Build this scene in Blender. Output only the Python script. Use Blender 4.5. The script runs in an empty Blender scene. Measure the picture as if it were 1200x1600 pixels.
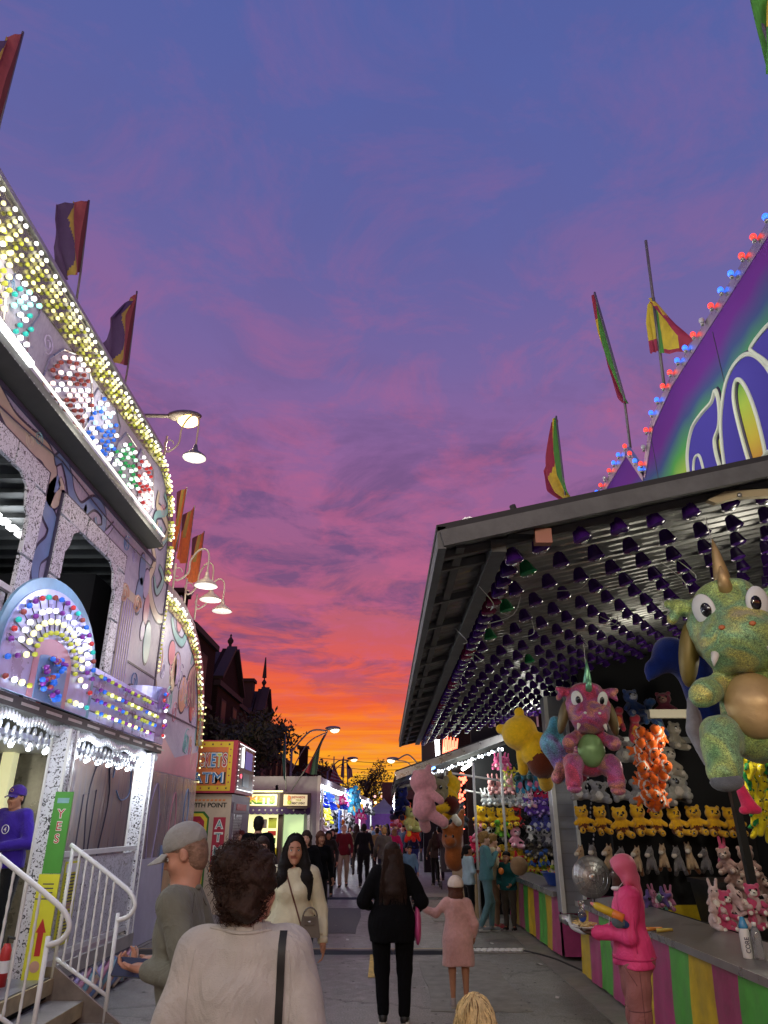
import bpy, math, random
import numpy as np
from mathutils import Vector, Matrix, Euler
random.seed(7); RNG=np.random.default_rng(7)
S=bpy.context.scene; COL=S.collection; PI=math.pi
# ------------------------------------------------------------------ camera
FPX=1100.0; PITCH=math.atan(487/1100); CH=1.75
cd=bpy.data.cameras.new("camera"); cam=bpy.data.objects.new("camera",cd); COL.objects.link(cam)
cam.location=(0,0,CH); cam.rotation_euler=(PI/2+PITCH,0,0)
cd.sensor_fit='HORIZONTAL'; cd.sensor_width=36; cd.lens=FPX/1200*36; cd.clip_end=2000; cd.clip_start=.05
S.camera=cam
S.view_settings.view_transform='Standard'; S.view_settings.look='None'; S.view_settings.exposure=0.0; S.view_settings.gamma=1
S.cycles.use_denoising=True; S.cycles.max_bounces=6; S.cycles.diffuse_bounces=3; S.cycles.glossy_bounces=3
S.cycles.transparent_max_bounces=12; S.cycles.sample_clamp_indirect=3.0; S.cycles.caustics_reflective=False; S.cycles.caustics_refractive=False
try: S.cycles.denoiser='OPENIMAGEDENOISE'
except Exception: pass
def lin(c):
    return tuple(((v/255.)/12.92 if v/255.<=.04045 else ((v/255.+.055)/1.055)**2.4) for v in c)
# ------------------------------------------------------------------ sky
W=bpy.data.worlds.new("World"); S.world=W; W.use_nodes=True
nt=W.node_tree; N=nt.nodes; L=nt.links; N.clear()
def nd(tree,t,**k):
    n=tree.nodes.new(t)
    for a,b in k.items(): setattr(n,a,b)
    return n
out=nd(nt,'ShaderNodeOutputWorld'); bg=nd(nt,'ShaderNodeBackground'); L.new(bg.outputs[0],out.inputs[0])
tc=nd(nt,'ShaderNodeTexCoord'); sep=nd(nt,'ShaderNodeSeparateXYZ'); L.new(tc.outputs['Generated'],sep.inputs[0])
def mth(tree,op,a,b=None,c=None,clamp=False):
    n=nd(tree,'ShaderNodeMath',operation=op); n.use_clamp=clamp
    for i,v in enumerate((a,b,c)):
        if v is None: continue
        if isinstance(v,(int,float)): n.inputs[i].default_value=v
        else: tree.links.new(v,n.inputs[i])
    return n.outputs[0]
def ramp(tree,fac,stops,interp='LINEAR'):
    n=nd(tree,'ShaderNodeValToRGB'); n.color_ramp.interpolation=interp
    e=n.color_ramp.elements
    while len(e)<len(stops): e.new(.5)
    for q,(p_,c_) in zip(e,stops): q.position=p_; q.color=(*c_,1) if len(c_)==3 else c_
    tree.links.new(fac,n.inputs[0]); return n.outputs[0]
def mixc(tree,fac,a,b,mode='MIX'):
    n=nd(tree,'ShaderNodeMix',data_type='RGBA',blend_type=mode)
    for i,v in ((0,fac),(6,a),(7,b)):
        if isinstance(v,(int,float)): n.inputs[i].default_value=v
        elif isinstance(v,tuple): n.inputs[i].default_value=(*v,1) if len(v)==3 else v
        else: tree.links.new(v,n.inputs[i])
    return n.outputs[2]
z=sep.outputs[2]; zc=mth(nt,'MAXIMUM',z,0.0)
# cloud-plane coordinates: streaks flatten towards the horizon by themselves
den=mth(nt,'ADD',zc,.06)
cx=mth(nt,'DIVIDE',sep.outputs[0],den); cy=mth(nt,'DIVIDE',sep.outputs[1],den)
cmb=nd(nt,'ShaderNodeCombineXYZ'); L.new(cx,cmb.inputs[0]); L.new(cy,cmb.inputs[1])
def noise(tree,vec,scale,detail=6,rough=.55,dist=0.0):
    n=nd(tree,'ShaderNodeTexNoise'); n.inputs['Scale'].default_value=scale; n.inputs['Detail'].default_value=detail
    n.inputs['Roughness'].default_value=rough; n.inputs['Distortion'].default_value=dist
    if vec is not None: tree.links.new(vec,n.inputs['Vector'])
    return n.outputs[0]
n1=noise(nt,cmb.outputs[0],1.7,10,.66,.5); n2=noise(nt,cmb.outputs[0],3.4,12,.68,.6)
mp=nd(nt,'ShaderNodeMapping'); mp.inputs['Scale'].default_value=(.40,1.7,1); mp.inputs['Rotation'].default_value=(0,0,.22); L.new(cmb.outputs[0],mp.inputs[0])
n3=noise(nt,mp.outputs[0],1.5,8,.6,.5)
# base gradient, elevation disturbed a little by the clouds
zz=mth(nt,'ADD',zc,mth(nt,'MULTIPLY',mth(nt,'SUBTRACT',n3,.5),.05))
zz=mth(nt,'ADD',zz,mth(nt,'MULTIPLY',sep.outputs[0],.06))
base=ramp(nt,zz,[(0.0,lin((255,206,60))),(.055,lin((255,186,40))),(.095,lin((255,150,40))),(.14,lin((250,112,50))),(.19,lin((228,94,80))),
 (.26,lin((190,96,114))),(.35,lin((160,96,138))),(.47,lin((144,100,154))),(.58,lin((120,102,160))),(.70,lin((98,100,162))),(.86,lin((84,98,164))),(1.0,lin((76,92,162)))])
# dark purple banks between ~12 and 35 degrees
m_dark=ramp(nt,n1,[(0.46,(0,0,0)),(.58,(1,1,1))]); m_el=ramp(nt,zc,[(0.12,(0,0,0)),(.22,(1,1,1)),(.42,(.85,)*3),(.6,(.10,)*3)])
fd=mth(nt,'MULTIPLY',m_dark,m_el); fd=mth(nt,'MULTIPLY',fd,.8)
c1=mixc(nt,fd,base,lin((98,78,124)))
# pink lit wisps
m_l=ramp(nt,n2,[(0.47,(0,0,0)),(.62,(1,1,1))]); m_e2=ramp(nt,zc,[(.1,(.25,)*3),(.3,(.9,)*3),(.5,(.50,)*3),(.7,(.20,)*3),(.9,(.14,)*3)])
fl=mth(nt,'MULTIPLY',m_l,m_e2); fl=mth(nt,'MULTIPLY',fl,.62)
c2=mixc(nt,fl,c1,lin((198,100,138)))
# streaks of the low glow
m_s=ramp(nt,n3,[(.42,(0,0,0)),(.62,(1,1,1))]); m_e3=ramp(nt,zc,[(0,(.22,)*3),(.08,(.5,)*3),(.14,(.85,)*3),(.26,(0,0,0))])
c3=mixc(nt,mth(nt,'MULTIPLY',mth(nt,'MULTIPLY',m_s,m_e3),.6),c2,lin((222,80,52)))
# the blue hole to the upper left and right
below=mth(nt,'LESS_THAN',z,-.01)
c4=mixc(nt,below,c3,(.02,.018,.02))
L.new(c4,bg.inputs[0]); bg.inputs[1].default_value=1.0
sd=bpy.data.lights.new("sun",'SUN'); sd.energy=.12; sd.angle=math.radians(6); sd.color=(1,.5,.3)
so=bpy.data.objects.new("sun",sd); COL.objects.link(so); so.rotation_euler=(math.radians(-86),0,math.radians(3))
def lamp(name,loc,power,color=(1,.95,.85),size=.15,kind='POINT',rot=None,sx=None,sy=None,spread=None):
    d=bpy.data.lights.new(name,kind); d.energy=power; d.color=color
    if kind=='AREA':
        d.shape='RECTANGLE'; d.size=sx; d.size_y=sy
        if spread: d.spread=spread
    elif kind=='SPOT': d.shadow_soft_size=size; d.spot_size=spread or 2.4; d.spot_blend=.6
    else: d.shadow_soft_size=size
    o=bpy.data.objects.new(name,d); COL.objects.link(o); o.location=loc
    if rot: o.rotation_euler=rot
    return o
# ------------------------------------------------------------------ the place measured in metres
def ray(px,py):
    a=(px-600)/FPX; b=(800-py)/FPX
    return (a, math.cos(PITCH)-b*math.sin(PITCH), math.sin(PITCH)+b*math.cos(PITCH))
def onX(px,py,X):
    r=ray(px,py); t=X/r[0]; return Vector((X,t*r[1],CH+t*r[2]))
def onY(px,py,Y):
    r=ray(px,py); t=Y/r[1]; return Vector((t*r[0],Y,CH+t*r[2]))
def onZ(px,py,Z):
    r=ray(px,py); t=(Z-CH)/r[2]; return Vector((t*r[0],t*r[1],Z))
# ------------------------------------------------------------------ materials
MC={}
def mat(name,col,rough=.6,metal=0.0,emit=0.0,ecol=None,var=0.0,vs=6.0,bump=0.0,bs=40.0,coat=0.0,sheen=0.0,trans=0.0,alpha_noise=None):
    if name in MC: return MC[name]
    m=bpy.data.materials.new(name); m.use_nodes=True; t=m.node_tree; b=t.nodes['Principled BSDF']
    b.inputs['Base Color'].default_value=(*col,1); b.inputs['Roughness'].default_value=rough; b.inputs['Metallic'].default_value=metal
    if emit: b.inputs['Emission Color'].default_value=(*(ecol or col),1); b.inputs['Emission Strength'].default_value=emit
    if coat: b.inputs['Coat Weight'].default_value=coat
    if rough>=.9: b.inputs['Specular IOR Level'].default_value=.15
    if sheen: b.inputs['Sheen Weight'].default_value=sheen; b.inputs['Sheen Roughness'].default_value=.5
    if trans: b.inputs['Transmission Weight'].default_value=trans
    if var or bump:
        g=nd(t,'ShaderNodeTexCoord')
        if var:
            f=noise(t,g.outputs['Object'],vs,5,.6)
            lo=tuple(max(0,c*(1-var)) for c in col); hi=tuple(min(1,c*(1+var)) for c in col)
            c_=ramp(t,f,[(.3,lo),(.7,hi)]); t.links.new(c_,b.inputs['Base Color'])
            r_=mth(t,'ADD',mth(t,'MULTIPLY',mth(t,'SUBTRACT',f,.5),.35),rough,clamp=True); t.links.new(r_,b.inputs['Roughness'])
        if bump:
            f2=noise(t,g.outputs['Object'],bs,3,.6); bn=nd(t,'ShaderNodeBump'); bn.inputs['Strength'].default_value=bump; bn.inputs['Distance'].default_value=.01
            t.links.new(f2,bn.inputs['Height']); t.links.new(bn.outputs[0],b.inputs['Normal'])
    MC[name]=m; return m
def fabric(c,name=None,rough=.9,bump=.35,bs=220,sheen=.15,var=.12):
    return wrinkle(mat(name or "fabric_%d_%d_%d"%c, lin(c),rough,var=var,vs=9,bump=bump,bs=bs,sheen=sheen))
def wrinkle(m,strength=.28,scale=5.0):
    if m.get('wr'): return m
    m['wr']=1; t=m.node_tree; b=t.nodes['Principled BSDF']; g=nd(t,'ShaderNodeTexCoord'); mp=nd(t,'ShaderNodeMapping'); mp.inputs['Scale'].default_value=(1,1,.62); mp.inputs['Rotation'].default_value=(.5,.4,0)
    t.links.new(g.outputs['Object'],mp.inputs[0]); f=noise(t,mp.outputs[0],scale,3,.55,1.6); r_=ramp(t,f,[(.3,(0,)*3),(.5,(.75,)*3),(.62,(.35,)*3),(.8,(1,)*3)])
    bn=nd(t,'ShaderNodeBump'); bn.inputs['Strength'].default_value=strength; bn.inputs['Distance'].default_value=.035; t.links.new(r_,bn.inputs['Height'])
    old=b.inputs['Normal'].links
    if old: t.links.new(old[0].from_socket,bn.inputs['Normal'])
    t.links.new(bn.outputs[0],b.inputs['Normal']); return m
# ------------------------------------------------------------------ mesh builder
def rotm(r):
    return Euler(r).to_matrix() if r is not None else Matrix.Identity(3)
class MB:
    def __init__(s): s.v=[]; s.f=[]; s.m=[]; s.mats=[]
    def mi(s,m):
        if m not in s.mats: s.mats.append(m)
        return s.mats.index(m)
    def add(s,vs,fs,m):
        o=len(s.v); k=s.mi(m); s.v+= [tuple(v) for v in vs]; s.f+=[tuple(i+o for i in f) for f in fs]; s.m+=[k]*len(fs); return s
    def box(s,a,b,m,bev=0.0):
        x0,x1=sorted((a[0],b[0])); y0,y1=sorted((a[1],b[1])); z0,z1=sorted((a[2],b[2]))
        vs=[(x0,y0,z0),(x1,y0,z0),(x1,y1,z0),(x0,y1,z0),(x0,y0,z1),(x1,y0,z1),(x1,y1,z1),(x0,y1,z1)]
        return s.add(vs,[(0,3,2,1),(4,5,6,7),(0,1,5,4),(1,2,6,5),(2,3,7,6),(3,0,4,7)],m)
    def hexa(s,p,m):  # 8 points: bottom quad then top quad
        return s.add(p,[(0,3,2,1),(4,5,6,7),(0,1,5,4),(1,2,6,5),(2,3,7,6),(3,0,4,7)],m)
    def bar(s,a,b,w,h,m,up=(0,0,1)):
        a=Vector(a); b=Vector(b); d=(b-a).normalized(); u=Vector(up)
        if abs(d.dot(u))>.98: u=Vector((1,0,0))
        r=d.cross(u).normalized()*w/2; u=r.cross(d).normalized()*h/2
        p=[a-r-u,a+r-u,b+r-u,b-r-u,a-r+u,a+r+u,b+r+u,b-r+u]
        return s.hexa(p,m)
    def tube(s,pts,r,m,n=8,cap=True):
        pts=[Vector(p) for p in pts]; k=len(pts)
        rs=r if isinstance(r,(list,tuple)) else [r]*k
        prev=None; vs=[]; fs=[]
        for i,p in enumerate(pts):
            d=(pts[min(i+1,k-1)]-pts[max(i-1,0)])
            if d.length<1e-9: d=Vector((0,0,1))
            d.normalize()
            if prev is None:
                u=Vector((0,0,1)) if abs(d.z)<.9 else Vector((1,0,0)); x=d.cross(u).normalized()
            else:
                x=prev-d*prev.dot(d)
                x=x.normalized() if x.length>1e-6 else d.orthogonal().normalized()
            prev=x; y=d.cross(x)
            for j in range(n):
                a=2*PI*j/n; vs.append(p+(x*math.cos(a)+y*math.sin(a))*rs[i])
        for i in range(k-1):
            for j in range(n):
                j2=(j+1)%n; fs.append((i*n+j,i*n+j2,(i+1)*n+j2,(i+1)*n+j))
        if cap: fs.append(tuple(range(n))[::-1]); fs.append(tuple((k-1)*n+j for j in range(n)))
        return s.add(vs,fs,m)
    def lathe(s,prof,m,o=(0,0,0),R=None,n=12):
        R=R or Matrix.Identity(3); o=Vector(o); vs=[]; fs=[]
        for (r,h) in prof:
            for j in range(n):
                a=2*PI*j/n; vs.append(o+R@Vector((r*math.cos(a),r*math.sin(a),h)))
        for i in range(len(prof)-1):
            for j in range(n):
                j2=(j+1)%n; fs.append((i*n+j,i*n+j2,(i+1)*n+j2,(i+1)*n+j))
        if prof[0][0]>1e-4: fs.append(tuple(range(n))[::-1])
        if prof[-1][0]>1e-4: fs.append(tuple((len(prof)-1)*n+j for j in range(n)))
        return s.add(vs,fs,m)
    def ell(s,c,r,m,R=None,n=12,k=8):
        R=R or Matrix.Identity(3); c=Vector(c); vs=[]; fs=[]
        for i in range(k+1):
            t=PI*i/k
            for j in range(n):
                a=2*PI*j/n; vs.append(c+R@Vector((r[0]*math.sin(t)*math.cos(a),r[1]*math.sin(t)*math.sin(a),r[2]*math.cos(t))))
        for i in range(k):
            for j in range(n):
                j2=(j+1)%n; fs.append((i*n+j,(i+1)*n+j,(i+1)*n+j2,i*n+j2))
        return s.add(vs,fs,m)
    def prism(s,poly,off,m):  # poly: 3d points; extruded by vector off
        n=len(poly); off=Vector(off); vs=[Vector(p) for p in poly]+[Vector(p)+off for p in poly]
        fs=[tuple(range(n))[::-1],tuple(range(n,2*n))]+[(i,(i+1)%n,n+(i+1)%n,n+i) for i in range(n)]
        return s.add(vs,fs,m)
    def grid(s,P,m,mf=None):  # P[i][j] of points
        a=len(P); b=len(P[0]); vs=[p for row in P for p in row]; o=len(s.v); s.v+=[tuple(v) for v in vs]
        for i in range(a-1):
            for j in range(b-1):
                s.f.append((o+i*b+j,o+i*b+j+1,o+(i+1)*b+j+1,o+(i+1)*b+j)); s.m.append(s.mi(mf(i,j) if mf else m))
        return s
    def mesh(s,name,smooth=False,angle=None):
        me=bpy.data.meshes.new(name); me.from_pydata(s.v,[],s.f); 
        for m in s.mats: me.materials.append(m)
        me.polygons.foreach_set('material_index',s.m)
        if smooth: me.polygons.foreach_set('use_smooth',[True]*len(s.f))
        me.update()
        if smooth and angle: 
            try: me.set_sharp_from_angle(angle=angle)
            except Exception: pass
        return me
    def build(s,name,parent=None,smooth=False,angle=None,world=True,loc=None):
        return put(name,s.mesh(name,smooth,angle),parent,world,loc)
def put(name,me,parent=None,world=True,loc=None,rot=None):
    o=bpy.data.objects.new(name,me); COL.objects.link(o)
    if parent is not None:
        o.parent=parent
        if world:
            t=Vector((0,0,0)); q=parent
            while q is not None: t+=q.location; q=q.parent
            o.location=-t
    if loc is not None: o.location=loc if not (parent is not None and world) else o.location+Vector(loc)
    if rot is not None: o.rotation_euler=rot
    return o
def tag(o,label=None,cat=None,group=None,kind=None):
    if label: o['label']=label
    if cat: o['category']=cat
    if group: o['group']=group
    if kind: o['kind']=kind
    return o
def thing(name,label,cat,loc=(0,0,0),rz=0,group=None):
    o=bpy.data.objects.new(name,None); COL.objects.link(o); o.location=loc; o.rotation_euler=(0,0,rz); o.empty_display_size=.2
    return tag(o,label,cat,group)
def copy_tree(o,parent=None):
    c=o.copy(); COL.objects.link(c)
    if parent is not None: c.parent=parent
    for ch in [x for x in o.children]: copy_tree(ch,c)
    return c
# ------------------------------------------------------------------ text to mesh, through a scratch scene
TMP=bpy.data.scenes.new("scratch")
_tc={}
def text_geo(body,size=1.0,bold=0.0,extrude=0.0,align='CENTER',shear=0,spacing=1.0):
    key=(body,size,bold,extrude,align,shear,spacing)
    if key in _tc: return _tc[key]
    cu=bpy.data.curves.new("lettering",'FONT'); cu.body=body; cu.size=size; cu.offset=bold; cu.extrude=extrude; cu.align_x=align; cu.align_y='CENTER'; cu.shear=shear
    cu.space_character=spacing; cu.resolution_u=4
    o=bpy.data.objects.new("lettering",cu); TMP.collection.objects.link(o); TMP.view_layers[0].update()
    me=o.to_mesh(); vs=[tuple(v.co) for v in me.vertices]; fs=[tuple(p.vertices) for p in me.polygons]
    o.to_mesh_clear(); bpy.data.objects.remove(o); bpy.data.curves.remove(cu)
    _tc[key]=(vs,fs); return vs,fs
def text(mb,body,o,ux,uy,size,m,bold=0.0,w=None,h=None,lift=0.0,shear=0,align='CENTER',spacing=1.0,extrude=0.0):
    # o centre, ux/uy unit directions; optional fit to width w and height h
    vs,fs=text_geo(body,1.0,bold,extrude,align,shear,spacing)
    if not vs: return
    xs=[v[0] for v in vs]; ys=[v[1] for v in vs]
    sx=sy=size
    if w: sx=w/(max(xs)-min(xs))
    if h: sy=h/(max(ys)-min(ys))
    if w and not h: sy=sx
    if h and not w: sx=sy
    cxx=(max(xs)+min(xs))/2 if align=='CENTER' else min(xs); cyy=(max(ys)+min(ys))/2
    o=Vector(o); ux=Vector(ux); uy=Vector(uy); n=ux.cross(uy)
    mb.add([o+ux*(v[0]-cxx)*sx+uy*(v[1]-cyy)*sy+n*(lift+v[2]) for v in vs],fs,m)
# ------------------------------------------------------------------ soft bodies from signed distances
def E(c,r,m=0,k=.03,R=None,op='+'): return dict(t='e',c=np.array(c,float),r=np.array((r,)*3 if isinstance(r,(int,float)) else r,float),R=np.array(rotm(R)) if R is not None else None,m=m,k=k,op=op)
def C(a,b,ra,rb=None,m=0,k=.03,op='+'): return dict(t='c',a=np.array(a,float),b=np.array(b,float),ra=ra,rb=ra if rb is None else rb,m=m,k=k,op=op)
def B(c,r,rad=.01,m=0,k=.02,R=None,op='+'): return dict(t='b',c=np.array(c,float),r=np.array(r,float),rad=rad,R=np.array(rotm(R)) if R is not None else None,m=m,k=k,op=op)
def xf(prims,M,s=1.0):
    R=np.array(M.to_3x3().normalized()); T=np.array(M.translation); o=[]
    for p in prims:
        q=dict(p)
        for key in ('a','b'):
            if key in p and isinstance(p[key],np.ndarray): q[key]=R@(p[key]*s)+T
        if 'c' in p:
            q['c']=R@(p['c']*s)+T; q['R']=R@(p['R'] if p['R'] is not None else np.eye(3)); q['r']=p['r']*s
        if 'ra' in p: q['ra']=p['ra']*s; q['rb']=p['rb']*s
        if 'rad' in p: q['rad']=p['rad']*s
        q['k']=p['k']*s; o.append(q)
    return o
def bounds(p):
    if p['t']=='c':
        r=max(p['ra'],p['rb']); return np.minimum(p['a'],p['b'])-r,np.maximum(p['a'],p['b'])+r
    R=p['R'] if p['R'] is not None else np.eye(3)
    ext=np.abs(R)@(p['r']+(p.get('rad',0))); return p['c']-ext,p['c']+ext
def sdf(prims,h,disp=None,dk=.0):
    pos=[p for p in prims if p['op']=='+']
    lo=np.min([bounds(p)[0] for p in pos],0)-3*h-dk; hi=np.max([bounds(p)[1] for p in pos],0)+3*h+dk
    n=np.ceil((hi-lo)/h).astype(int)+1
    V=np.full(tuple(n),1.0,np.float32); M=np.zeros(tuple(n),np.int16); D0=np.full(tuple(n),1.0,np.float32)
    ax=[lo[i]+h*np.arange(n[i]) for i in range(3)]
    for p in prims:
        k=max(p['k'],1e-4); a,b=bounds(p); a=a-k-4*h-dk; b=b+k+4*h+dk
        i0=np.maximum(np.floor((a-lo)/h).astype(int),0); i1=np.minimum(np.ceil((b-lo)/h).astype(int)+1,n)
        if np.any(i1<=i0): continue
        sl=tuple(slice(i0[i],i1[i]) for i in range(3))
        X=ax[0][sl[0]][:,None,None]; Y=ax[1][sl[1]][None,:,None]; Z=ax[2][sl[2]][None,None,:]
        if p['t']=='c':
            ba=p['b']-p['a']; L2=float(ba@ba)+1e-12
            x=X-p['a'][0]; y=Y-p['a'][1]; zz=Z-p['a'][2]
            t=np.clip((x*ba[0]+y*ba[1]+zz*ba[2])/L2,0,1)
            d=np.sqrt((x-t*ba[0])**2+(y-t*ba[1])**2+(zz-t*ba[2])**2)-(p['ra']+(p['rb']-p['ra'])*t)
        else:
            x=X-p['c'][0]; y=Y-p['c'][1]; zz=Z-p['c'][2]
            if p['R'] is not None:
                R=p['R']; x,y,zz=(x*R[0,0]+y*R[1,0]+zz*R[2,0], x*R[0,1]+y*R[1,1]+zz*R[2,1], x*R[0,2]+y*R[1,2]+zz*R[2,2])
            if p['t']=='e':
                r=p['r']; k0=np.sqrt((x/r[0])**2+(y/r[1])**2+(zz/r[2])**2)+1e-9
                k1=np.sqrt((x/r[0]**2)**2+(y/r[1]**2)**2+(zz/r[2]**2)**2)+1e-9
                d=k0*(k0-1)/k1
            else:
                r=p['r']; qx=np.abs(x)-r[0]; qy=np.abs(y)-r[1]; qz=np.abs(zz)-r[2]
                d=np.sqrt(np.maximum(qx,0)**2+np.maximum(qy,0)**2+np.maximum(qz,0)**2)+np.minimum(np.maximum(np.maximum(qx,qy),qz),0)-p['rad']
        v=V[sl]
        if p['op']=='+':
            hh=np.maximum(k-np.abs(v-d),0)/k; nv=np.minimum(v,d)-hh*hh*k*.25
            cl=d<D0[sl]; D0[sl]=np.where(cl,d,D0[sl]); M[sl]=np.where(cl,p['m'],M[sl])
        elif p['op']=='-':
            hh=np.maximum(k-np.abs(v+d),0)/k; nv=np.maximum(v,-d)+hh*hh*k*.25
            if p['m']: 
                cl=(-d>v-h) ; M[sl]=np.where(cl,p['m'],M[sl])
        elif p['op']=='paint':
            nv=v; M[sl]=np.where(d<0,p['m'],M[sl])
        V[sl]=nv
    if disp is not None:
        X,Y,Z=np.meshgrid(*ax,indexing='ij',sparse=True); near=np.abs(V)<(dk+4*h)
        V=np.where(near,V+disp(X,Y,Z),V)
    V[0]=V[-1]=1; V[:,0]=V[:,-1]=1; V[:,:,0]=V[:,:,-1]=1
    return V,M,lo
def surfnet(V,M,lo,h):
    s=V<0; shp=np.array(V.shape)-1; tot=int(np.prod(shp)); strd=np.array((shp[1]*shp[2],shp[2],1))
    ids=[];ps=[];quads=[]
    for a in range(3):
        A=[slice(None)]*3; Bq=[slice(None)]*3; A[a]=slice(0,-1); Bq[a]=slice(1,None); A=tuple(A); Bq=tuple(Bq)
        idx=np.argwhere(s[A]!=s[Bq])
        if len(idx)==0: continue
        va=V[A][tuple(idx.T)]; vb=V[Bq][tuple(idx.T)]; t=va/(va-vb)
        P=idx.astype(np.float64); P[:,a]+=t
        u=(a+1)%3; w=(a+2)%3; cells=[]
        for du,dw in ((1,1),(0,1),(0,0),(1,0)):
            c=idx.copy(); c[:,u]-=du; c[:,w]-=dw; cells.append(c@strd); ids.append(cells[-1]); ps.append(P)
        q=np.stack(cells,1); ins=s[A][tuple(idx.T)]; q[~ins]=q[~ins][:,::-1]; quads.append(q)
    ids=np.concatenate(ids); ps=np.concatenate(ps); quads=np.concatenate(quads)
    uq,inv=np.unique(ids,return_inverse=True); cnt=np.bincount(inv)
    vs=np.stack([np.bincount(inv,ps[:,i])/cnt for i in range(3)],1)
    lut=np.searchsorted(uq,quads); g=np.clip(np.round(vs).astype(int),0,np.array(V.shape)-1); mm=M[tuple(g.T)]
    return vs*h+lo, lut, mm[lut[:,0]]
def np_mesh(name,vs,fs,mi,mats,smooth=True):
    me=bpy.data.meshes.new(name); n=len(vs); f=len(fs)
    me.vertices.add(n); me.vertices.foreach_set('co',vs.astype(np.float32).ravel())
    me.loops.add(4*f); me.loops.foreach_set('vertex_index',fs.astype(np.int32).ravel())
    me.polygons.add(f); me.polygons.foreach_set('loop_start',np.arange(0,4*f,4,dtype=np.int32))
    for m in mats: me.materials.append(m)
    me.polygons.foreach_set('material_index',np.clip(mi,0,len(mats)-1).astype(np.int32))
    me.polygons.foreach_set('use_smooth',np.full(f,smooth)); me.update(calc_edges=True); me.validate(); return me
def blob(name,prims,h,mats,disp=None,dk=0.0,relax=1):
    V,M,lo=sdf(prims,h,disp,dk); vs,fs,mi=surfnet(V,M,lo,h)
    for _ in range(relax):
        acc=np.zeros_like(vs); cnt=np.zeros(len(vs))
        for i in range(4):
            a=fs[:,i]; b=fs[:,(i+1)%4]
            for c in range(3): acc[:,c]+=np.bincount(a,vs[b,c],len(vs))+np.bincount(b,vs[a,c],len(vs))
            cnt+=np.bincount(a,minlength=len(vs))+np.bincount(b,minlength=len(vs))
        vs=vs*.4+.6*acc/np.maximum(cnt,1)[:,None]
    return np_mesh(name,vs,fs,mi,mats)
def spline(pts,n=8):
    pts=[Vector(p) for p in pts]; o=[]
    for i in range(len(pts)-1):
        p0=pts[max(i-1,0)];p1=pts[i];p2=pts[i+1];p3=pts[min(i+2,len(pts)-1)]
        for j in range(n):
            t=j/n; o.append(.5*((2*p1)+(p2-p0)*t+(2*p0-5*p1+4*p2-p3)*t*t+(3*p1-p0-3*p2+p3)*t**3))
    o.append(pts[-1]); return o
# ------------------------------------------------------------------ shared materials
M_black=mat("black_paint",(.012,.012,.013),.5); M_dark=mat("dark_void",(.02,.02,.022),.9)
M_white=mat("white_paint",(.72,.72,.70),.45,var=.06); M_steel=mat("galvanised_steel",(.42,.42,.43),.38,.8,var=.15,vs=14)
M_alu=mat("aluminium",(.55,.56,.58),.3,.9,var=.12); M_pole=mat("pole_grey",(.18,.18,.2),.5,.4)
M_brick=None
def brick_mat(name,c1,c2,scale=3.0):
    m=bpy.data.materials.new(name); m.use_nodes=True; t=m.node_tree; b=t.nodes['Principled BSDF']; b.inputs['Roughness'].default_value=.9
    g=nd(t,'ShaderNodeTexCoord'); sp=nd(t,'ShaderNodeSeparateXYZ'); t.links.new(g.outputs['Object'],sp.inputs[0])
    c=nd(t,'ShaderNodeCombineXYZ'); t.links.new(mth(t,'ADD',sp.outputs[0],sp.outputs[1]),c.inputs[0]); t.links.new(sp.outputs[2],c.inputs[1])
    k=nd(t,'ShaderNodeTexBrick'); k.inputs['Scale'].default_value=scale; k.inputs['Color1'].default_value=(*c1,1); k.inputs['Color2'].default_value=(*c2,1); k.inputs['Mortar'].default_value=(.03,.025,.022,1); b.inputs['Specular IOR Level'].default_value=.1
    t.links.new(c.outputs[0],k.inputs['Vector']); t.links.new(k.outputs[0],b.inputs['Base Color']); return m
# ------------------------------------------------------------------ ground
def ground_mat():
    m=bpy.data.materials.new("worn_asphalt"); m.use_nodes=True; t=m.node_tree; b=t.nodes['Principled BSDF']
    g=nd(t,'ShaderNodeTexCoord'); v=g.outputs['Object']
    a=noise(t,v,.55,6,.6,.5); f=noise(t,v,60,4,.75); p=noise(t,v,7,5,.65)
    big=ramp(t,a,[(.3,(.15,.148,.135)),(.7,(.235,.228,.205))])
    spk=ramp(t,f,[(.35,(.5,)*3),(.5,(1,1,1)),(.70,(1.8,1.75,1.6))]); c=mixc(t,1.0,big,spk,'MULTIPLY')
    pat=ramp(t,p,[(.32,(.62,)*3),(.5,(.95,)*3),(.68,(1.15,)*3)]); c=mixc(t,.85,c,pat,'MULTIPLY')
    vo=nd(t,'ShaderNodeTexVoronoi',feature='DISTANCE_TO_EDGE'); vo.inputs['Scale'].default_value=.42
    mx=nd(t,'ShaderNodeMapping'); t.links.new(v,mx.inputs[0]); wv=noise(t,v,1.3,4,.6)
    ad=nd(t,'ShaderNodeVectorMath',operation='ADD'); cm=nd(t,'ShaderNodeCombineXYZ'); t.links.new(mth(t,'MULTIPLY',wv,1.1),cm.inputs[0]); t.links.new(mth(t,'MULTIPLY',p,.5),cm.inputs[1])
    t.links.new(mx.outputs[0],ad.inputs[0]); t.links.new(cm.outputs[0],ad.inputs[1]); t.links.new(ad.outputs[0],vo.inputs['Vector'])
    crk=ramp(t,vo.outputs['Distance'],[(0,(.3,)*3),(.010,(1,1,1))]); c=mixc(t,.75,c,crk,'MULTIPLY')
    t.links.new(c,b.inputs['Base Color']); rr=ramp(t,p,[(.35,(.38,)*3),(.65,(.75,)*3)]); t.links.new(rr,b.inputs['Roughness'])
    bn=nd(t,'ShaderNodeBump'); bn.inputs['Strength'].default_value=.45; bn.inputs['Distance'].default_value=.01; t.links.new(f,bn.inputs['Height']); t.links.new(bn.outputs[0],b.inputs['Normal'])
    return m
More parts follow.
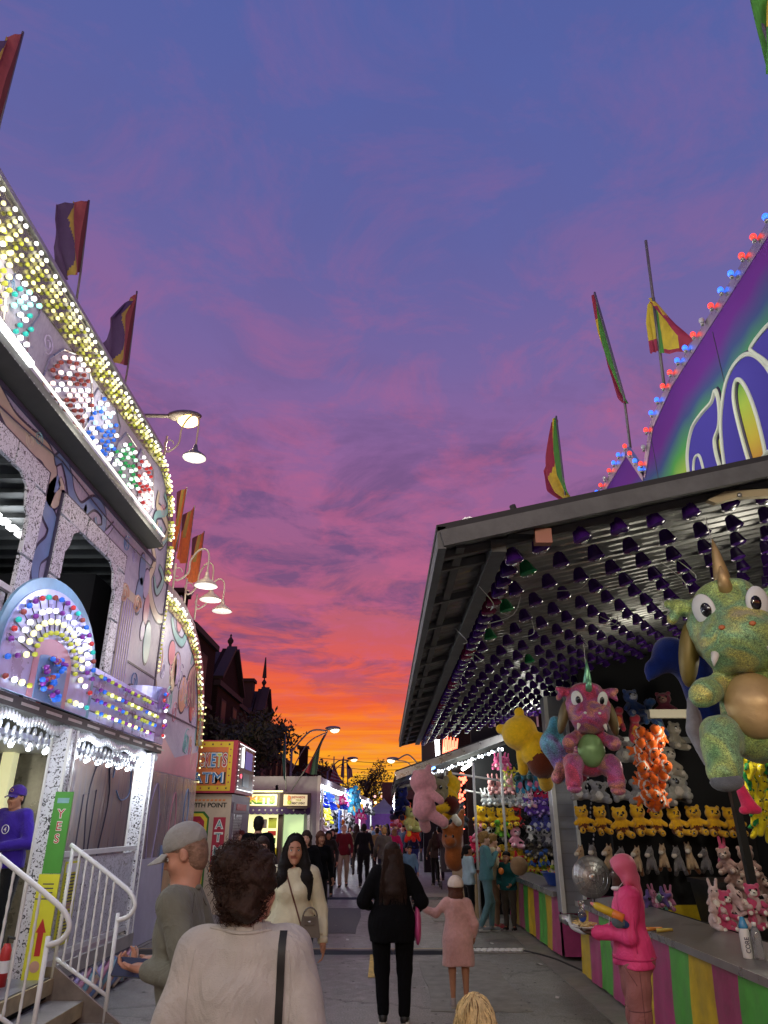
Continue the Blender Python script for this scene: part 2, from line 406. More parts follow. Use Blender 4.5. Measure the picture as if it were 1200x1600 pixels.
M_ground=ground_mat()
g=MB(); g.box((-300,-60,-.3),(300,600,0),M_ground); tag(g.build('ground'),kind='structure')
M_gutter=mat("kerb_concrete",(.24,.225,.2),.85,var=.2,vs=5,bump=.4,bs=60)
M_cable=mat("rubber_black",(.015,.015,.016),.55,bump=.3,bs=30)
# the two cable covers / expansion strips crossing the street
def cross_strip(y,x0,x1,label,ytan):
    r=thing('cable_ramp',label,'cable cover',((x0+x1)/2,y,0))
    b=MB(); n=int((x1-x0)/.9)
    for i in range(n):
        a=x0+(x1-x0)*i/n; c=x0+(x1-x0)*(i+1)/n-.012
        b.hexa([(a,y-.13,.002),(c,y-.13,.002),(c,y+.13,.002),(a,y+.13,.002),(a,y-.06,.045),(c,y-.06,.045),(c,y+.06,.045),(a,y+.06,.045)],M_cable)
    b.build('rubber_channel',r)
    l=MB(); l.box((x0,y+.13,.003),(x1,y+.13+.16,.022),ytan); l.build('lid',r)
    return r
M_tan=mat("worn_tan_strip",(.36,.26,.14),.7,var=.25,vs=5,bump=.3,bs=30); M_pale=mat("pale_strip",(.42,.4,.35),.7,var=.2,vs=5)
cross_strip(12.15,-3.9,1.15,'tan and black cable cover strip lying across the near part of the street',M_tan)
cross_strip(20.3,-3.2,2.3,'pale cable cover strip lying across the street beyond the tan one',M_pale)
r=MB(); 
for i in range(9): 
    for j in range(2): r.lathe([(.03,0),(.055,.02),(.04,.035),(.03,.02),(.03,0)],M_white,(1.3+.09*i+.03*j,12.2+.12*j,.004),n=8)
plate=MB(); plate.box((1.2,12.08,.002),(2.45,12.36,.014),M_gutter)
t_=thing('drain_grate','pale round-holed drain grate let into the road beside the girl in the pink coat','drain grate',(1.6,12.2,0)); plate.build('plate',t_); r.build('grating',t_)
yl=MB(); yl.box((-.2,10.35,.001),(-.02,12.0,.005),mat("road_yellow",(.62,.42,.09),.7,var=.35,vs=14)); tag(yl.build('road_marking'),kind='structure')
pv=MB(); pv.box((2.2,-5,.001),(8,60,.01),M_gutter); tag(pv.build('pavement'),kind='structure')
gl=MB(); gl.box((-9,-5,.001),(-3.75,120,.01),M_gutter); tag(gl.build('pavement_edge'),kind='structure')
cb=MB(); cb.tube(spline([(1.35,12.45,.02),(2.0,12.3,.02),(2.35,11.7,.02),(2.5,11.0,.02),(2.62,10.2,.02)],6),.012,M_cable,6)
tag(cb.build('power_cable',smooth=True),'black power cable lying on the road between the two striped stalls','cable')
# ------------------------------------------------------------------ brick blocks on the left, against the sunset
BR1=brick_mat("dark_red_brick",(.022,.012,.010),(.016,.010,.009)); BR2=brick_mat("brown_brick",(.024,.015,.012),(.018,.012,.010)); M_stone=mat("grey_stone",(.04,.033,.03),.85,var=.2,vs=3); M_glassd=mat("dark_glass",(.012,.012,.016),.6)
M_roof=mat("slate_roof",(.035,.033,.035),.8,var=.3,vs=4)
def block(name,label,x,y0,y1,h,gable=0,mat_=BR1,depth=9,chim=True,finial=False,bay=2.2,shaft=None):
    r=thing(name,label,'building',(x,(y0+y1)/2,0)); b=MB()
    b.box((x-depth,y0,0),(x,y1,h),mat_)
    if gable:
        ym=(y0+y1)/2
        b.prism([(x-.003,y0,h),(x-.003,y1,h),(x-.003,ym+.35,h+gable),(x-.003,ym-.35,h+gable)],(-.5,0,0),mat_)
    b.build('wall',r)
    t=MB(); t.box((x-.2,y0-.12,h-.35),(x+.14,y1+.12,h-.1),M_stone)
    for z in (h*.36,h*.68): q=MB(); q.box((x,y0-.05,z),(x+.07,y1+.05,z+.18),M_stone); q.build('string_course',r)
    if gable:
        ym=(y0+y1)/2
        t.bar((x,y0-.1,h+.02),(x,ym-.3,h+gable+.05),.5,.16,M_stone); t.bar((x,y1+.1,h+.02),(x,ym+.3,h+gable+.05),.5,.16,M_stone)
    t.build('cornice',r)
    if gable:
        f=MB(); ym=(y0+y1)/2
        if finial: f.lathe([(.16,0),(.16,.15),(.08,.2),(.08,.3),(.15,.4),(.17,.5),(.09,.62),(.04,.7),(.06,.78),(0,.88)],M_stone,(x-.2,ym,h+gable),n=8)
        else: f.box((x-.45,ym-.35,h+gable+.0),(x+.05,ym+.35,h+gable+.35),M_stone)
        f.build('finial',r)
        rf=MB(); rf.prism([(x-.6,y0,h),(x-.6,y1,h),(x-.6,ym,h+gable-.1)],(-depth+1,0,0),M_roof); rf.build('roof',r)
    else:
        rf=MB(); rf.box((x-depth,y0,h),(x-.4,y1,h+.15),M_roof); rf.build('roof',r)
    if chim:
        c=MB(); c.box((x-1.6,y0+.3,h),(x-.7,y0+1.2,h+1.3+gable*.4),mat_); c.box((x-1.7,y0+.2,h+1.3+gable*.4),(x-.6,y1*0+y0+1.3,h+1.5+gable*.4),M_stone); c.build('chimney',r)
    n=max(1,int((y1-y0)/bay))
    for fl in range(3):
        for i in range(n):
            yc=y0+(i+.5)*(y1-y0)/n; zb=h*(.06+.32*fl); wh=h*.2
            f=MB(); f.box((x+.003,yc-.55,zb),(x+.05,yc+.55,zb+wh),M_stone); w=f.build('window',r)
            gq=MB(); gq.box((x+.051,yc-.45,zb+.1),(x+.06,yc+.45,zb+wh-.1),M_glassd); gq.build('pane',w)
    return r
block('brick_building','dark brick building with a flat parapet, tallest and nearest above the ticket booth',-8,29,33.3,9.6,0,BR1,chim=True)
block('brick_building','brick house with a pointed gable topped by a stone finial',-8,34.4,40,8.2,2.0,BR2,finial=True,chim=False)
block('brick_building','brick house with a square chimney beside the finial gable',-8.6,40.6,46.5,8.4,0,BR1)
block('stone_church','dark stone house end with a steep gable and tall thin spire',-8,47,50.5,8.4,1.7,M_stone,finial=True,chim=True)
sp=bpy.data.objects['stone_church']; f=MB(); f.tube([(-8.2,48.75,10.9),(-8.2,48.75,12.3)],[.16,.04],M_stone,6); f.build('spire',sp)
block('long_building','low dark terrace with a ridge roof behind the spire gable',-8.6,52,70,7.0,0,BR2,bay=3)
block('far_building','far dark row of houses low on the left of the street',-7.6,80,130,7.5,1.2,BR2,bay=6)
# dim buildings across, on the right, mostly behind the stalls
def rblock(name,label,x,y0,y1,h,mat_):
    r=thing(name,label,'building',(x,(y0+y1)/2,0)); b=MB(); b.box((x,y0,0),(x+9,y1,h),mat_); b.build('wall',r)
    t=MB(); t.box((x-.15,y0-.15,h-.3),(x+9.1,y1+.15,h),M_stone); t.build('cornice',r)
    for fl in range(2):
        for i in range(4):
            f=MB(); xx=x+.8+i*2; f.box((xx,y0-.06,1.2+fl*h*.45),(xx+1.1,y0-.003,3.2+fl*h*.45),M_white); w=f.build('window',r)
            q=MB(); q.box((xx+.1,y0-.075,1.3+fl*h*.45),(xx+1.0,y0-.061,3.1+fl*h*.45),M_glassd); q.build('pane',w)
rblock('brick_building','brown brick house with white framed windows seen between the right stalls',3.3,34,50,7.2,BR2)
rblock('far_building','far dark block closing the right side of the street',2.6,90,130,6.5,BR1)
# ------------------------------------------------------------------ trees
M_bark=mat("bark",(.05,.035,.025),.9,var=.3,vs=8); M_leaf=mat("leaves",(.045,.06,.025),.7,var=.5,vs=3)
def tree(name,label,x,y,h,r,leaves=2600,seed=1,lean=0,group=None):
    rg=random.Random(seed); t=thing(name,label,'tree',(x,y,0),group=group); b=MB()
    top=Vector((x+lean,y,h*.62)); b.tube(spline([(x,y,0),(x+lean*.3,y,h*.3),top],5),[.28*(1-.07*i) for i in range(11)],M_bark,8)
    tips=[]
    for i in range(16):
        a=rg.uniform(0,2*PI); z0=rg.uniform(.32,.62)*h; s0=Vector((x+lean*z0/h,y,z0)); e=s0+Vector((math.cos(a)*r*rg.uniform(.55,1),math.sin(a)*r*rg.uniform(.55,1),rg.uniform(.1,.36)*h))
        mid=(s0+e)/2+Vector((0,0,rg.uniform(0,.4))); b.tube(spline([s0,mid,e],4),[.09*(1-.1*k) for k in range(9)],M_bark,5); tips+= [e,mid,(e+mid)/2]
        for q in range(3):
            e2=e+Vector((rg.uniform(-1,1),rg.uniform(-1,1),rg.uniform(-.3,.8)))*r*.3; b.tube([mid.lerp(e,.6),e2],[.035,.01],M_bark,4); tips.append(e2)
    b.build('trunk',t,smooth=True)
    c=MB(); 
    for i in range(leaves):
        p=rg.choice(tips)+Vector((rg.gauss(0,1),rg.gauss(0,1),rg.gauss(0,.8)))*r*.13
        u=Vector((rg.uniform(-1,1),rg.uniform(-1,1),rg.uniform(-1,1))).normalized(); w=u.orthogonal().normalized(); s_=rg.uniform(.08,.19)
        c.add([p-u*s_,p+w*s_*.45,p+u*s_,p-w*s_*.45],[(0,1,2,3)],M_leaf)
    c.build('crown',t)
tree('street_tree','dark leafy tree in front of the brick gables left of the sunset',-7.2,40,7.6,2.6,5200,3)
tree('street_tree','smaller dark tree beside the terrace, its branch reaching over the street lamp',-6.4,33,6.7,1.5,2400,5)
tree('street_tree','small round tree at the far end of the street above the white tent',-1.9,75,7.4,2.4,2600,8)
tree('street_tree','bare scraggy tree low behind the white tent roof',-6.2,62,6.4,1.8,1300,9)
# ------------------------------------------------------------------ street lamps
M_lampw=mat("lamp_glow_warm",(.2,.12,.03),.5,emit=12,ecol=(1,.58,.14)); M_lampc=mat("lamp_glow_white",(1,.9,.8),.5,emit=2.2,ecol=(1,.78,.5))
def street_lamp(label,base,head,glow,cat='street lamp',r=.07,power=0,kind='arm'):
    t=thing('street_lamp',label,cat,(base[0],base[1],0)); b=MB(); base=Vector(base); head=Vector(head)
    b.tube([(base.x,base.y,0),(base.x,base.y,base.z)],[r,r*.7],M_pole,8)
    mid=base.lerp(head,.5)+Vector((0,0,.35)) if kind=='arm' else base.lerp(head,.5)
    b.build('pole',t,smooth=True); a=MB(); a.tube(spline([base-Vector((0,0,.1)),mid,head],6),r*.55,M_pole,6)
    if kind=='arm': a.tube(spline([base-Vector((0,0,1.0)),base.lerp(head,.45)+Vector((0,0,-.1)),head-Vector((0,0,.05))],6),r*.4,M_pole,5)
    a.build('arm',t,smooth=True); d=(head-base).normalized(); k=r/.07
    h=MB(); h.ell(head+d*.25*k,(.34*k,.17*k,.1*k),M_pole); h.build('lamp_head',t,smooth=True)
    g_=MB(); g_.ell(head+d*.34*k-Vector((0,0,.10*k)),(.21*k,.14*k,.14*k),glow); g_.build('lens',t,smooth=True)
    if power: lamp('street_lamp_light',head+d*.3-Vector((0,0,.75)),power,(1,.78,.48),.2)
    return t
pA=onY(222,648,12.5); pB=onY(268,650,12.5)
street_lamp('bright orange street lamp on a straight arm above the fun house roof',(pA.x-1.4,12.5,pA.z-.02),tuple(pB),M_lampw,r=.075,power=150,kind='straight')
a=onY(456,1170,32); b_=onY(512,1142,32); street_lamp('curved-arm street lamp lit against the orange sky, nearest on the left of the sunset',tuple(a),tuple(b_),M_lampc,r=.07)
a=onY(512,1205,58); b_=onY(545,1188,58); street_lamp('small far street lamp beyond the striped national flags',tuple(a),tuple(b_),M_lampc,r=.09)
a=onY(655,1193,40); b_=onY(621,1187,40); street_lamp('far street lamp reaching left from behind the right-hand stall roof',tuple(a),tuple(b_),M_lampc,r=.07)
for k,(px,py,Y) in enumerate([(600,1238,95),(575,1232,110),(612,1245,80)]):
    a=onY(px+6,py+3,Y); b_=onY(px,py,Y); street_lamp(['faint far lamp just left of the street end','faint far lamp furthest down the street','faint far lamp above the purple tent'][k],tuple(a),tuple(b_),M_lampc,r=.08)
# overhead wires at the far end
M_wire=mat("wire",(.01,.01,.01),.8)
for k,(za,zb) in enumerate([(9.0,8.8),(8.2,8.3),(7.3,7.4)]):
    w=MB(); w.tube(spline([(-9,88,za),(0,88,za-.7),(9,88,zb)],8),.03,M_wire,4); tag(w.build('overhead_wire'),['highest','middle','lowest'][k]+' of the three thin wires crossing the yellow sky at the street end','wire','wires over the far street')

def patch(x0,y0,x1,y1,m,seed):
    rg=random.Random(seed); b=MB(); n=5; ring=[]
    for (ax,ay),(bx,by) in zip([(x0,y0),(x1,y0),(x1,y1),(x0,y1)],[(x1,y0),(x1,y1),(x0,y1),(x0,y0)]):
        for k in range(n): t=k/n; ring.append((ax+(bx-ax)*t+rg.uniform(-.03,.03),ay+(by-ay)*t+rg.uniform(-.03,.03),.0))
    b.prism(ring,(0,0,.006),m); return tag(b.build('road_patch'),kind='structure')
M_pt1=mat("fresh_tar_patch",(.075,.074,.07),.75,var=.25,vs=9,bump=.5,bs=90); M_pt2=mat("old_patch",(.24,.23,.20),.85,var=.25,vs=6,bump=.5,bs=80)
patch(.5,8.6,1.5,11.5,M_pt2,1); patch(-1.6,14.2,-.5,18.2,M_pt1,2); patch(1.0,15.8,1.7,19.6,M_pt2,3); patch(-2.6,9.6,-1.5,11.4,M_pt1,4); patch(.9,6.4,1.9,7.6,M_pt1,5)
M_paper=mat("litter_paper",(.55,.53,.5),.8); rg=random.Random(41)
for i,(x,y) in enumerate([(1.9,9.2),(-1.9,11.9),(.9,10.6),(-.6,13.4),(1.7,13.0),(2.1,11.2),(-2.4,15.5),(.45,16.5)]):
    b=MB(); a=rg.uniform(0,3); s_=rg.uniform(.025,.06); c=Vector((x,y,.008)); u=Vector((math.cos(a),math.sin(a),0))*s_; v=Vector((-math.sin(a),math.cos(a),0))*s_*.6
    b.grid([[c-u-v+Vector((0,0,.0)),c-v+Vector((0,0,.012)),c+u-v],[c-u+v,c+v+Vector((0,0,.018)),c+u+v+Vector((0,0,.004))]],M_paper); tag(b.build('paper_scrap'),'small crumpled scrap of pale paper lying on the road','litter','paper scraps on the road')
gs_=MB()
for i in range(420):
    x=rg.uniform(-3.4,2.2); y=rg.uniform(6.5,20); r_=rg.uniform(.008,.022); gs_.lathe([(r_,.0062),(r_*.7,.008),(0,.0085)],M_pt1 if i%3 else M_pt2,(x,y,0),n=6)
tag(gs_.build('gum_spots'),kind='stuff')
# ------------------------------------------------------------------ fun house, left
XF=-3.95
def facade_mat():
    m=bpy.data.materials.new("painted_lavender_panel"); m.use_nodes=True; t=m.node_tree; b=t.nodes['Principled BSDF']
    g=nd(t,'ShaderNodeTexCoord'); mp=nd(t,'ShaderNodeMapping'); mp.inputs['Scale'].default_value=(1,5,1.6); t.links.new(g.outputs['Object'],mp.inputs[0])
    a=noise(t,g.outputs['Object'],.8,5,.6,.6); v=nd(t,'ShaderNodeTexVoronoi'); v.inputs['Scale'].default_value=3.3; t.links.new(mp.outputs[0],v.inputs['Vector'])
    base=ramp(t,a,[(.32,(.30,.29,.46)),(.5,(.46,.45,.60)),(.68,(.56,.50,.60))])
    dash=ramp(t,v.outputs['Distance'],[(.05,(.45,.5,.75)),(.16,(1,1,1))]); dc=mixc(t,1,base,dash,'MULTIPLY')
    f=noise(t,mp.outputs[0],7,4,.7); dc=mixc(t,.5,dc,ramp(t,f,[(.35,(.72,.7,.75)),(.6,(1.1,1.1,1.05))]),'MULTIPLY')
    t.links.new(dc,b.inputs['Base Color']); b.inputs['Roughness'].default_value=.5; b.inputs['Specular IOR Level'].default_value=.35
    return m
M_fac=facade_mat()
def mirror_mat():
    m=bpy.data.materials.new("painted_wavy_metal"); m.use_nodes=True; t=m.node_tree; b=t.nodes['Principled BSDF']
    g=nd(t,'ShaderNodeTexCoord'); mp=nd(t,'ShaderNodeMapping'); mp.inputs['Scale'].default_value=(1,3.0,.35); t.links.new(g.outputs['Object'],mp.inputs[0])
    a=noise(t,mp.outputs[0],1.5,5,.6,1.4); c=ramp(t,a,[(.3,(.26,.27,.38)),(.42,(.55,.52,.56)),(.52,(.66,.58,.54)),(.62,(.60,.57,.62)),(.75,(.30,.40,.60))]); t.links.new(c,b.inputs['Base Color'])
    b.inputs['Roughness'].default_value=.24; b.inputs['Metallic'].default_value=.6
    bn=nd(t,'ShaderNodeBump'); bn.inputs['Strength'].default_value=.5; bn.inputs['Distance'].default_value=.04; t.links.new(noise(t,mp.outputs[0],1.8,2,.5,.6),bn.inputs['Height']); t.links.new(bn.outputs[0],b.inputs['Normal'])
    return m
M_mir=mirror_mat()
def filigree_mat(name,hole=True,scale=26):
    m=bpy.data.materials.new(name); m.use_nodes=True; t=m.node_tree; b=t.nodes['Principled BSDF']
    g=nd(t,'ShaderNodeTexCoord'); w=noise(t,g.outputs['Object'],scale,2,.5,1.8)
    c=ramp(t,w,[(.40,(.03,.03,.04)),(.45,(.72,.73,.78))]); t.links.new(c,b.inputs['Base Color']); b.inputs['Roughness'].default_value=.4
    bn=nd(t,'ShaderNodeBump'); bn.inputs['Strength'].default_value=.6; bn.inputs['Distance'].default_value=.01; t.links.new(w,bn.inputs['Height']); t.links.new(bn.outputs[0],b.inputs['Normal'])
    if hole:
        t.links.new(ramp(t,w,[(.395,(0,0,0)),(.405,(1,1,1))]),b.inputs['Alpha'])
    return m
M_fil=filigree_mat("white_filigree",False); M_filh=filigree_mat("white_filigree_open",True,24)
P_out=mat("paint_outline",(.05,.045,.09),.5); P_cream=mat("paint_cream",(.60,.52,.40),.4,var=.12,vs=3); P_blue=mat("paint_blue",(.17,.28,.50),.4,var=.2,vs=3); P_teal=mat("paint_teal",(.22,.42,.45),.4,var=.2,vs=3)
P_pink=mat("paint_pink",(.55,.25,.32),.4,var=.15,vs=3); P_red=mat("paint_red",(.5,.12,.13),.45,var=.15,vs=3); P_lil=mat("paint_lilac",(.42,.36,.58),.4,var=.15); P_peach=mat("paint_peach",(.6,.36,.26),.45,var=.15,vs=3)
fun=thing('fun_house','lavender painted two-storey fun house lit with hundreds of bulbs, filling the left side','fun house',(XF,6,0))
T=.10; RX0=Matrix(((0,0,1),(0,1,0),(-1,0,0)))
fw=MB()
Y0=-6.0; YC=12.3
W1=(3.55,7.36,3.3,5.44); W2=(7.80,10.05,2.95,5.42)
def wall(y0,y1,z0,z1,x=XF,m=M_fac): fw.box((x-T,y0,z0),(x,y1,z1),m)
wall(Y0,W1[0],2.6,7.77); wall(W1[0],W2[1],5.44,7.77); wall(W1[1],W2[0],2.6,5.44); wall(W1[0],W1[1],2.6,W1[2]); wall(W2[0],W2[1],2.6,W2[2]); wall(W2[1],10.9,2.6,7.77)
# rounded end of the upper front
prof=[(10.9,7.77),(11.25,7.7),(11.6,7.52),(11.9,7.22),(12.12,6.8),(12.25,6.3),(12.3,5.8),(12.3,2.6),(10.9,2.6)]
fw.prism([(XF,y,z) for y,z in prof],(-T,0,0),M_fac)
# second, lower section ending in a quarter round
prof2=[(12.31,5.68),(12.9,5.70),(13.6,5.66),(14.3,5.5),(14.9,5.24),(15.35,4.9),(15.7,4.4),(15.9,3.9),(15.98,3.3),(15.98,2.55),(12.31,2.55)]
fw.prism([(XF-.06,y,z) for y,z in prof2],(-T,0,0),M_fac)
fw.build('front_wall',fun)
lw=MB(); 
for y0,y1 in ((9.45,10.8),(10.81,12.29),(12.31,13.6),(13.61,14.8),(14.81,15.98)): lw.box((XF-T-.02,y0,.32),(XF-.02,y1,2.58),M_mir)
lw.build('lower_wall',fun)
bs=MB(); bs.box((XF-.3,9.4,0),(XF+.04,16.05,.32),mat("dark_skirt",(.06,.055,.06),.7,var=.3)); bs.build('plinth',fun)
sl=MB(); sl.box((XF-5,Y0,0),(XF-.4,9.3,.45),M_dark); sl.box((XF-5,16,0),(XF-4.8,16.05,5),M_dark); sl.box((XF-4.2,10.1,.4),(XF-T-.3,15.9,5.2),M_dark); sl.build('rear_box',fun)
# seams and mouldings across the painted front
mo=MB()
mo.box((XF,2,5.86),(XF+.03,11.4,5.91),P_out); mo.box((XF,10.1,4.02),(XF+.012,12.3,4.05),P_out); mo.box((XF-.055,12.3,3.6),(XF-.045,15.95,3.63),P_out)
mo.box((XF,12.24,2.6),(XF+.015,12.3,5.8),P_out)
for z in (1.2,): mo.box((XF-.015,9.5,z),(XF-.008,15.9,z+.02),P_out)
mo.build('seam_trim',fun)
# painted ribbons, balloons and columns (paint a few mm thick on the panels)
def ribbon(mb,pix,w,m,X=XF,lift=0,out=True):
    pts=spline([onX(px,py,X) for px,py in pix],6)
    for (ww,mm,l) in (((w+.05,P_out,.004),) if out else ())+((w,m,.009),):
        Lp=[];Rp=[]
        for i,p in enumerate(pts):
            d=(pts[min(i+1,len(pts)-1)]-pts[max(i-1,0)]); d.x=0; d.normalize(); n=Vector((0,-d.z,d.y)); k=ww/2*(.35+.65*math.sin(PI*min(1,.12+.88*i/(len(pts)-1)))) if out is not None else ww/2
            if ww>w: k+=.012
            Lp.append(p+n*k+Vector((l+lift,0,0))); Rp.append(p-n*k+Vector((l+lift,0,0)))
        mb.grid([Lp,Rp],mm)
def oval(mb,px,py,ry,rz,m,X=XF,tilt=0,lift=0):
    c=onX(px,py,X)
    for k,mm,l in ((1.12,P_out,.005),(1,m,.010)):
        poly=[(X+l+lift,c.y+k*(ry*math.cos(a)*math.cos(tilt)-rz*math.sin(a)*math.sin(tilt)),c.z+k*(ry*math.cos(a)*math.sin(tilt)+rz*math.sin(a)*math.cos(tilt))) for a in [2*PI*i/20 for i in range(20)]]
        mb.prism(poly,(-.004,0,0),mm)
pa=MB()
ribbon(pa,[(-30,560),(0,625),(20,662),(48,690),(70,708),(80,738),(76,770),(84,782),(96,768),(92,748)],.26,P_cream)
ribbon(pa,[(92,750),(80,765),(71,792),(82,822),(76,850),(58,870),(54,905),(66,928)],.24,P_blue)
ribbon(pa,[(84,722),(97,716),(106,742),(112,775),(126,797),(146,786),(160,800),(161,824),(151,826),(148,808)],.17,P_blue)
ribbon(pa,[(134,790),(130,815),(142,840),(160,838),(178,818)],.12,P_lil)
ribbon(pa,[(248,768),(245,790),(252,800),(262,828),(250,852),(243,838),(246,815)],.15,P_cream)
ribbon(pa,[(256,772),(262,790),(257,802),(243,805),(240,828),(250,850),(262,840)],.13,P_teal,lift=.004)
ribbon(pa,[(236,845),(241,878),(233,905),(236,940),(246,966),(258,962),(262,935)],.17,P_cream)
ribbon(pa,[(248,885),(254,905),(244,925),(240,900)],.12,P_teal,lift=.004)
for q in [(222,890,.14,.26,P_blue,.2),(228,912,.15,.24,P_lil,.1),(217,930,.16,.3,P_blue,.0),(228,952,.13,.26,P_pink,0),(229,1004,.17,.34,P_teal,.1),(222,985,.1,.16,P_lil,0)]: oval(pa,*q[:2],q[2],q[3],q[4],tilt=q[5])
# ionic column
def column(mb,pxa,pya,pxb,pyb):
    a=onX(pxa,pya,XF); b_=onX(pxb,pyb,XF); yc=(a.y+b_.y)/2
    mb.box((XF+.003,a.y-.27,2.95),(XF+.02,a.y+.27,a.z-.12),P_cream)
    for k in range(6): mb.box((XF+.02,a.y-.24+k*.09,2.95),(XF+.03,a.y-.21+k*.09,a.z-.14),P_lil)
    mb.box((XF+.003,a.y-.36,a.z-.14),(XF+.034,a.y+.36,a.z+.0),P_cream)
    for s_ in (-1,1):
        pts=[(XF+.03,a.y+s_*.3+.17*(1-t/22)*math.cos(t*.55),a.z-.12+.17*(1-t/22)*math.sin(t*.55)) for t in range(20)]
        mb.tube(pts,.022,P_peach,5)
column(pa,203,925,190,1120)
# squiggle paint on the lower band
rg=random.Random(3)
for k in range(9):
    y=10.4+.19*k; z=3.15+.35*math.sin(k*1.7); c=[P_peach,P_lil,P_pink,P_blue,P_cream][k%5]
    poly=[(XF+.004+.0015*k,y+.16*math.cos(a),z+.24*math.sin(a)) for a in [2*PI*i/16 for i in range(16)]]
    if k in (1,4,6,8): pa.prism(poly,(-.002,0,0),P_out); pa.prism([(p[0]+.003,y+(p[1]-y)*.86,z+(p[2]-z)*.86) for p in poly],(-.002,0,0),c)
poly=[(XF+.02,11.15+.62*math.cos(a),3.0+(1.0 if a<PI else .2)*abs(math.sin(a))*(.75)) for a in [PI*i/14 for i in range(15)]]; pa.prism(poly,(-.004,0,0),P_out)
poly=[(XF+.024,11.15+.56*math.cos(a),3.02+.68*math.sin(a)) for a in [PI*i/14 for i in range(15)]]; pa.prism(poly,(-.004,0,0),P_peach)
X2=XF-.06
ribbon(pa,[(268,965),(273,990),(284,1004),(294,985),(302,985),(304,1005),(298,1038)],.16,P_teal,X2)
ribbon(pa,[(288,975),(296,968),(304,985),(299,1005)],.1,P_cream,X2,lift=.004)
for q in [(281,960,.2,.34,P_pink,.1),(276,1045,.24,.3,P_lil,0),(285,1085,.28,.34,P_peach,0),(271,1052,.16,.34,P_cream,0),(300,1100,.2,.35,P_red,0),(268,1020,.2,.22,P_pink,0)]: oval(pa,q[0],q[1],q[2],q[3],q[4],X2,q[5])
for k in range(7): ribbon(pa,[(293+k*1.5,1105),(292+k*2,1070-k*3),(300+k*1.5,1045-k*2),(308+k,1062)],.05,[P_cream,P_pink][k%2],X2,lift=.002*k)
poly=[(X2+.012,y,z) for y,z in ((12.4,2.6),(12.4,3.1),(13.2,3.25),(14.2,2.9),(15.9,3.15),(15.9,2.6))]; pa.prism(poly,(-.004,0,0),P_pink)
# lower mirror wall painted figures
for (y,z,ry,rz,c) in [(10.55,1.75,.42,.95,P_out),(12.1,1.9,.12,.42,P_teal),(13.2,1.6,.3,.8,P_lil),(14.4,1.5,.22,.8,P_pink),(15.3,1.8,.18,.6,P_blue)]:
    pts=[(XF-.012,y+ry*math.cos(a)*(.8+.2*math.sin(3*a)),z+rz*math.sin(a)) for a in [2*PI*i/26 for i in range(27)]]
    pa.tube(pts,.009,c,5)
pa.tube([(XF-.012,10.0,.6),(XF-.012,10.0,2.1),(XF-.012,10.42,2.18),(XF-.012,10.42,.6)],.008,P_out,5)
pts=spline([onX(px,py,XF) for px,py in [(178,1215),(186,1185),(200,1175),(207,1200),(203,1240),(190,1250),(183,1235)]],5); pa.tube([p+Vector((-.012,0,0)) for p in pts],.009,P_blue,5)
rg=random.Random(8)
for k in range(26):
    y=rg.uniform(4,12); z=rg.choice([rg.uniform(6.0,7.0),rg.uniform(5.5,5.8),rg.uniform(2.9,3.9)]) ; r_=rg.uniform(.08,.2)
    if (W1[0]-.1<y<W1[1]+.1 or W2[0]-.1<y<W2[1]+.1) and z<5.5: y=rg.uniform(10.3,12)
    pts=[(XF+.006,y+r_*(1-t/30)*math.cos(t*.45+k),z+r_*(1-t/30)*math.sin(t*.45+k)) for t in range(24)]; pa.tube(pts,.010,[P_blue,P_lil,P_teal,P_pink,P_cream][k%5],4)
for k in range(30): 
    y=12.4+3.4*rg.random(); z=rg.uniform(2.8,4.6); r_=rg.uniform(.08,.25)
    if z>5.3-(y-12.3)*.35: continue
    pts=[(X2+.006,y+r_*(1-t/30)*math.cos(t*.45+k),z+r_*1.3*(1-t/30)*math.sin(t*.45+k)) for t in range(22)]; pa.tube(pts,.010,[P_teal,P_lil,P_cream,P_pink,P_peach][k%5],4)
pa.build('painted_decoration',fun)
for (ya,za,yb_,zb) in ((4.2,5.75,7.6,5.8),(7.6,5.8,11.3,5.72)):
    cw=MB(); cw.tube(spline([(XF+.02,ya,za),(XF+.04,(ya+yb_)/2,za-.12),(XF+.02,yb_,zb)],8),.009,P_out,5); cw.build('bulb_wiring',fun,smooth=True)
rv=MB()
for k in range(90):
    y=2+k*.105
    for z in (5.97+.0,5.8): rv.lathe([(.009,0),(.007,.005),(0,.006)],M_steel,(XF+.003 if z<5.9 else XF+.28,y,z),R=RX0,n=6)
tag(rv.build('rivet_rows',fun),kind='stuff')
# canopy trough with lit top edge
cn=MB(); cn.prism([(XF+.01,y,z) for y,z in ((-6,0),)] if False else [(XF+.003,-5,5.94),(XF+.003,-5,6.22),(XF+.2,-5,6.16),(XF+.27,-5,5.98)],(0,16.0,0),mat("canopy_dark",(.05,.05,.045),.5,var=.3)); 
cn.build('light_trough',fun)
le=MB(); le.bar((XF+.25,-5,6.165),(XF+.25,10.99,6.165),.03,.02,mat("trough_edge_glow",(1,1,.95),.4,emit=1.1,ecol=(1,1,.9))); le.build('trough_edge',fun)
lt=MB(); lt.bar((XF+.17,3.9,6.24),(XF+.17,6.25,6.24),.07,.06,mat("tube_white",(1,1,1),.4,emit=5,ecol=(.95,1,.95))); lt.build('fluorescent_tube',fun)
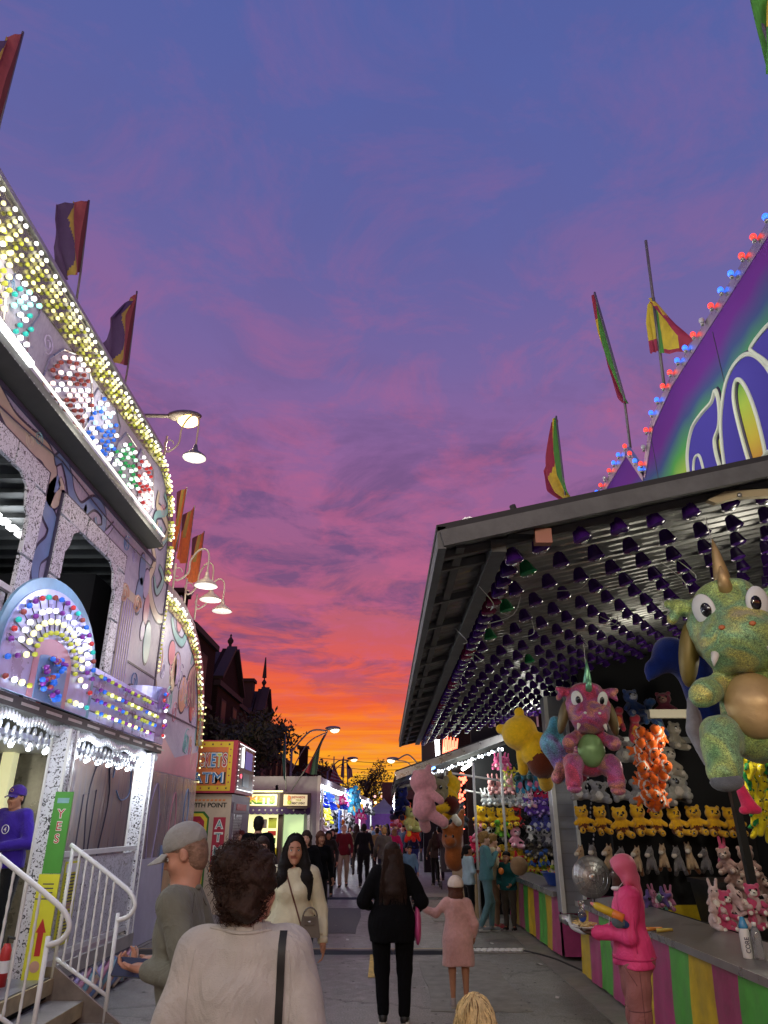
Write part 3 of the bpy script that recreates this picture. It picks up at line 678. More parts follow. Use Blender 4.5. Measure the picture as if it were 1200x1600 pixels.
# roof edge trim band
M_gold=mat("mirror_gold_trim",(.36,.34,.22),.25,.85,var=.35,vs=9)
rb=MB(); rb.prism([(XF+.003,Y0,7.05),(XF+.003,4.6,7.05),(XF+.003,10.9,7.46),(XF+.003,10.9,7.74),(XF+.003,Y0,7.74)],(.017,0,0),M_gold)
curve=[(10.9,7.77),(11.25,7.7),(11.6,7.52),(11.9,7.22),(12.12,6.8),(12.25,6.3),(12.29,5.75)]
def inner(c,d):
    o=[]
    for i,(y,z) in enumerate(c):
        a=c[max(i-1,0)]; b_=c[min(i+1,len(c)-1)]; dy=b_[0]-a[0]; dz=b_[1]-a[1]; l=math.hypot(dy,dz); o.append((y+dz/l*d,z-dy/l*d))
    return o
ci=inner(curve,.29)
rb.grid([[Vector((XF+.021,y,z-.02)) for y,z in curve],[Vector((XF+.021,y,z)) for y,z in ci]],M_gold)
curve2=prof2[:9]; ci2=inner(curve2,.34)
rb.grid([[Vector((XF-.035,y,z-.02)) for y,z in curve2],[Vector((XF-.035,y,z)) for y,z in ci2]],M_gold)
rb.build('roof_band',fun)
cp=MB(); cp.box((XF-T,Y0,7.77),(XF+.06,10.9,7.83),M_steel); 
for c in (curve,curve2):
    for a,b_ in zip(c[:-1],c[1:]): cp.bar((XF-.04,*a),(XF-.04,*b_),.2,.05,M_steel,up=(1,0,0))
cp.build('coping',fun)
# ---- bulbs
M_by=mat("bulb_yellow_lit",(1,1,.5),.3,emit=1.25,ecol=(1,.93,.38)); M_byd=mat("bulb_yellow_dim",(.5,.5,.06),.25,emit=.25,ecol=(.8,.9,.1)); M_bw=mat("bulb_white_lit",(1,1,1),.3,emit=2,ecol=(1,1,1))
M_bsock=mat("bulb_socket",(.35,.35,.33),.3,.7)
def bulb_mesh(name,ms,r=.036,h=.06,n=7):
    b=MB(); b.lathe([(r*.55,0),(r*.6,h*.4)],M_bsock,n=n); b.lathe([(r*.75,h*.3),(r,h*.6),(r*.85,h*.95),(0,h*1.12)],ms,n=n)
    return b
def col_bulb(c,e,name): return mat(name,c,.2,emit=e,ecol=c)
B_teal=col_bulb((.35,1,.85),1.35,"bulb_teal_lit"); B_teald=col_bulb((.02,.45,.4),.5,"bulb_teal_dim"); B_blue=col_bulb((.35,.65,1),1.35,"bulb_blue_lit"); B_blued=col_bulb((.02,.12,.6),.6,"bulb_blue_dim")
B_grn=col_bulb((.55,1,.65),1.35,"bulb_green_lit"); B_grnd=col_bulb((.02,.3,.08),.5,"bulb_green_dim"); B_red=col_bulb((1,.55,.5),1.35,"bulb_red_lit"); B_redd=col_bulb((.5,.03,.03),.4,"bulb_red_dim"); B_purd=col_bulb((.2,.03,.3),.2,"bulb_purple_dim"); B_wht=M_bw
B_pnk=col_bulb((1,.72,.66),1.4,"bulb_pink_lit"); B_brn=col_bulb((.3,.06,.05),.2,"bulb_maroon_dim")
BM={}
def bmesh_for(m,r=.036,h=.06):
    k=(m.name,r,h)
    if k not in BM: BM[k]=bulb_mesh('bulb',m,r,h)
    return BM[k]
RX=Matrix(((0,0,1),(0,1,0),(-1,0,0)))   # z axis -> +x
bulbs=[]   # (pos, material, r, h)
rg=random.Random(11)
def edge_bulbs(c_out,x,pitch,rows,step,taper=True):
    # walk along the edge curve
    L_=0; k=0; pts=[Vector((x,y,z)) for y,z in c_out]; acc=0
    for i in range(len(pts)-1):
        a=pts[i]; b_=pts[i+1]; seg=(b_-a).length; d=(b_-a).normalized(); n=Vector((0,d.z,-d.y)); 
        t=acc
        while t<seg:
            k+=1
            lit=(k%4!=0)
            for j in range(rows):
                yy_=a.y+d.y*t; q_=min(1.35,max(.48,1.28-.135*(yy_-4.6))) if taper else 1
                if taper and yy_>9.6 and j>3: continue
                o=a+d*(t+ (pitch*.5 if j%2 else 0))+n*(.06+j*step*q_)+Vector((0,rg.uniform(-.008,.008),rg.uniform(-.008,.008)))
                if rg.random()<.04: continue
                mm=M_bw if (j==0 and lit) else (M_by if (lit and (k+j)%4!=1) else M_byd)
                if lit or j in(1,3): bulbs.append((o,mm,.026,.05))
            t+=pitch
        acc=t-seg
edge_bulbs([(2.0,7.74),(10.9,7.76)]+curve[1:],XF+.022,.125,5,.105)
edge_bulbs(curve2[:-1],XF-.034,.14,3,.085,False)
def cluster(poly,lits,dims,step=.122,p=.72,r=.030,X=XF+.003):
    p=p*.86
    P2=[(lambda v:(v.y,v.z))(onX(px,py,XF)) for px,py in poly]
    ys=[p_[0] for p_ in P2]; zs=[p_[1] for p_ in P2]; z=min(zs); row=0
    while z<max(zs):
        y=min(ys)+(step*.5 if row%2 else 0)
        while y<max(ys):
            ins=False; n=len(P2)
            for i in range(n):
                (y1,z1),(y2,z2)=P2[i],P2[(i+1)%n]
                if (z1>z)!=(z2>z) and y<(y2-y1)*(z-z1)/(z2-z1)+y1: ins=not ins
            if ins and rg.random()<.94: bulbs.append((Vector((X,y+rg.uniform(-.014,.014),z+rg.uniform(-.014,.014))),rg.choice(lits) if rg.random()<p else rg.choice(dims),r,.07))
            y+=step
        z+=step*.95; row+=1
cluster([(-6,345),(8,372),(16,420),(12,455),(0,500),(-14,470)],[M_by,M_by,B_wht],[M_byd])
cluster([(22,428),(60,468),(58,485),(42,510),(36,568),(22,560),(8,500),(10,455)],[B_teal,B_wht],[B_teald])
cluster([(98,552),(130,565),(136,595),(140,640),(128,665),(112,655),(86,636),(72,625),(70,590),(78,565)],[B_wht,B_pnk],[B_brn],p=.75)
cluster([(152,613),(176,640),(182,665),(176,700),(166,732),(150,712),(132,690),(134,655)],[B_blue,B_wht],[B_blued],p=.62)
cluster([(196,682),(208,700),(210,770),(200,768),(184,745),(170,735),(178,705)],[B_grn,B_wht],[B_grnd],p=.6)
cluster([(220,708),(234,735),(234,790),(226,806),(212,790),(207,765),(212,725)],[B_pnk,B_wht,B_red],[B_redd],p=.65)
# thin outlines of the feathers
fo=MB()
for poly in ([(26,422),(64,470),(60,492),(44,515),(38,572),(20,562),(4,500),(8,450)],[(98,546),(134,560),(142,598),(144,645),(130,672),(110,662),(66,630),(66,588),(76,560)],[(152,606),(180,638),(187,668),(180,704),(167,740),(148,716),(128,692),(130,650)],[(196,676),(212,698),(214,776),(198,774),(180,750),(166,738),(174,703)],[(220,702),(238,734),(238,794),(226,812),(209,793),(203,766),(209,722)]):
    v=[onX(*q,XF) for q in poly]+[onX(*poly[0],XF)]; fo.tube([p+Vector((.01,0,0)) for p in v],.012,M_alu,5)
fo.build('feather_frame',fun)
# ---- window surrounds
wf=MB()
def frame(y0,y1,z0,z1,w=.26,x=XF+.004,th=.05,m=M_fil):
    n=max(1,int((y1-y0)/.7)); 
    for i in range(n):
        a=y0+(y1-y0)*i/n; c=y0+(y1-y0)*(i+1)/n-.035; wf.box((x,a,z1-w),(x+th,c,z1),m)
    k=max(1,int((z1-w-z0)/.62))
    for i in range(k):
        a=z0+(z1-w-z0)*i/k; c=z0+(z1-w-z0)*(i+1)/k-.03
        for yy in (y0,y1-w): wf.box((x,yy,a),(x+th,yy+w,c),m)
    for yy,s_ in ((y0+w,1),(y1-w,-1)): wf.prism([(x+.01,yy,z1-w),(x+.01,yy+s_*.34,z1-w),(x+.01,yy+s_*.16,z1-w-.1),(x+.01,yy+s_*.1,z1-w-.3),(x+.01,yy,z1-w-.42)],(.03,0,0),m)
    wf.box((x-.004,y0-.03,z0),(x+.03,y0,z1+.03),P_out); wf.box((x-.004,y1,z0),(x+.03,y1+.03,z1+.03),P_out); wf.box((x-.004,y0-.03,z1),(x+.03,y1+.03,z1+.035),P_out)
frame(W1[0]-.0,W1[1]+.0,W1[2]-.5,W1[3]+.05); frame(W2[0],W2[1]+.02,W2[2],W2[3]+.03)
wf.build('window_surround',fun)
# openings: the wall boxes leave the whole rectangle open, rails across the bottom
ra=MB(); ra.bar((XF+.04,W1[0],3.98),(XF+.04,W1[1]-.3,3.98),.05,.06,M_white); ra.bar((XF+.04,W2[0]+.26,3.62),(XF+.04,W2[1]-.26,3.62),.04,.05,M_white)
ra.box((XF-.02,W1[0],3.3),(XF-.0,W1[1]-.3,3.95),M_filh); ra.bar((XF+.03,W2[0]+.2,3.35),(XF+.03,12.2,3.30),.02,.02,M_steel)
ra.build('balustrade',fun)
# interior of the upper floor
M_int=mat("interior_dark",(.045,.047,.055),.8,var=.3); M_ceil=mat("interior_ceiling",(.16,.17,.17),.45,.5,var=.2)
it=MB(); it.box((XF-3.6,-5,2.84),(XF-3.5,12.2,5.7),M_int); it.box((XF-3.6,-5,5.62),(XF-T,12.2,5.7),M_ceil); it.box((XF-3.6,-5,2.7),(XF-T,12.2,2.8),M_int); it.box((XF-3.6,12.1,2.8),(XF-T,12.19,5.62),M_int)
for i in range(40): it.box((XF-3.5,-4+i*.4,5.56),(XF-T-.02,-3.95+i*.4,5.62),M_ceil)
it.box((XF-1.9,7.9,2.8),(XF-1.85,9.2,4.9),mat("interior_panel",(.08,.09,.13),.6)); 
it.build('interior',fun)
rp=MB(); rp.box((XF-.9,9.0,2.8),(XF-.86,11.5,4.35),P_red); 
for (y,z,r_) in ((9.3,3.9,.13),(9.75,4.05,.13),(10.3,3.9,.12)):
    rp.ell((XF-.83,y,z),(.02,r_*.8,r_*1.1),P_blue); rp.tube([(XF-.84,y,z-r_),(XF-.84,y+.1,3.3)],.008,P_out,4)
rp.build('red_panel',fun,smooth=False)
M_led=mat("led_white",(1,1,1),.4,emit=4,ecol=(1,1,1))
for (ya,za,n) in ((4.9,5.5,9),(8.3,5.5,6)):
    for i in range(n):
        l=MB(); l.box((XF-1.3,ya+i*.24,5.5),(XF-1.18,ya+i*.24+.13,5.55),M_led); l.build('downlight',fun)
# ---- balcony
XB=-3.2; YB0=4.8; YB1=10.55
bal=MB(); bal.box((XF+.01,YB0-6,2.66),(XB+.03,YB1,2.76),M_black)
for i in range(12): bal.box((XB+.031,YB0+i*.5,2.70),(XB+.036,YB0+i*.5+.34,2.725),M_steel)
bal.build('balcony_floor',fun)
M_arch=mat("arch_sheet",(.46,.48,.80),.3,.4,var=.25,vs=4); M_archb=mat("arch_blue_rim",(.16,.30,.42),.45,.1,var=.2)
ar=MB(); yc=6.72
def archpoly(rw,ztop,x): return [(x,yc-rw,2.78)]+[(x,yc+rw*math.cos(a),3.15+(ztop-3.15)*math.sin(a)) for a in [PI-PI*i/24 for i in range(25)]]+[(x,yc+rw,2.78)]
ar.prism(archpoly(1.06,3.93,XB),(.03,0,0),M_archb); ar.prism(archpoly(.96,3.82,XB+.031),(.012,0,0),M_arch); ar.prism(archpoly(.40,3.36,XB+.044),(.008,0,0),P_pink); ar.prism(archpoly(.3,3.2,XB+.053),(.006,0,0),P_blue)
for k in range(15):
    a=PI*(k+.5)/15; c,s_=math.cos(a),math.sin(a)
    ar.bar((XB+.046,yc+.42*c,3.12+.3*s_),(XB+.046,yc+.9*c,3.15+.62*s_),.008,.006,P_out)
ar.build('arch_sign',fun)
bp=MB(); bp.box((XB,yc+1.07,2.78),(XB+.03,YB1-.42,3.32),M_arch); bp.box((XB-.0,-4,2.78),(XB+.03,yc-1.07,3.32),M_arch)
for k in range(4): bp.bar((XB+.032,yc+1.07,2.86+.13*k),(XB+.032,YB1-.42,2.9+.13*k),.006,.012,P_out)
for i in range(10):
    a0=-PI/2+PI*.62*i/10; a1=-PI/2+PI*.62*(i+1)/10; cxx,cyy,rr=XB-.40,YB1-.42,.43
    p=[(cxx+rr*math.cos(a)*1.0,cyy-rr*0+rr*(math.sin(a)+1)*.62,z) for z in (2.78,3.55) for a in (a0,a1)]
    bp.add([p[0],p[1],p[3],p[2]],[(0,1,2,3)],M_arch)
bp.prism([(XB+.0,YB1-.41,2.78),(XB+.0,YB1-.41,3.35),(XB,YB1-.3,3.52),(XB,YB1-.12,3.56),(XB,YB1-.02,3.45),(XB,YB1,2.78)],(.03,0,0),mat("arch_end",(.22,.18,.38),.35,.3,var=.3,vs=8))
bp.build('balcony_panel',fun)
xb=XB+.045
def ring(r1,z1,n,ms,r=.03,zz=3.15,a0=-.28,a1=PI+.28,h=.055):
    for i in range(n):
        a=a0+(a1-a0)*i/(n-1); y=yc+r1*math.cos(a); z=zz+(z1-zz)*math.sin(a) if math.sin(a)>0 else zz+.36*math.sin(a)*3.2/1.0*.9
        bulbs.append((Vector((xb,y,max(z,2.84))),ms[i%len(ms)],r,h))
ring(.90,3.74,25,[B_teald,B_redd,B_purd,B_blued,B_brn],.027)
ring(.74,3.62,20,[B_wht,B_wht,B_purd,B_wht],.026)
ring(.60,3.52,17,[M_by,M_by,M_by],.029)
ring(.45,3.42,15,[M_byd],.024)
for i in range(34):
    a=rg.uniform(0,2*PI); q=math.sqrt(rg.random()); bulbs.append((Vector((xb+.018,yc+.27*q*math.cos(a),3.0+.2*q*math.sin(a)+.0)),rg.choice([B_blued,B_blued,B_purd,B_brn]),.026,.06))
for i in range(22):
    y=yc+1.15+i*.118
    for j,z in enumerate((3.24,3.1,2.98,2.86)):
        if y<YB1-.5 and rg.random()<.85: bulbs.append((Vector((xb-.008,y+(.05 if j%2 else 0),z)),[[B_purd,M_byd,B_wht],[M_byd,M_by,B_brn],[B_blued,M_byd],[B_purd,M_by]][j][i%2] if (i//3)%2 else rg.choice([M_byd,B_purd,B_blued]),.024,.05))
for i in range(16):
    bulbs.append((Vector((xb-.008,YB1-.38+.34*rg.random(),2.85+.62*rg.random())),rg.choice([B_wht,B_redd,B_purd,B_purd,B_blued]),.027,.05))
# string of white bulbs down the far side edge of the lower section
for i in range(12): bulbs.append((Vector((XF-.02,16.0,4.1-.14*i)),M_by,.02,.04))
for i in range(20): bulbs.append((Vector((XF+.02,12.26,5.6-.075*i)),rg.choice([M_by,M_byd]),.018,.04))
def shown(b):
    p,m,r,h=b; z=p.z-CH; t=p.y*math.cos(PITCH)+z*math.sin(PITCH); px=600+FPX*p.x/t; py=800-FPX*(z*math.cos(PITCH)-p.y*math.sin(PITCH))/t
    return (-5<px<1205 and 0<py<1600), FPX*r/max(t,.3)
bulbs.sort(key=lambda b:-(shown(b)[1] if shown(b)[0] else -1))
vis=bulbs
rest=MB(); bm_={}
for i,(p,m,r,h) in enumerate(vis):
    k=(m.name,r,h)
    if i<100:
        if k not in bm_:
            src=bulb_mesh('bulb',m,r,h); src.v=[tuple(RX@Vector(v)) for v in src.v]; bm_[k]=src.mesh('bulb',True)
        put('bulb',bm_[k],fun,True,p)
    else:
        src=bmesh_for(m,r,h); rest.v_off=len(rest.v)
        o=len(rest.v); rest.v+=[tuple(p+RX@Vector(v)) for v in src.v]
        idx=[rest.mi(x) for x in src.mats]; rest.f+=[tuple(j+o for j in f) for f in src.f]; rest.m+=[idx[q] for q in src.m]
tag(rest.build('bulb_array',fun,smooth=True),kind='stuff')
# crystal fringe below the balcony
M_cry=mat("crystal_drop",(.75,.78,.85),.08,.6,emit=.12,ecol=(.8,.85,1)); cf=MB(); M_crl=mat("crystal_lamp",(.9,.95,1),.3,emit=9,ecol=(.85,.93,1))
for i in range(86):
    y=4.9+i*.066
    for j in range(3):
        if i%2==j%2 or j==0: cf.ell((XB-.02-.09*j,y,2.60-.07*j+.02*math.sin(i*.7)),(.022,.024,.052),M_cry,n=6,k=4)
for i in range(30): cf.ell((XB-.26-.1*(i%2),5.0+i*.185,2.44),(.03,.035,.03),M_crl,n=6,k=4)
tag(cf.build('crystal_fringe',fun,smooth=True),kind='stuff')
# ---- lobby, deck, columns
M_deck=mat("deck_plate",(.35,.36,.42),.35,.5,var=.25,vs=5,bump=.3,bs=50)
dk=MB(); dk.box((XF-1.9,2,.44),(-3.19,10.25,.5),M_deck); dk.box((-3.19,2,.44),(-2.97,7.42,.5),M_deck); dk.box((-3.19,7.45,.36),(-3.15,10.25,.5),mat("deck_edge",(.4,.38,.34),.6,var=.2)); dk.build('deck',fun)
ds=MB(); ds.box((-3.2,7.46,.0),(-3.18,10.3,.36),P_out)
rr=random.Random(4)
for i in range(24):
    y=7.6+i*.112; c=[P_blue,P_cream,P_lil,P_pink,P_teal,P_peach][i%6]
    ribl=[(-3.176+.0006*i,y+.16*math.sin(t*1.4+i)+t*.05,.02+t*.085) for t in [k*.5 for k in range(8)]]
    ds.tube(ribl,[.02+.035*math.sin(PI*k/7) for k in range(8)],c,6)
ds.build('deck_skirt',fun,smooth=True)
def post(mb,x,y,z0,z1,w=.17,m=M_fil):
    mb.box((x-w/2,y-w/2,z0),(x+w/2,y+w/2,z1),m)
    for sx in (-1,1):
        for sy in (-1,1): mb.box((x+sx*w/2-.012,y+sy*w/2-.012,z0),(x+sx*w/2+.012,y+sy*w/2+.012,z1),M_white)
for (x,y) in ((-3.22,7.42),(-3.24,10.1),(-3.22,4.9)):
    b=MB(); post(b,x,y,.5,2.62); b.build('porch_column',fun)
M_yel=mat("lit_cream_pillar",(.75,.72,.4),.4,emit=.35,ecol=(1,.95,.55))
for y,x in ((5.6,-5.2),(6.6,-5.1),(7.5,-4.9),(8.35,-5.0),(9.15,-4.6)): lb=MB(); lb.box((x-.07,y-.07,.5),(x+.07,y+.07,2.55),M_yel); lb.build('lobby_pillar',fun)
lm=MB(); lm.box((XF-2.0,2,.5),(XF-1.95,9.4,2.6),mat("lobby_mirror",(.5,.55,.6),.12,.9)); lm.box((XF-2.0,9.36,.5),(XF-.12,9.42,2.6),mat("lobby_side",(.12,.11,.1),.3,.4,var=.4,vs=7)); lm.box((XF-2,2,2.56),(XF-.1,9.4,2.6),M_white); lm.build('lobby_wall',fun)
# white perforated rail between the stair and the far column
rl=MB(); rl.box((-3.21,7.62,.62),(-3.19,9.98,1.42),M_filh); rl.build('filigree_panel',fun)
rf=MB()
for z in (1.47,.58): rf.bar((-3.2,7.55,z),(-3.2,10.0,z),.04,.05,M_white)
for i in range(22):
    y=7.7+i*.104; rf.tube([(-3.2,y+.04*math.cos(a),1.34+.07*math.sin(a)) for a in [2*PI*k/10 for k in range(11)]],.008,M_white,4)
rf.build('guard_rail',fun,smooth=False)
wpn=MB(); wpn.hexa([(-3.86,12.4,.02),(-3.82,12.4,.02),(-3.82,13.78,.02),(-3.86,13.78,.02),(-3.93,12.4,1.22),(-3.90,12.4,1.22),(-3.90,13.78,1.22),(-3.93,13.78,1.22)],mat("pale_board",(.5,.52,.6),.5,var=.08))
tag(wpn.build('leaning_board'),'pale blue-grey board leaning against the foot of the fun house wall','board')
tp=MB(); tp.box((XF-.015,14.1,.34),(XF,15.9,1.4),mat('panel_tan',(.62,.45,.22),.5,var=.15,vs=5)); tp.box((XF-.013,13.82,.34),(XF+.002,14.1,1.4),P_blue); tp.build('tan_panel',fun)
# ---- stairs
st=thing('entry_stairs','short metal entry steps of the fun house, lower left corner','stairs',(-2.7,6.6,0))
M_tread=mat("tread_plate",(.38,.36,.35),.35,.5,var=.25,bump=.4,bs=60); M_nose=mat("nosing_tan",(.42,.34,.2),.55,var=.3)
SX=[-2.08,-2.37,-2.66,-2.96]; SZ=[.165,.33,.5]
for i in range(3):
    b=MB(); b.box((SX[i+1],5.9,SZ[i]-.04),(SX[i]+.02,7.38,SZ[i]),M_tread) if i<2 else None; b.box((SX[i]+.0,5.9,SZ[i]-.12),(SX[i]+.025,7.38,SZ[i]-.002),M_nose); b.box((SX[i]-.03,5.9,SZ[i]-.16),(SX[i]-.02,7.38,SZ[i]-.04),M_dark)
    if i==2: b.v=[(v[0]-.29,v[1],v[2]) for v in b.v]
    elif i==1: b.v=[(v[0]-.29,v[1],v[2]) for v in b.v]
    else: b.v=[(v[0]-.29,v[1],v[2]) for v in b.v]
    b.build('tread',st)
for y in (5.86,7.385):
    b=MB(); b.prism([(-2.26,y,0),(-2.26,y,.14),(-2.93,y,.58),(-3.05,y,.58),(-3.05,y,0)],(0,.03,0),mat("stringer_brown",(.20,.16,.13),.5,.3,var=.3)); b.build('stringer',st)
def handrail(label,y,xp,x0,nb,dz=0):
    t=thing('handrail',label,'handrail',(xp,y,0)); b=MB(); k0=(xp-.02-x0)
    b.tube(spline([(x0,y,1.24+.63*k0+dz),(xp-.25,y,1.39+dz),(xp-.04,y,1.255+dz),(xp+.09,y,1.16+dz),(xp+.145,y,1.06+dz),(xp+.10,y,.975+dz),(xp,y,.94+dz)],7),.021,M_white,8); b.build('top_rail',t,smooth=True)
    b=MB(); b.tube([(xp,y,.1),(xp,y,1.0+dz)],.019,M_white,8); b.build('rail_post',t,smooth=True)
    b=MB(); b.tube([(x0+.03,y,.5 if x0<-2.98 else .45),(x0+.03,y,1.22+.63*k0+dz)],.019,M_white,8); b.build('rail_post',t,smooth=True)
    b=MB(); b.tube([(xp,y,.36+dz),(x0+.03,y,.36+.53*(xp-x0)+dz)],.017,M_white,8); b.build('bottom_rail',t,smooth=True)
    for i in range(nb):
        x=xp-(xp-x0-.03)*(i+1)/(nb+1); zl=.36+.53*(xp-x)+dz; zt=1.24+.63*(xp-.02-x)+dz
        b=MB(); b.tube([(x,y,zl+(zt-zl)*k/18) for k in range(19)],[.0085+.004*(k%2) for k in range(19)],M_white,6); b.build('baluster',t,smooth=True)
handrail('white curled handrail on the far side of the entry steps, next to the green sign',7.40,-2.44,-2.98,6)
handrail('white curled handrail on the near side of the entry steps, at the photo edge',6.10,-2.51,-3.7,9,-.02)
# ---- signs by the steps
M_sg=mat("sign_green",(.07,.30,.04),.45,var=.1); M_sy=mat("sign_yellow",(.72,.72,.04),.5,var=.06); M_red=mat("sign_red",(.5,.03,.03),.5); M_sw=mat("sign_white",(.8,.8,.78),.5)
ys=7.27
t=thing('height_sign',"narrow green sign reading YES above a yellow panel with red arrow beside the steps",'sign',(-3.060,ys,.5))
b=MB(); b.box((-3.150,ys,1.33),(-2.980,ys+.02,2.03),M_sg); text(b,"Y\nE\nS",(-3.065,ys-.004,1.73),(1,0,0),(0,0,1),.1,M_sw,bold=.05,h=.30,w=.085); text(b,"Y\nE\nS",(-3.065,ys-.007,1.73),(1,0,0),(0,0,1),.1,M_red,bold=.0,h=.29,w=.07); b.box((-3.120,ys-.003,1.93),(-3.010,ys,1.975),P_teal); b.build('green_board',t)
b=MB(); b.box((-3.170,ys-.002,.5),(-2.980,ys+.018,1.325),M_sy); b.box((-3.170,ys-.005,1.12),(-2.980,ys-.0025,1.13),P_out)
b.prism([(-3.110,ys-.006,.86),(-3.065,ys-.006,.97),(-3.020,ys-.006,.86)],(0,.003,0),M_red); b.box((-3.090,ys-.006,.68),(-3.040,ys-.003,.86),M_red); b.lathe([(.045,0),(.045,.003)],P_peach,(-3.070,ys-.003,.60),R=Matrix.Rotation(PI/2,3,'X'),n=14)
for k in range(3): b.box((-3.120,ys-.004,1.17+.035*k),(-3.020,ys-.002,1.18+.035*k),P_out)
b.build('yellow_board',t)
t=thing('rules_poster','small yellow poster of printed rules fixed to the white filigree rail','poster',(-3.18,8.0,.7)); b=MB()
b.box((-3.185,7.86,.66),(-3.178,8.22,1.40),M_sy); b.box((-3.1775,7.88,1.30),(-3.176,8.2,1.38),M_sw)
for k in range(20):
    if k in(9,10): b.box((-3.1775,7.90,.70+.03*k),(-3.176,8.18,.725+.03*k),P_peach)
    else: b.box((-3.1775,7.90,.70+.03*k),(-3.176,8.12+.06*((k*7)%3)/2,.712+.03*k),P_out)
b.build('sheet',t)
t=thing('fire_extinguisher','small red fire extinguisher on the deck behind the near handrail','fire extinguisher',(-3.22,7.0,.5)); b=MB(); b.lathe([(.045,0),(.045,.26),(.025,.31),(.0,.32)],M_red,(-3.22,7.0,.5),n=14); b.build('cylinder',t,smooth=True); b=MB(); b.lathe([(.047,.10),(.047,.19)],M_sw,(-3.22,7.0,.5),n=14); b.build('label_band',t); b=MB(); b.tube([(-3.22,7,.81),(-3.22,7,.86),(-3.16,7,.85)],.012,M_black,6); b.build('valve',t)
# ---- goose-neck barn lamps on the fun house edge
M_enam=mat("enamel_cream",(.62,.55,.45),.35); M_enlit=mat("enamel_inside",(.9,.88,.82),.4,emit=.9,ecol=(1,.95,.85)); M_barn=mat("barn_bulb",(1,1,.95),.4,emit=6,ecol=(1,.97,.85))
def barn(label,base,top,head,dark=False,s=1.0,group=None):
    base=Vector(base); top=Vector(top); head=Vector(head); t=thing('barn_lamp',label,'lamp',base,group=group); b=MB()
    v=(top-base); xm_=base.x+.42*(head.x-base.x); pts=[base, Vector((base.x+.3*(xm_-base.x),base.y,base.z-.05*s)),Vector((xm_,base.y,base.z+.18*(top.z-base.z))),Vector((xm_+.02,base.y,base.z+.6*(top.z-base.z))),Vector((.6*xm_+.4*head.x,base.y,top.z-.04*s)),Vector((.25*xm_+.75*head.x,base.y,top.z)),Vector((head.x,head.y,top.z-.13*s)),head+Vector((0,0,.2*s))]
    b.tube(spline(pts,7),.018*s,M_enam,6); b.tube([base+Vector((.06*s+.09*s*math.cos(a),0,.12*s+.09*s*math.sin(a))) for a in [2*PI*i/14 for i in range(12)]],.012*s,M_enam,5); b.tube([base+Vector((0,0,.3*s)),base-Vector((0,0,.3*s))],.02*s,M_enam,6); b.build('gooseneck',t,smooth=True)
    b=MB(); b.lathe([(.03*s,.24*s),(.05*s,.14*s),(.07*s,.1*s),(.13*s,.06*s),(.22*s,-.02*s),(.23*s,-.05*s)],M_enam if not dark else M_pole,head,n=18); b.lathe([(.225*s,-.052*s),(.2*s,-.01*s),(.1*s,.04*s),(0,.06*s)],M_enlit,head,n=18); sh=b.build('shade',t,smooth=True)
    b=MB(); b.ell(head+Vector((0,0,-.01*s)),(.05*s,.05*s,.05*s),M_barn); b.build('bulb',t,smooth=True)
    return t
barn('dark-shaded white lamp on a goose neck just under the orange street lamp',tuple(onY(258,702,11.5)),tuple(onY(299,612+38,11.5)),tuple(onY(304,712,11.5)),True,.95)
for k,(bs_,tp_,hd,Y) in enumerate([((272,903),(330,858),(322,912),12.7),((290,925),(345,880),(329,934),13.8),((306,948),(357,905),(347,952),15.0)]):
    barn(['highest and nearest of the three cream barn lamps curling off the fun house edge','middle of the three cream barn lamps curling off the fun house edge','lowest and farthest of the three cream barn lamps, its bulb showing'][k],tuple(onY(*bs_,Y)),tuple(onY(*tp_,Y)),tuple(onY(*hd,Y)),False,.95,'barn lamps on the fun house corner')
# ---- flags
def flag(name,label,X,pole,quad,mf,mats,waves=2,amp=.05,group=None,axis='X',n=30,m_=40,pr=.014,catn='flag',wav2=0):
    P=(lambda q:onX(*q,X)) if axis=='X' else (lambda q:onY(*q,X))
    pts=[P(q) for q in pole]; t=thing(name,label,catn,pts[-1],group=group); b=MB(); b.tube(pts,pr,M_pole,6); b.build('flagpole',t,smooth=True)
    # quad: list of rows; each row is list of pixel points (>=2) from pole side to fly side
    rows=[[P(q) for q in r] for r in quad]; G=[]
    def at(r,u):
        k=len(r)-1; s_=min(int(u*k),k-1); return r[s_].lerp(r[s_+1],u*k-s_)
    for i in range(n+1):
        v=i/n*(len(rows)-1); a=min(int(v),len(rows)-2); f=v-a; G.append([])
        for j in range(m_+1):
            u=j/m_; p=at(rows[a],u).lerp(at(rows[a+1],u),f); w=amp*math.sin(u*PI*2*waves+v*1.3)*min(1,u*2+.15)+wav2*math.sin(v*5+u*3)
            off=Vector((w,0,0)) if axis=='X' else Vector((0,w,0)); G[-1].append(p+off+(Vector((0,abs(w)*.5,0)) if axis=='X' else Vector((0,0,0))))
    b=MB(); b.grid(G,None,lambda i,j:mats[mf(i/n,j/m_)]); b.build('cloth',t,smooth=True); return t
def fm(n,c): return mat(n,c,.8,var=.15,vs=12,bump=.2,bs=90)
F_pur=fm("flag_purple",(.09,.06,.16)); F_rose=fm("flag_rose",(.34,.09,.11)); F_yel=fm("flag_mustard",(.42,.33,.07)); F_mar=fm("flag_maroon",(.13,.03,.04)); F_org=fm("flag_orange",(.75,.2,.04)); F_grn=fm("flag_green",(.06,.26,.04)); F_red=fm("flag_crimson",(.32,.03,.07)); F_gold=fm("flag_gold",(.60,.48,.04))
FL=[F_mar,F_rose,F_yel,F_pur]
def wavef(v,u): 
    e=.42+.12*math.sin(v*6.0+.5); return 0 if u<.12 else 1 if u<e-.06 else 2 if u<e+.08 else 3
gL='feather flags along the fun house roof'
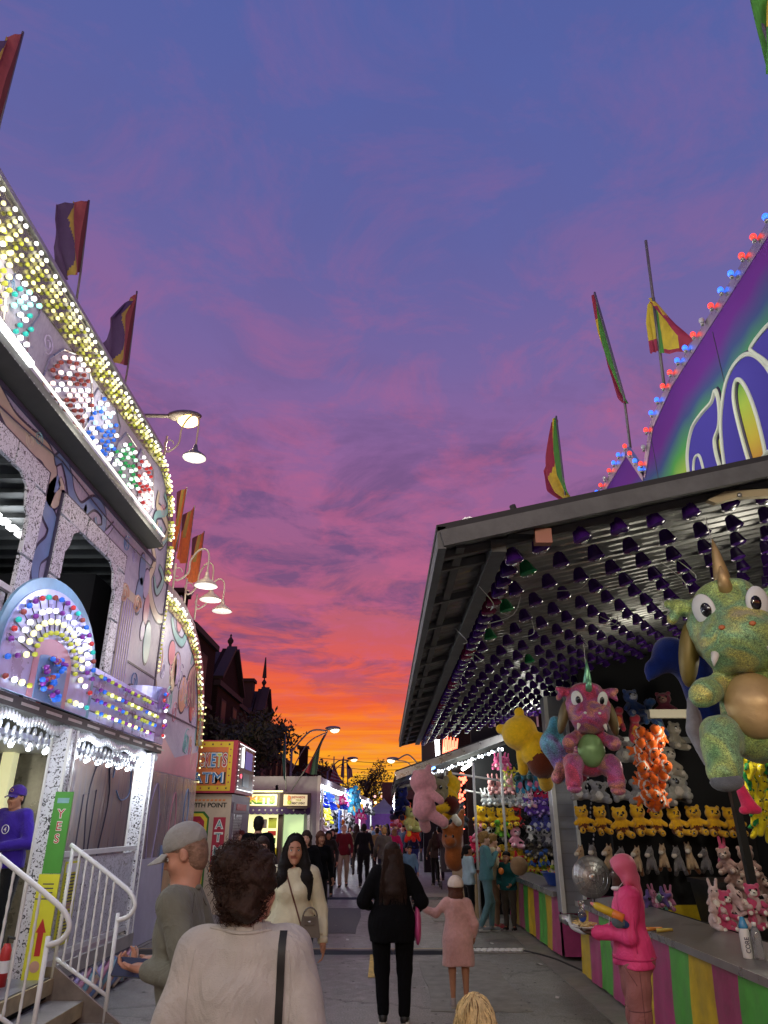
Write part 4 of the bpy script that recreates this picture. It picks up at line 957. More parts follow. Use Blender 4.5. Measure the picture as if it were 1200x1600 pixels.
flag('feather_flag',"purple and rose flag cut by the photo's left edge, highest on the fun house",-4.02,[(36,50),(0,190),(-20,290)],[[(36,50),(10,56),(-30,70)],[(18,120),(-20,120),(-60,140)],[(0,190),(-30,200),(-70,215)]],wavef,FL,group=gL)
flag('feather_flag',"purple and rose flag with wavy yellow stripe and ragged edge, second along the roof",-4.02,[(139,313),(126,425),(117,486)],[[(139,313),(114,314),(88,318)],[(135,350),(108,345),(80,340)],[(131,390),(105,390),(80,385)],[(127,424),(108,430),(93,438)]],wavef,FL,group=gL)
flag('feather_flag','purple and rose flag with a pointed top, third on the fun house roof',-4.02,[(214,455),(200,572),(193,614)],[[(214,455),(205,466),(196,474)],[(210,490),(190,492),(168,497)],[(205,530),(185,532),(163,530)],[(200,571),(178,566),(156,546)]],wavef,FL,group=gL)
def orf(v,u): return 2 if (u>.3 and u<.48 and v<.6) else (0 if (u>.5 and v<.45) else 4)
FO=[F_mar,F_rose,F_yel,F_pur,F_org]
flag('feather_flag','bright orange flag nearest on the fun house corner, above the barn lamps',-4.1,[(292,762),(274,862),(270,890)],[[(292,762),(284,765),(276,770)],[(284,810),(278,812),(272,812)],[(277,862),(272,862),(266,856)]],orf,FO,waves=1,amp=.03,group='orange flags on the fun house corner')
flag('feather_flag','bright orange flag between two others on the fun house corner',-4.1,[(304,790),(292,878),(288,905)],[[(304,790),(294,800),(284,806)],[(299,830),(288,830),(280,835)],[(293,880),(282,880),(274,872)]],orf,FO,waves=1,amp=.03,group='orange flags on the fun house corner')
flag('feather_flag','orange and mustard flag just above the barn lamp arms',-4.1,[(319,830),(309,905),(300,930)],[[(319,830),(310,836),(300,842)],[(315,868),(304,870),(296,868)],[(309,908),(298,912),(289,906)]],orf,FO,waves=1,amp=.03,group='orange flags on the fun house corner')
# ------------------------------------------------------------------ ticket + cash booth
M_ty=mat("booth_yellow",(.72,.52,.03),.5,var=.08); M_to=mat("booth_orange",(.62,.17,.05),.5,var=.15,vs=3); M_tr=mat("booth_red",(.42,.025,.06),.5); M_tc=mat("booth_cream",(.55,.47,.36),.55,var=.08); M_tg=mat("booth_grey",(.2,.19,.23),.5,.3,var=.15); L_blue=mat("letter_blue",(.03,.2,.5),.5); L_green=mat("letter_green",(.5,.6,.08),.5); L_or=mat("letter_orange",(.7,.25,.08),.5); L_gr2=mat("frame_green",(.03,.16,.03),.5); L_teal=mat("letter_teal",(.05,.3,.33),.5); L_yel=mat("letter_yellow",(.8,.65,.05),.5)
bt=thing('ticket_booth','tall yellow and red booth lettered TICKETS and ATM beside the fun house','ticket booth',(-4.3,18,0))
y=17.0; xr=-3.41; xl=-5.0
b=MB(); b.box((xl,y,0),(xr,y+2.3,2.36),M_tc); b.box((xr-.0,y,0),(xr+.01,y+2.3,2.36),M_tg); b.build('cabin',bt)
b=MB(); b.box((xl-.1,y-.12,2.38),(xr+.07,y+2.2,3.5),M_tr); b.box((xl-.1,y-.13,2.42),(xr-.03,y-.121,3.47),M_ty); b.box((xl-.1,y-.139,2.53),(xr-.13,y-.131,3.35),M_to)
for i in range(9): 
    for z in (2.475,3.41):
        st5=[(xr-.12-.19*i+.032*(1 if k%2==0 else .42)*math.sin(2*PI*k/10),y-.1315,z+.032*(1 if k%2==0 else .42)*math.cos(2*PI*k/10)) for k in range(10)]; b.prism(st5,(0,-.003,0),M_tr if i%2 else M_black)
for i in range(6): b.lathe([(.018,0),(.018,.004)],M_tr,(xr-.08,y-.131,2.6+.14*i),R=Matrix.Rotation(PI/2,3,'X'),n=8)
word="TICKETS"; cs=[M_tr,L_blue,L_or,M_tr,L_blue,L_green,M_tr]
for i,ch in enumerate(word):
    o=(xr-.195-.128*(6-i),y-.145,3.07); text(b,ch,o,(1,0,0),(0,0,1),.3,M_black,bold=.09,w=.135 if ch!='I' else .07,h=.345); text(b,ch,(o[0],o[1]-.004,o[2]),(1,0,0),(0,0,1),.3,M_sw,bold=.06,w=.12 if ch!='I' else .055,h=.315); text(b,ch,(o[0],o[1]-.008,o[2]),(1,0,0),(0,0,1),.3,cs[i],bold=.02,w=.092 if ch!='I' else .03,h=.28)
for m_l,bo,dx,l in ((M_black,.06,.012,.0),(M_sw,.035,0,.004),(L_blue,.0,0,.008)): text(b,"ATM",(xr-.56+dx,y-.145-l,2.70-dx),(1,0,0),(0,0,1),.3,m_l,bold=bo,w=.80-.06*(l/.004),h=.25-.02*(l/.004))
for i in range(7): b.lathe([(.014,0),(.014,.004)],[M_ty,M_tr,M_black][i%3],(xr-.2-.13*i,y-.14,2.88+.02*(i%2)),R=Matrix.Rotation(PI/2,3,'X'),n=8)
b.build('lettered_header',bt)
b=MB(); b.box((xr+.071,y+.05,2.44),(xr+.08,y+2.1,3.44),mat("booth_side_dark",(.045,.04,.07),.35,.3,var=.5,vs=3)); b.box((xr+.081,y+.9,2.95),(xr+.088,y+1.8,3.35),mat("screen_blue",(.05,.06,.3),.3,emit=.35,ecol=(.15,.2,.7))); b.box((xr+.081,y+.7,2.55),(xr+.088,y+1.5,2.85),mat("screen_teal",(.04,.09,.15),.3,emit=.12,ecol=(.1,.3,.4))); b.ell((xr+.09,y+.45,2.76),(.01,.1,.05),mat("red_lamp",(.9,.1,.15),.4,emit=2)); b.bar((xr+.09,y+.55,2.95),(xr+.09,y+.5,3.4),.02,.05,M_led)
b.build('side_panel',bt)
for i in range(14):
    for (yy,zz) in (((y+.05+.155*i),3.44),((y+.05+.155*i),2.46)):
        q=MB(); q.ell((xr+.1,yy,zz),(.012,.012,.012),M_bw,n=6,k=4); q.build('bulb',bt)
for i in range(8):
    for yy in (y+.04,y+2.12):
        q=MB(); q.ell((xr+.1,yy,2.52+.115*i),(.012,.012,.012),M_bw,n=6,k=4); q.build('bulb',bt)
b=MB()   # front artwork
text(b,"US WITH POINT",(xr-.62,y-.006,2.13),(1,0,0),(0,0,1),.1,M_black,bold=.03,w=1.05,h=.10); 
for i in range(11): b.prism([(xr-1.1+.09*i,y-.004,2.21),(xr-1.04+.09*i,y-.004,2.21),(xr-1.03+.09*i,y-.004,2.25),(xr-1.09+.09*i,y-.004,2.25)],(0,-.003,0),L_or)
def octa(x0,x1,z0,z1,c,yy): return [(x0+c,yy,z0),(x1-c,yy,z0),(x1,yy,z0+c),(x1,yy,z1-c),(x1-c,yy,z1),(x0+c,yy,z1),(x0,yy,z1-c),(x0,yy,z0+c)]
b.prism(octa(xr-1.5,xr-.46,.2,2.0,.12,y-.003),(0,-.003,0),L_gr2); b.prism(octa(xr-1.46,xr-.5,.24,1.96,.11,y-.0065),(0,-.003,0),L_yel); b.prism(octa(xr-1.42,xr-.56,1.0,1.9,.1,y-.010),(0,-.003,0),M_tr)
text(b,"ATOMIC",(xr-.88,y-.016,1.74),(1,0,0),(0,0,1),.1,L_or,bold=.03,w=.45,h=.10); text(b,"SELF-SERVE",(xr-.94,y-.016,1.50),(1,0,0),(0,0,1),.1,M_sw,bold=.03,w=.72,h=.15,shear=.1)
b.box((xr-1.05,y-.016,1.05),(xr-.62,y-.0135,1.35),L_or)
for k in range(3): b.box((xr-.7,y-.012,.62+.1*k),(xr-.6,y-.0096,.66+.1*k),M_black)
b.box((xr-.36,y-.006,.95),(xr-.09,y-.003,1.88),M_tr)
for i,ch in enumerate("ATM"): text(b,ch,(xr-.225,y-.0095,1.74-.26*i),(1,0,0),(0,0,1),.2,M_sw,bold=.05,w=.2,h=.2); text(b,ch,(xr-.225,y-.0125,1.74-.26*i),(1,0,0),(0,0,1),.2,L_teal,bold=.0,w=.13,h=.15)
b.box((xr-.36,y-.006,.8),(xr-.09,y-.003,.93),L_or); b.build('artwork',bt)
b=MB(); 
for i in range(20): b.box((xr+.011,y+.35,.75+.06*i),(xr+.02,y+1.3,.80+.06*i),M_alu)
b.box((xr+.011,y+.2,1.98),(xr+.03,y+2.0,2.2),M_tg); b.box((xr+.031,y+.5,2.03),(xr+.04,y+1.7,2.17),M_red); b.build('shutter',bt)
# ------------------------------------------------------------------ second ticket stand, lit yellow
tk=thing('ticket_stand',"low yellow-lit ticket stand with a dark scalloped awning, beyond the tall booth",'ticket stand',(-4.2,28,0))
M_lity=mat("lit_panel_yellow",(.9,.9,.4),.5,emit=1.0,ecol=(.95,.92,.45)); M_litc=mat("lit_panel_cream",(.85,.75,.5),.5,emit=.42,ecol=(1,.85,.5)); M_fr=mat("stand_frame",(.07,.05,.05),.6); M_awn=mat("awning_plum",(.04,.02,.09),.8)
y=28; xa=-5.6; xc=-3.84; xd=-2.74
b=MB(); b.box((xa,y,2.3),(xc,y+.08,2.80),M_fr); b.hexa([(xc,y,2.3),(xd,y+.5,2.3),(xd,y+.6,2.3),(xc,y+.1,2.3),(xc,y,2.8),(xd,y+.5,2.8),(xd,y+.6,2.8),(xc,y+.1,2.8)],M_fr); b.box((xa,y,2.82),(xc+.1,y+.05,2.87),M_lity); b.box((xa,y+.1,2.26),(xd-.1,y+2.4,2.3),M_fr); b.build('fascia',tk)
b=MB(); b.box((xa,y-.01,2.36),(xc-.1,y-.003,2.74),M_litc)
M_l1=mat("let_red",(.55,.1,.05),.5); 
for k,(z0,mm) in enumerate([(0,M_l1)]): pass
vs_,fs_=text_geo("TICKETS",1.0,.04); 
text(b,"TICKETS",(xc-.98,y-.014,2.55),(1,0,0),(0,0,1),.3,L_gr2,bold=.05,w=1.62,h=.30); text(b,"TICKETS",(xc-.98,y-.018,2.575),(1,0,0),(0,0,1),.3,L_green,bold=.03,w=1.6,h=.22); text(b,"TICKETS",(xc-.98,y-.022,2.60),(1,0,0),(0,0,1),.3,L_or,bold=.03,w=1.6,h=.14)
ux=Vector((xd-xc,.5,0)).normalized(); c0=Vector(((xc+xd)/2,y+.25,2.55)); nn=Vector((ux.y,-ux.x,0))
b.prism([c0+ux*s_*.46+Vector((0,0,q*.19))+nn*.006 for s_,q in ((-1,-1),(1,-1),(1,1),(-1,1))],nn*.004,M_litc)
b.ell(c0-ux*.28+nn*.014+Vector((0,0,.07)),(.1,.012,.09),L_or); b.ell(c0-ux*.28+nn*.014-Vector((0,0,.08)),(.12,.012,.08),L_green)
text(b,"REWARDS",c0+ux*.12+nn*.014+Vector((0,0,.1)),ux,(0,0,1),.1,M_l1,bold=.03,w=.5,h=.08); text(b,"YOUR",c0+ux*.12+nn*.014,ux,(0,0,1),.1,L_green,bold=.03,w=.22,h=.07); text(b,"NEXT EVENT",c0+ux*.12+nn*.014-Vector((0,0,.11)),ux,(0,0,1),.1,M_black,bold=.03,w=.5,h=.08)
b.build('lettered_panel',tk)
def scallop(a,c,n,z1,z0,m,mb,off):
    a=Vector(a);c=Vector(c)
    for i in range(n):
        p=a.lerp(c,i/n);q=a.lerp(c,(i+1)/n); mb.prism([(p.x,p.y,z1),(q.x,q.y,z1),(q.x,q.y,z0+.05)]+[tuple(p.lerp(q,1-k/5).to_2d())+(z0+.05-.06*math.sin(PI*k/5),) for k in range(1,5)]+[(p.x,p.y,z0+.05)],off,m)
b=MB(); scallop((xa,y-.02,0),(xc,y-.02,0),8,2.3,2.06,M_awn,b,(0,.02,0)); scallop((xc,y-.02,0),(xd,y+.48,0),6,2.3,2.06,M_awn,b,(0,.02,0))
for i in range(11): b.ell(Vector((xa+.15+i*.22,y-.03,2.2)) if i<8 else Vector((xc+.1+(i-8)*.4,y+.02+(i-8)*.18,2.2)),(.04,.008,.04),M_tg,n=5,k=4)
b.build('awning',tk)
b=MB(); b.box((xa,y+.3,.95),(xc-.05,y+.35,2.06),M_lity); b.box((xc+.12,y+.6,.95),(xd-.25,y+.65,2.06),mat("lit_panel_green",(.55,.8,.4),.5,emit=.6,ecol=(.7,.95,.5)))
for (x0,z0,w_,h_,mm) in [(-5.3,1.65,.3,.3,M_tg),(-5.3,1.25,.3,.28,M_tg),(-4.75,1.6,.12,.36,L_green),(-4.5,1.6,.2,.3,M_tg),(-4.25,1.6,.3,.35,L_green),(-4.25,1.35,.3,.16,M_red),(-4.25,1.1,.3,.18,L_gr2)]: b.box((x0,y+.285,z0),(x0+w_,y+.295,z0+h_),mm)
b.build('lit_window',tk)
b=MB(); b.box((xa,y+.2,0),(xc,y+.34,.93),mat("stand_yellow",(.7,.62,.03),.5)); b.box((xc-.05,y+.2,0),(xc+.12,y+.4,2.06),M_fr); b.box((xd-.12,y+.6,0),(xd-.02,y+.7,2.06),M_alu); b.box((xa,y+2.3,0),(xd,y+2.4,2.3),M_tg); b.build('counter',tk)
# flag poles on the stand
flag('banner_flag','narrow furled teal flag on a pole above the ticket stand',28.2,[(446,1148),(446,1200),(447,1236)],[[(446,1148),(444,1152)],[(447,1190),(441,1186)],[(446,1222),(443,1215)]],lambda v,u:0,[mat("flag_teal",(.04,.12,.13),.8)],axis='Y',pr=.025)
flag('banner_flag','drooping green and red flag on a leaning pole above the ticket stand',28.4,[(510,1146),(492,1180),(455,1236)],[[(509,1146),(505,1150),(502,1156)],[(500,1170),(490,1185),(480,1198)],[(495,1210),(485,1210),(472,1204)]],lambda v,u:(0 if u<.55 else 1),[mat("flag_green_dull",(.05,.12,.08),.8),mat("flag_red_dull",(.3,.03,.05),.8)],axis='Y',pr=.025)
# ------------------------------------------------------------------ long white game stall on the left, brightly lit
gs=thing('game_stall',"long white game stall with bright strip lights and hanging prizes, far left",'game stall',(-2.2,38,0))
M_tw=mat("stall_white_lilac",(.42,.41,.47),.5,var=.08)
A=Vector((-2.45,28.9,3.42)); Bp=Vector((-.75,52,3.2))
b=MB(); b.box((-6.4,28.9,0),(-2.45,29.0,3.42),M_tw); b.box((-2.55,28.86,0),(-2.42,29.0,3.44),M_white); b.build('end_wall',gs)
ay=A.y+.13; b=MB(); b.hexa([(A.x,ay,3.16),(Bp.x,Bp.y,3.0),(Bp.x-4,Bp.y,3.0),(A.x-4,ay,3.16),(A.x,ay,3.41),(Bp.x,Bp.y,3.2),(Bp.x-4,Bp.y,3.3),(A.x-4,ay,3.41)],M_tw); b.build('roof',gs)
M_strip=mat("strip_white",(1,1,1),.5,emit=7,ecol=(.93,.97,1)); b=MB()
for i in range(16):
    p=A.lerp(Bp,i/16+.005); q=A.lerp(Bp,i/16+.05); b.bar(p+Vector((-.12,0,-.30)),q+Vector((-.12,0,-.30)),.16,.16,M_strip)
b.build('strip_light',gs)
b=MB(); b.hexa([(A.x-1.6,A.y,0),(Bp.x-1.6,Bp.y,0),(Bp.x-1.7,Bp.y,0),(A.x-1.7,A.y,0),(A.x-1.6,A.y,3.1),(Bp.x-1.6,Bp.y,3),(Bp.x-1.7,Bp.y,3),(A.x-1.7,A.y,3.1)],mat("stall_back_white",(.6,.62,.68),.6)); b.build('back_wall',gs)
b=MB(); b.hexa([(A.x,A.y+.3,0),(Bp.x,Bp.y,0),(Bp.x-.1,Bp.y,0),(A.x-.1,A.y+.3,0),(A.x,A.y+.3,.9),(Bp.x,Bp.y,.9),(Bp.x-.1,Bp.y,.9),(A.x-.1,A.y+.3,.9)],M_white); 
for i in range(4):
    p=A.lerp(Bp,.03+i*.3); b.tube([(p.x,p.y,0),(p.x,p.y,3.1)],.05,M_white,6)
b.build('counter',gs)
b=MB(); b.box((-1.98,33.2,1.3),(-1.92,35,2.3),mat("banner_blue",(.03,.1,.45),.5,emit=.25,ecol=(.1,.25,.9))); 
for k in range(3): b.box((-1.915,33.5,1.5+.25*k),(-1.91,34.7,1.6+.25*k),M_sw)
b.build('blue_banner',gs)
for k,(pole,q,mats_) in enumerate([([(522,1182),(521,1215),(520,1240)],[[(522,1184),(521,1190)],[(519,1205),(529,1212)],[(515,1222),(540,1226)]],1),([(537,1182),(536,1215),(536,1240)],[[(537,1182),(535,1186)],[(538,1200),(533,1200)],[(538,1216),(532,1214)]],2),([(542,1188),(543,1215),(544,1244)],[[(542,1190),(544,1194)],[(542,1205),(550,1202)],[(543,1219),(551,1212)]],2)]):
    us=[mat("us_red",(.3,.05,.06),.8),mat("us_white",(.42,.38,.38),.8),mat("us_blue",(.03,.04,.12),.8)]
    flag('national_flag',['striped red and white flag drooping lowest over the white stall','dark narrow flag hanging straight up on the stall roof','orange-lit tall flag at the right end of the three roof flags'][k],42,pole,q,(lambda v,u:(2 if v<.35 and u<.5 else int(v*12)%2)) if k==0 else (lambda v,u:2 if v<.4 else int(u*6)%2),us,axis='Y',pr=.035,m_=16)
# purple pagoda tent at the end of the street
pg=thing('pagoda_tent','grey peaked tent with a purple valance closing the far end of the street','tent',(-1.0,56,0)); c=onY(600,1247,56)
b=MB(); w=2.3; apex=Vector((c.x,56,c.z)); z1=onY(600,1272,56).z
ring_=[(c.x-w,54,z1),(c.x+w*.75,54,z1),(c.x+w*.75,58,z1),(c.x-w,58,z1)]
for i in range(4):
    a=Vector(ring_[i]); d=Vector(ring_[(i+1)%4]); P=[[apex.lerp(a,t)-Vector((0,0,.5*math.sin(PI*t)*(1-t)*.9)),apex.lerp(d,t)-Vector((0,0,.5*math.sin(PI*t)*(1-t)*.9))] for t in [k/6 for k in range(7)]]; b.grid(P,mat("tent_grey",(.28,.26,.29),.7,var=.1))
b.build('canopy',pg,smooth=False)
b=MB(); b.box((c.x-w,54,z1-1.0),(c.x+w*.75,54.03,z1),mat("valance_purple",(.16,.05,.3),.7,var=.2)); b.box((c.x-w-.6,53.9,z1-1.3),(c.x-w+1,53.95,z1-.1),mat("valance_magenta",(.5,.06,.28),.7)); b.build('valance',pg)
for (x,y,z) in ring_: b=MB(); b.tube([(x,y,0),(x,y,z)],.05,M_white,6); b.build('tent_pole',pg)
M_neon=mat("fair_lights_warm",(1,.5,.25),.5,emit=5,ecol=(1,.45,.2)); b=MB(); rg=random.Random(5)
for i in range(26): p=onY(rg.uniform(585,640),rg.uniform(1236,1275),60+i); b.ell(p,(.12,.12,.12),[M_neon,M_bw,B_red][i%3],n=6,k=4)
for i in range(8): pass
t=tag(b.build('distant_fair_lights'),'scatter of tiny warm lights where the street ends','lights',kind='stuff')
ls=MB(); p=onY(598,1281,52)
b=MB(); b.box((-.2,70,.1),(3.2,70.2,3.6),mat("far_stall_dim",(.12,.08,.1),.8,var=.4)); tag(b.build('far_stall'),'dim far stall side behind the crowd at the street end, right of the purple tent','stall')
# ---- lamps the fair front really carries
for y,z,pw in ((12.8,4.6,24),(5.5,7.0,30),(8.2,6.9,30),(10.8,6.6,28),(2,6.9,70),(-1.5,6.9,70)): lamp('roof_bulb_light',(XF+.6,y,z),pw,(1,.96,.75),.25)
for y in (5.5,6.8,8.8,10.2): lamp('arch_light',(XB+.6,y,3.9),24,(.75,.8,1),.15)
for y in (4.2,6.2,8.0,9.8): lamp('porch_light',(XB+.14,y,2.4),24,(.85,.93,1),.15)
lamp('lobby_light',(-5.2,7.2,2.2),30,(1,.97,.7),.2); lamp('upper_room_light',(XF-1.2,9,5.3),9,(.9,.95,1),.2); lamp('upper_room_light',(XF-1.2,6,5.3),9,(.9,.95,1),.2)
lamp('booth_bulb_light',(-2.7,15.6,3.2),22,(1,.95,.85),.2); lamp('corner_light',(XF+.7,14,5.4),45,(1,.97,.85),.2)
lamp('stand_light',(-4.2,27.2,2.6),80,(1,.95,.6),.2)
for k in range(4):
    p=A.lerp(Bp,.1+.25*k); lamp('stall_strip_light',(p.x+.1,p.y,2.75),230,(.9,.95,1),.3)
# ------------------------------------------------------------------ near game stall, right: awning, lettered sign, counter, walls
XA=.34; ZA=3.25; SL=(3.72-3.25)/(2.4-.35)
def az(x): return ZA+(x-XA)*SL
YN=3.85; YE=15.5; XH=5.05
M_wood=mat("weathered_beam",(.115,.115,.115),.75,var=.25,vs=6,bump=.4,bs=30); M_corr=mat("corrugated_silver",(.27,.27,.27),.40,.7,var=.3,vs=5); M_roofd=mat("awning_dark_top",(.03,.028,.03),.8)
stall=thing('game_stall','near game stall with purple-capped awning, striped skirt and a lettered purple sign, right side','game stall',(2.5,7.5,0))
b=MB(); n=3*int((YE-YN-.3)/.13)
G=[]
for i in range(n+1):
    y=YN+.1+(YE-YN-.1)*i/n; d=[0,.0,.028][i%3] if i%3 else .0
    d=.026 if (i%3)==1 else 0.0
    G.append([Vector((x,y,az(x)+.0+d+.03)) for x in (XA+.02,1.2,2.2,3.5,XH)])
b.grid(G,M_corr); b.build('awning_panel',stall)
tp=MB(); tp.hexa([(XA-.03,YN,az(XA)+.08),(XH,YN,az(XH)+.08),(XH,YE,az(XH)+.08),(XA-.03,YE,az(XA)+.08),(XA-.03,YN,az(XA)+.12),(XH,YN,az(XH)+.12),(XH,YE,az(XH)+.12),(XA-.03,YE,az(XA)+.12)],M_roofd); tp.build('awning_top',stall)
b=MB()
def ab(x0,y0,x1,y1,w,h,dz,m=M_wood): b.bar((x0,y0,az(x0)+dz),(x1,y1,az(x1)+dz),w,h,m)
b.bar((XA,YN,az(XA)+.03),(XH,YN,az(XH)+.03),.04,.10,M_wood)
b.bar((XA+.0,YN+.22,az(XA)+.0),(XH,YN+.22,az(XH)+.0),.05,.05,M_wood)
b.bar((XA,YN,az(XA)+.04),(XA,YE,az(XA)+.04),.05,.14,M_wood)
b.bar((XA+.12,YN+.1,az(XA+.12)+.01),(XA+.12,YE,az(XA+.12)+.01),.05,.05,M_wood)
b.bar((XA+.36,YN+.16,az(XA+.36)-.03),(XA+.36,YE,az(XA+.36)-.03),.09,.08,M_wood)
for i in range(16): y=YN+.45+i*.74; b.bar((XA,y,az(XA)),(XA+.36,y,az(XA+.36)-.0),.04,.05,M_wood)
b.build('awning_frame',stall)
b=MB(); b.box((XA+.40,YN+.02,az(XA+.4)-.02),(XA+.55,YN+.10,az(XA+.4)+.05),M_dark); b.box((XA+.56,YN+.04,az(XA+.5)-.09),(XA+.66,YN+.10,az(XA+.6)-.02),mat('bracket_copper',(.3,.13,.09),.5,.4))
b.build('corner_bracket',stall)
b=MB(); b.prism([(2.05,YN+.10,3.56),(2.2,YN+.10,3.60),(2.42,YN+.1,3.61),(2.42,YN+.1,3.66),(2.12,YN+.1,3.64),(2.0,YN+.1,3.58)],(0,.04,0),mat("bracket_tan",(.55,.45,.28),.5,.3)); b.ell((2.2,YN+.09,3.61),(.015,.01,.015),M_steel); b.build('hinge_plate',stall)
b=MB(); b.tube([Vector((.52,YN+.1,3.42))+Vector((.05*math.cos(a),0,.04*math.sin(a))) for a in [PI*i/8 for i in range(9)]],.008,M_alu,5); b.build('roof_ring',stall); b=MB(); b.tube([(.8,YN+.05,3.45),(.78,YN+.05,3.52)],.02,M_roofd,6); b.build('roof_hook',stall)
# hanging strings / cable ties
b=MB(); rg=random.Random(21)
for i in range(13):
    x=rg.uniform(.6,2.6); y=rg.uniform(4.3,8.5); p=Vector((x,y,az(x)-.05)); q=p+Vector((rg.uniform(-.25,.25),rg.uniform(-.2,.2),-rg.uniform(.05,.2))); b.tube(spline([p,(p+q)/2+Vector((.06,0,-.04)),q],4),.0035,M_white,4)
b.build('cable_ties',stall)
# purple turbo caps
M_cap=mat("cap_purple",(.055,.010,.17),.22,var=.15,coat=.4); M_capg=mat("cap_green",(.01,.25,.08),.2,coat=.4); M_capr=mat("cap_maroon",(.16,.01,.06),.22,coat=.4)
def cap_mb(m):
    b=MB(); b.lathe([(.012,.01),(.03,0),(.034,-.012),(.05,-.06),(.062,-.088),(.05,-.098),(.02,-.104),(0,-.105)],m,n=12)
    for k in range(6): a=2*PI*k/6; b.bar((.036*math.cos(a),.036*math.sin(a),-.015),(.06*math.cos(a),.06*math.sin(a),-.085),.006,.006,m)
    b.lathe([(.02,-.1),(.022,-.112),(.0,-.118)],M_alu,n=8); return b
caps=[]
ix=0
y=4.08
while y<15.3:
    k=int(round((y-4.08)/.46))
    for j in range(13):
        xx=.955+.245*j
        if xx<3.9: caps.append((Vector((xx+.01*math.sin(k*3+j),y+(.01*math.cos(j*2+k)),az(xx)-.0)),M_capg if (j==0 and k in(1,3,5)) or (j==3 and k==9) else M_cap))
    y+=.46
y=4.15
while y<15.3: caps.append((Vector((.80,y,az(.8)-.02)),M_capr if int(y*3)%5==0 else M_cap)); y+=.235
caps.sort(key=lambda c:(c[0]-Vector((0,0,CH))).length*(1 if (lambda t:abs(FPX*c[0].x/t)<600)(c[0].y*math.cos(PITCH)+(c[0].z-CH)*math.sin(PITCH)) else 9))
cm={m.name:cap_mb(m) for m in (M_cap,M_capg,M_capr)}; cme={k:v.mesh('bulb_cap',True,.7) for k,v in cm.items()}
rest=MB()
for i,(p,m) in enumerate(caps):
    if i<100: put('bulb_cap',cme[m.name],stall,True,p,(.06*math.sin(i*1.7),-math.atan(SL)-.06+.07*math.sin(i*2.3),0))
    else:
        o=len(rest.v); s_=cm[m.name]; RC=Euler((.06*math.sin(i*1.7),-math.atan(SL)-.06+.07*math.sin(i*2.3),0)).to_matrix(); rest.v+=[tuple(p+RC@Vector(v)) for v in s_.v]; idx=[rest.mi(q) for q in s_.mats]; rest.f+=[tuple(j+o for j in f) for f in s_.f]; rest.m+=[idx[q] for q in s_.m]
tag(rest.build('bulb_cap_array',stall,smooth=True,angle=.7),kind='stuff')
# ---- the sign board
def sign_mat():
    m=bpy.data.materials.new("airbrushed_sign"); m.use_nodes=True; t=m.node_tree; b=t.nodes['Principled BSDF']
    g=nd(t,'ShaderNodeTexCoord'); s=nd(t,'ShaderNodeSeparateXYZ'); t.links.new(g.outputs['Object'],s.inputs[0])
    f=noise(t,g.outputs['Object'],1.2,2,.5)
    zz=mth(t,'ADD',s.outputs[2],mth(t,'MULTIPLY',mth(t,'SUBTRACT',f,.5),.45)); zz=mth(t,'ADD',zz,mth(t,'MULTIPLY',s.outputs[1],.085))
    v=mth(t,'DIVIDE',mth(t,'SUBTRACT',zz,4.0),1.8,clamp=True)
    c=ramp(t,v,[(.12,(.70,.24,.06)),(.26,(.74,.60,.07)),(.42,(.50,.70,.09)),(.54,(.10,.42,.09)),(.64,(.06,.10,.26)),(.74,(.16,.035,.28)),(1,(.10,.03,.24))]); t.links.new(c,b.inputs['Base Color'])
    b.inputs['Roughness'].default_value=.75; b.inputs['Specular IOR Level'].default_value=.12; return m
M_sign=sign_mat(); 
XS=2.45
sg=thing('lettered_sign','airbrushed purple and green sign board with blue swash letters and red and blue bulbs','sign',(XS,5,4)); sgn=sg
outl=[(9.6,4.5),(9.6,4.3),(8.3,5.0),(7.2,5.19),(6.25,5.19),(5.92,4.72),(5.58,5.05),(5.05,5.2),(3.0,5.24),(1.2,5.3),(1.2,3.75),(9.6,3.75)]
outl=[(9.7,3.88),(9.7,4.55),(8.4,5.1),(6.25,5.19),(5.93,4.74),(5.56,5.08),(5.05,5.19),(3.0,5.22),(1.2,5.25),(1.2,3.88)]
b=MB(); b.prism([(XS,y,z) for y,z in outl],(.06,0,0),M_sign); b.build('sign_board',sg)
b=MB()
for a,c in zip(outl[1:-2],outl[2:-1]): b.bar((XS+.01,*a),(XS+.01,*c),.09,.035,M_alu,up=(1,0,0))
b.build('edge_trim',sg)
for y in (4.25,5.62,7.0): b=MB(); b.box((XS-.004,y,3.9),(XS-.001,y+.006,5.1),P_out); b.build('panel_seam',sg)
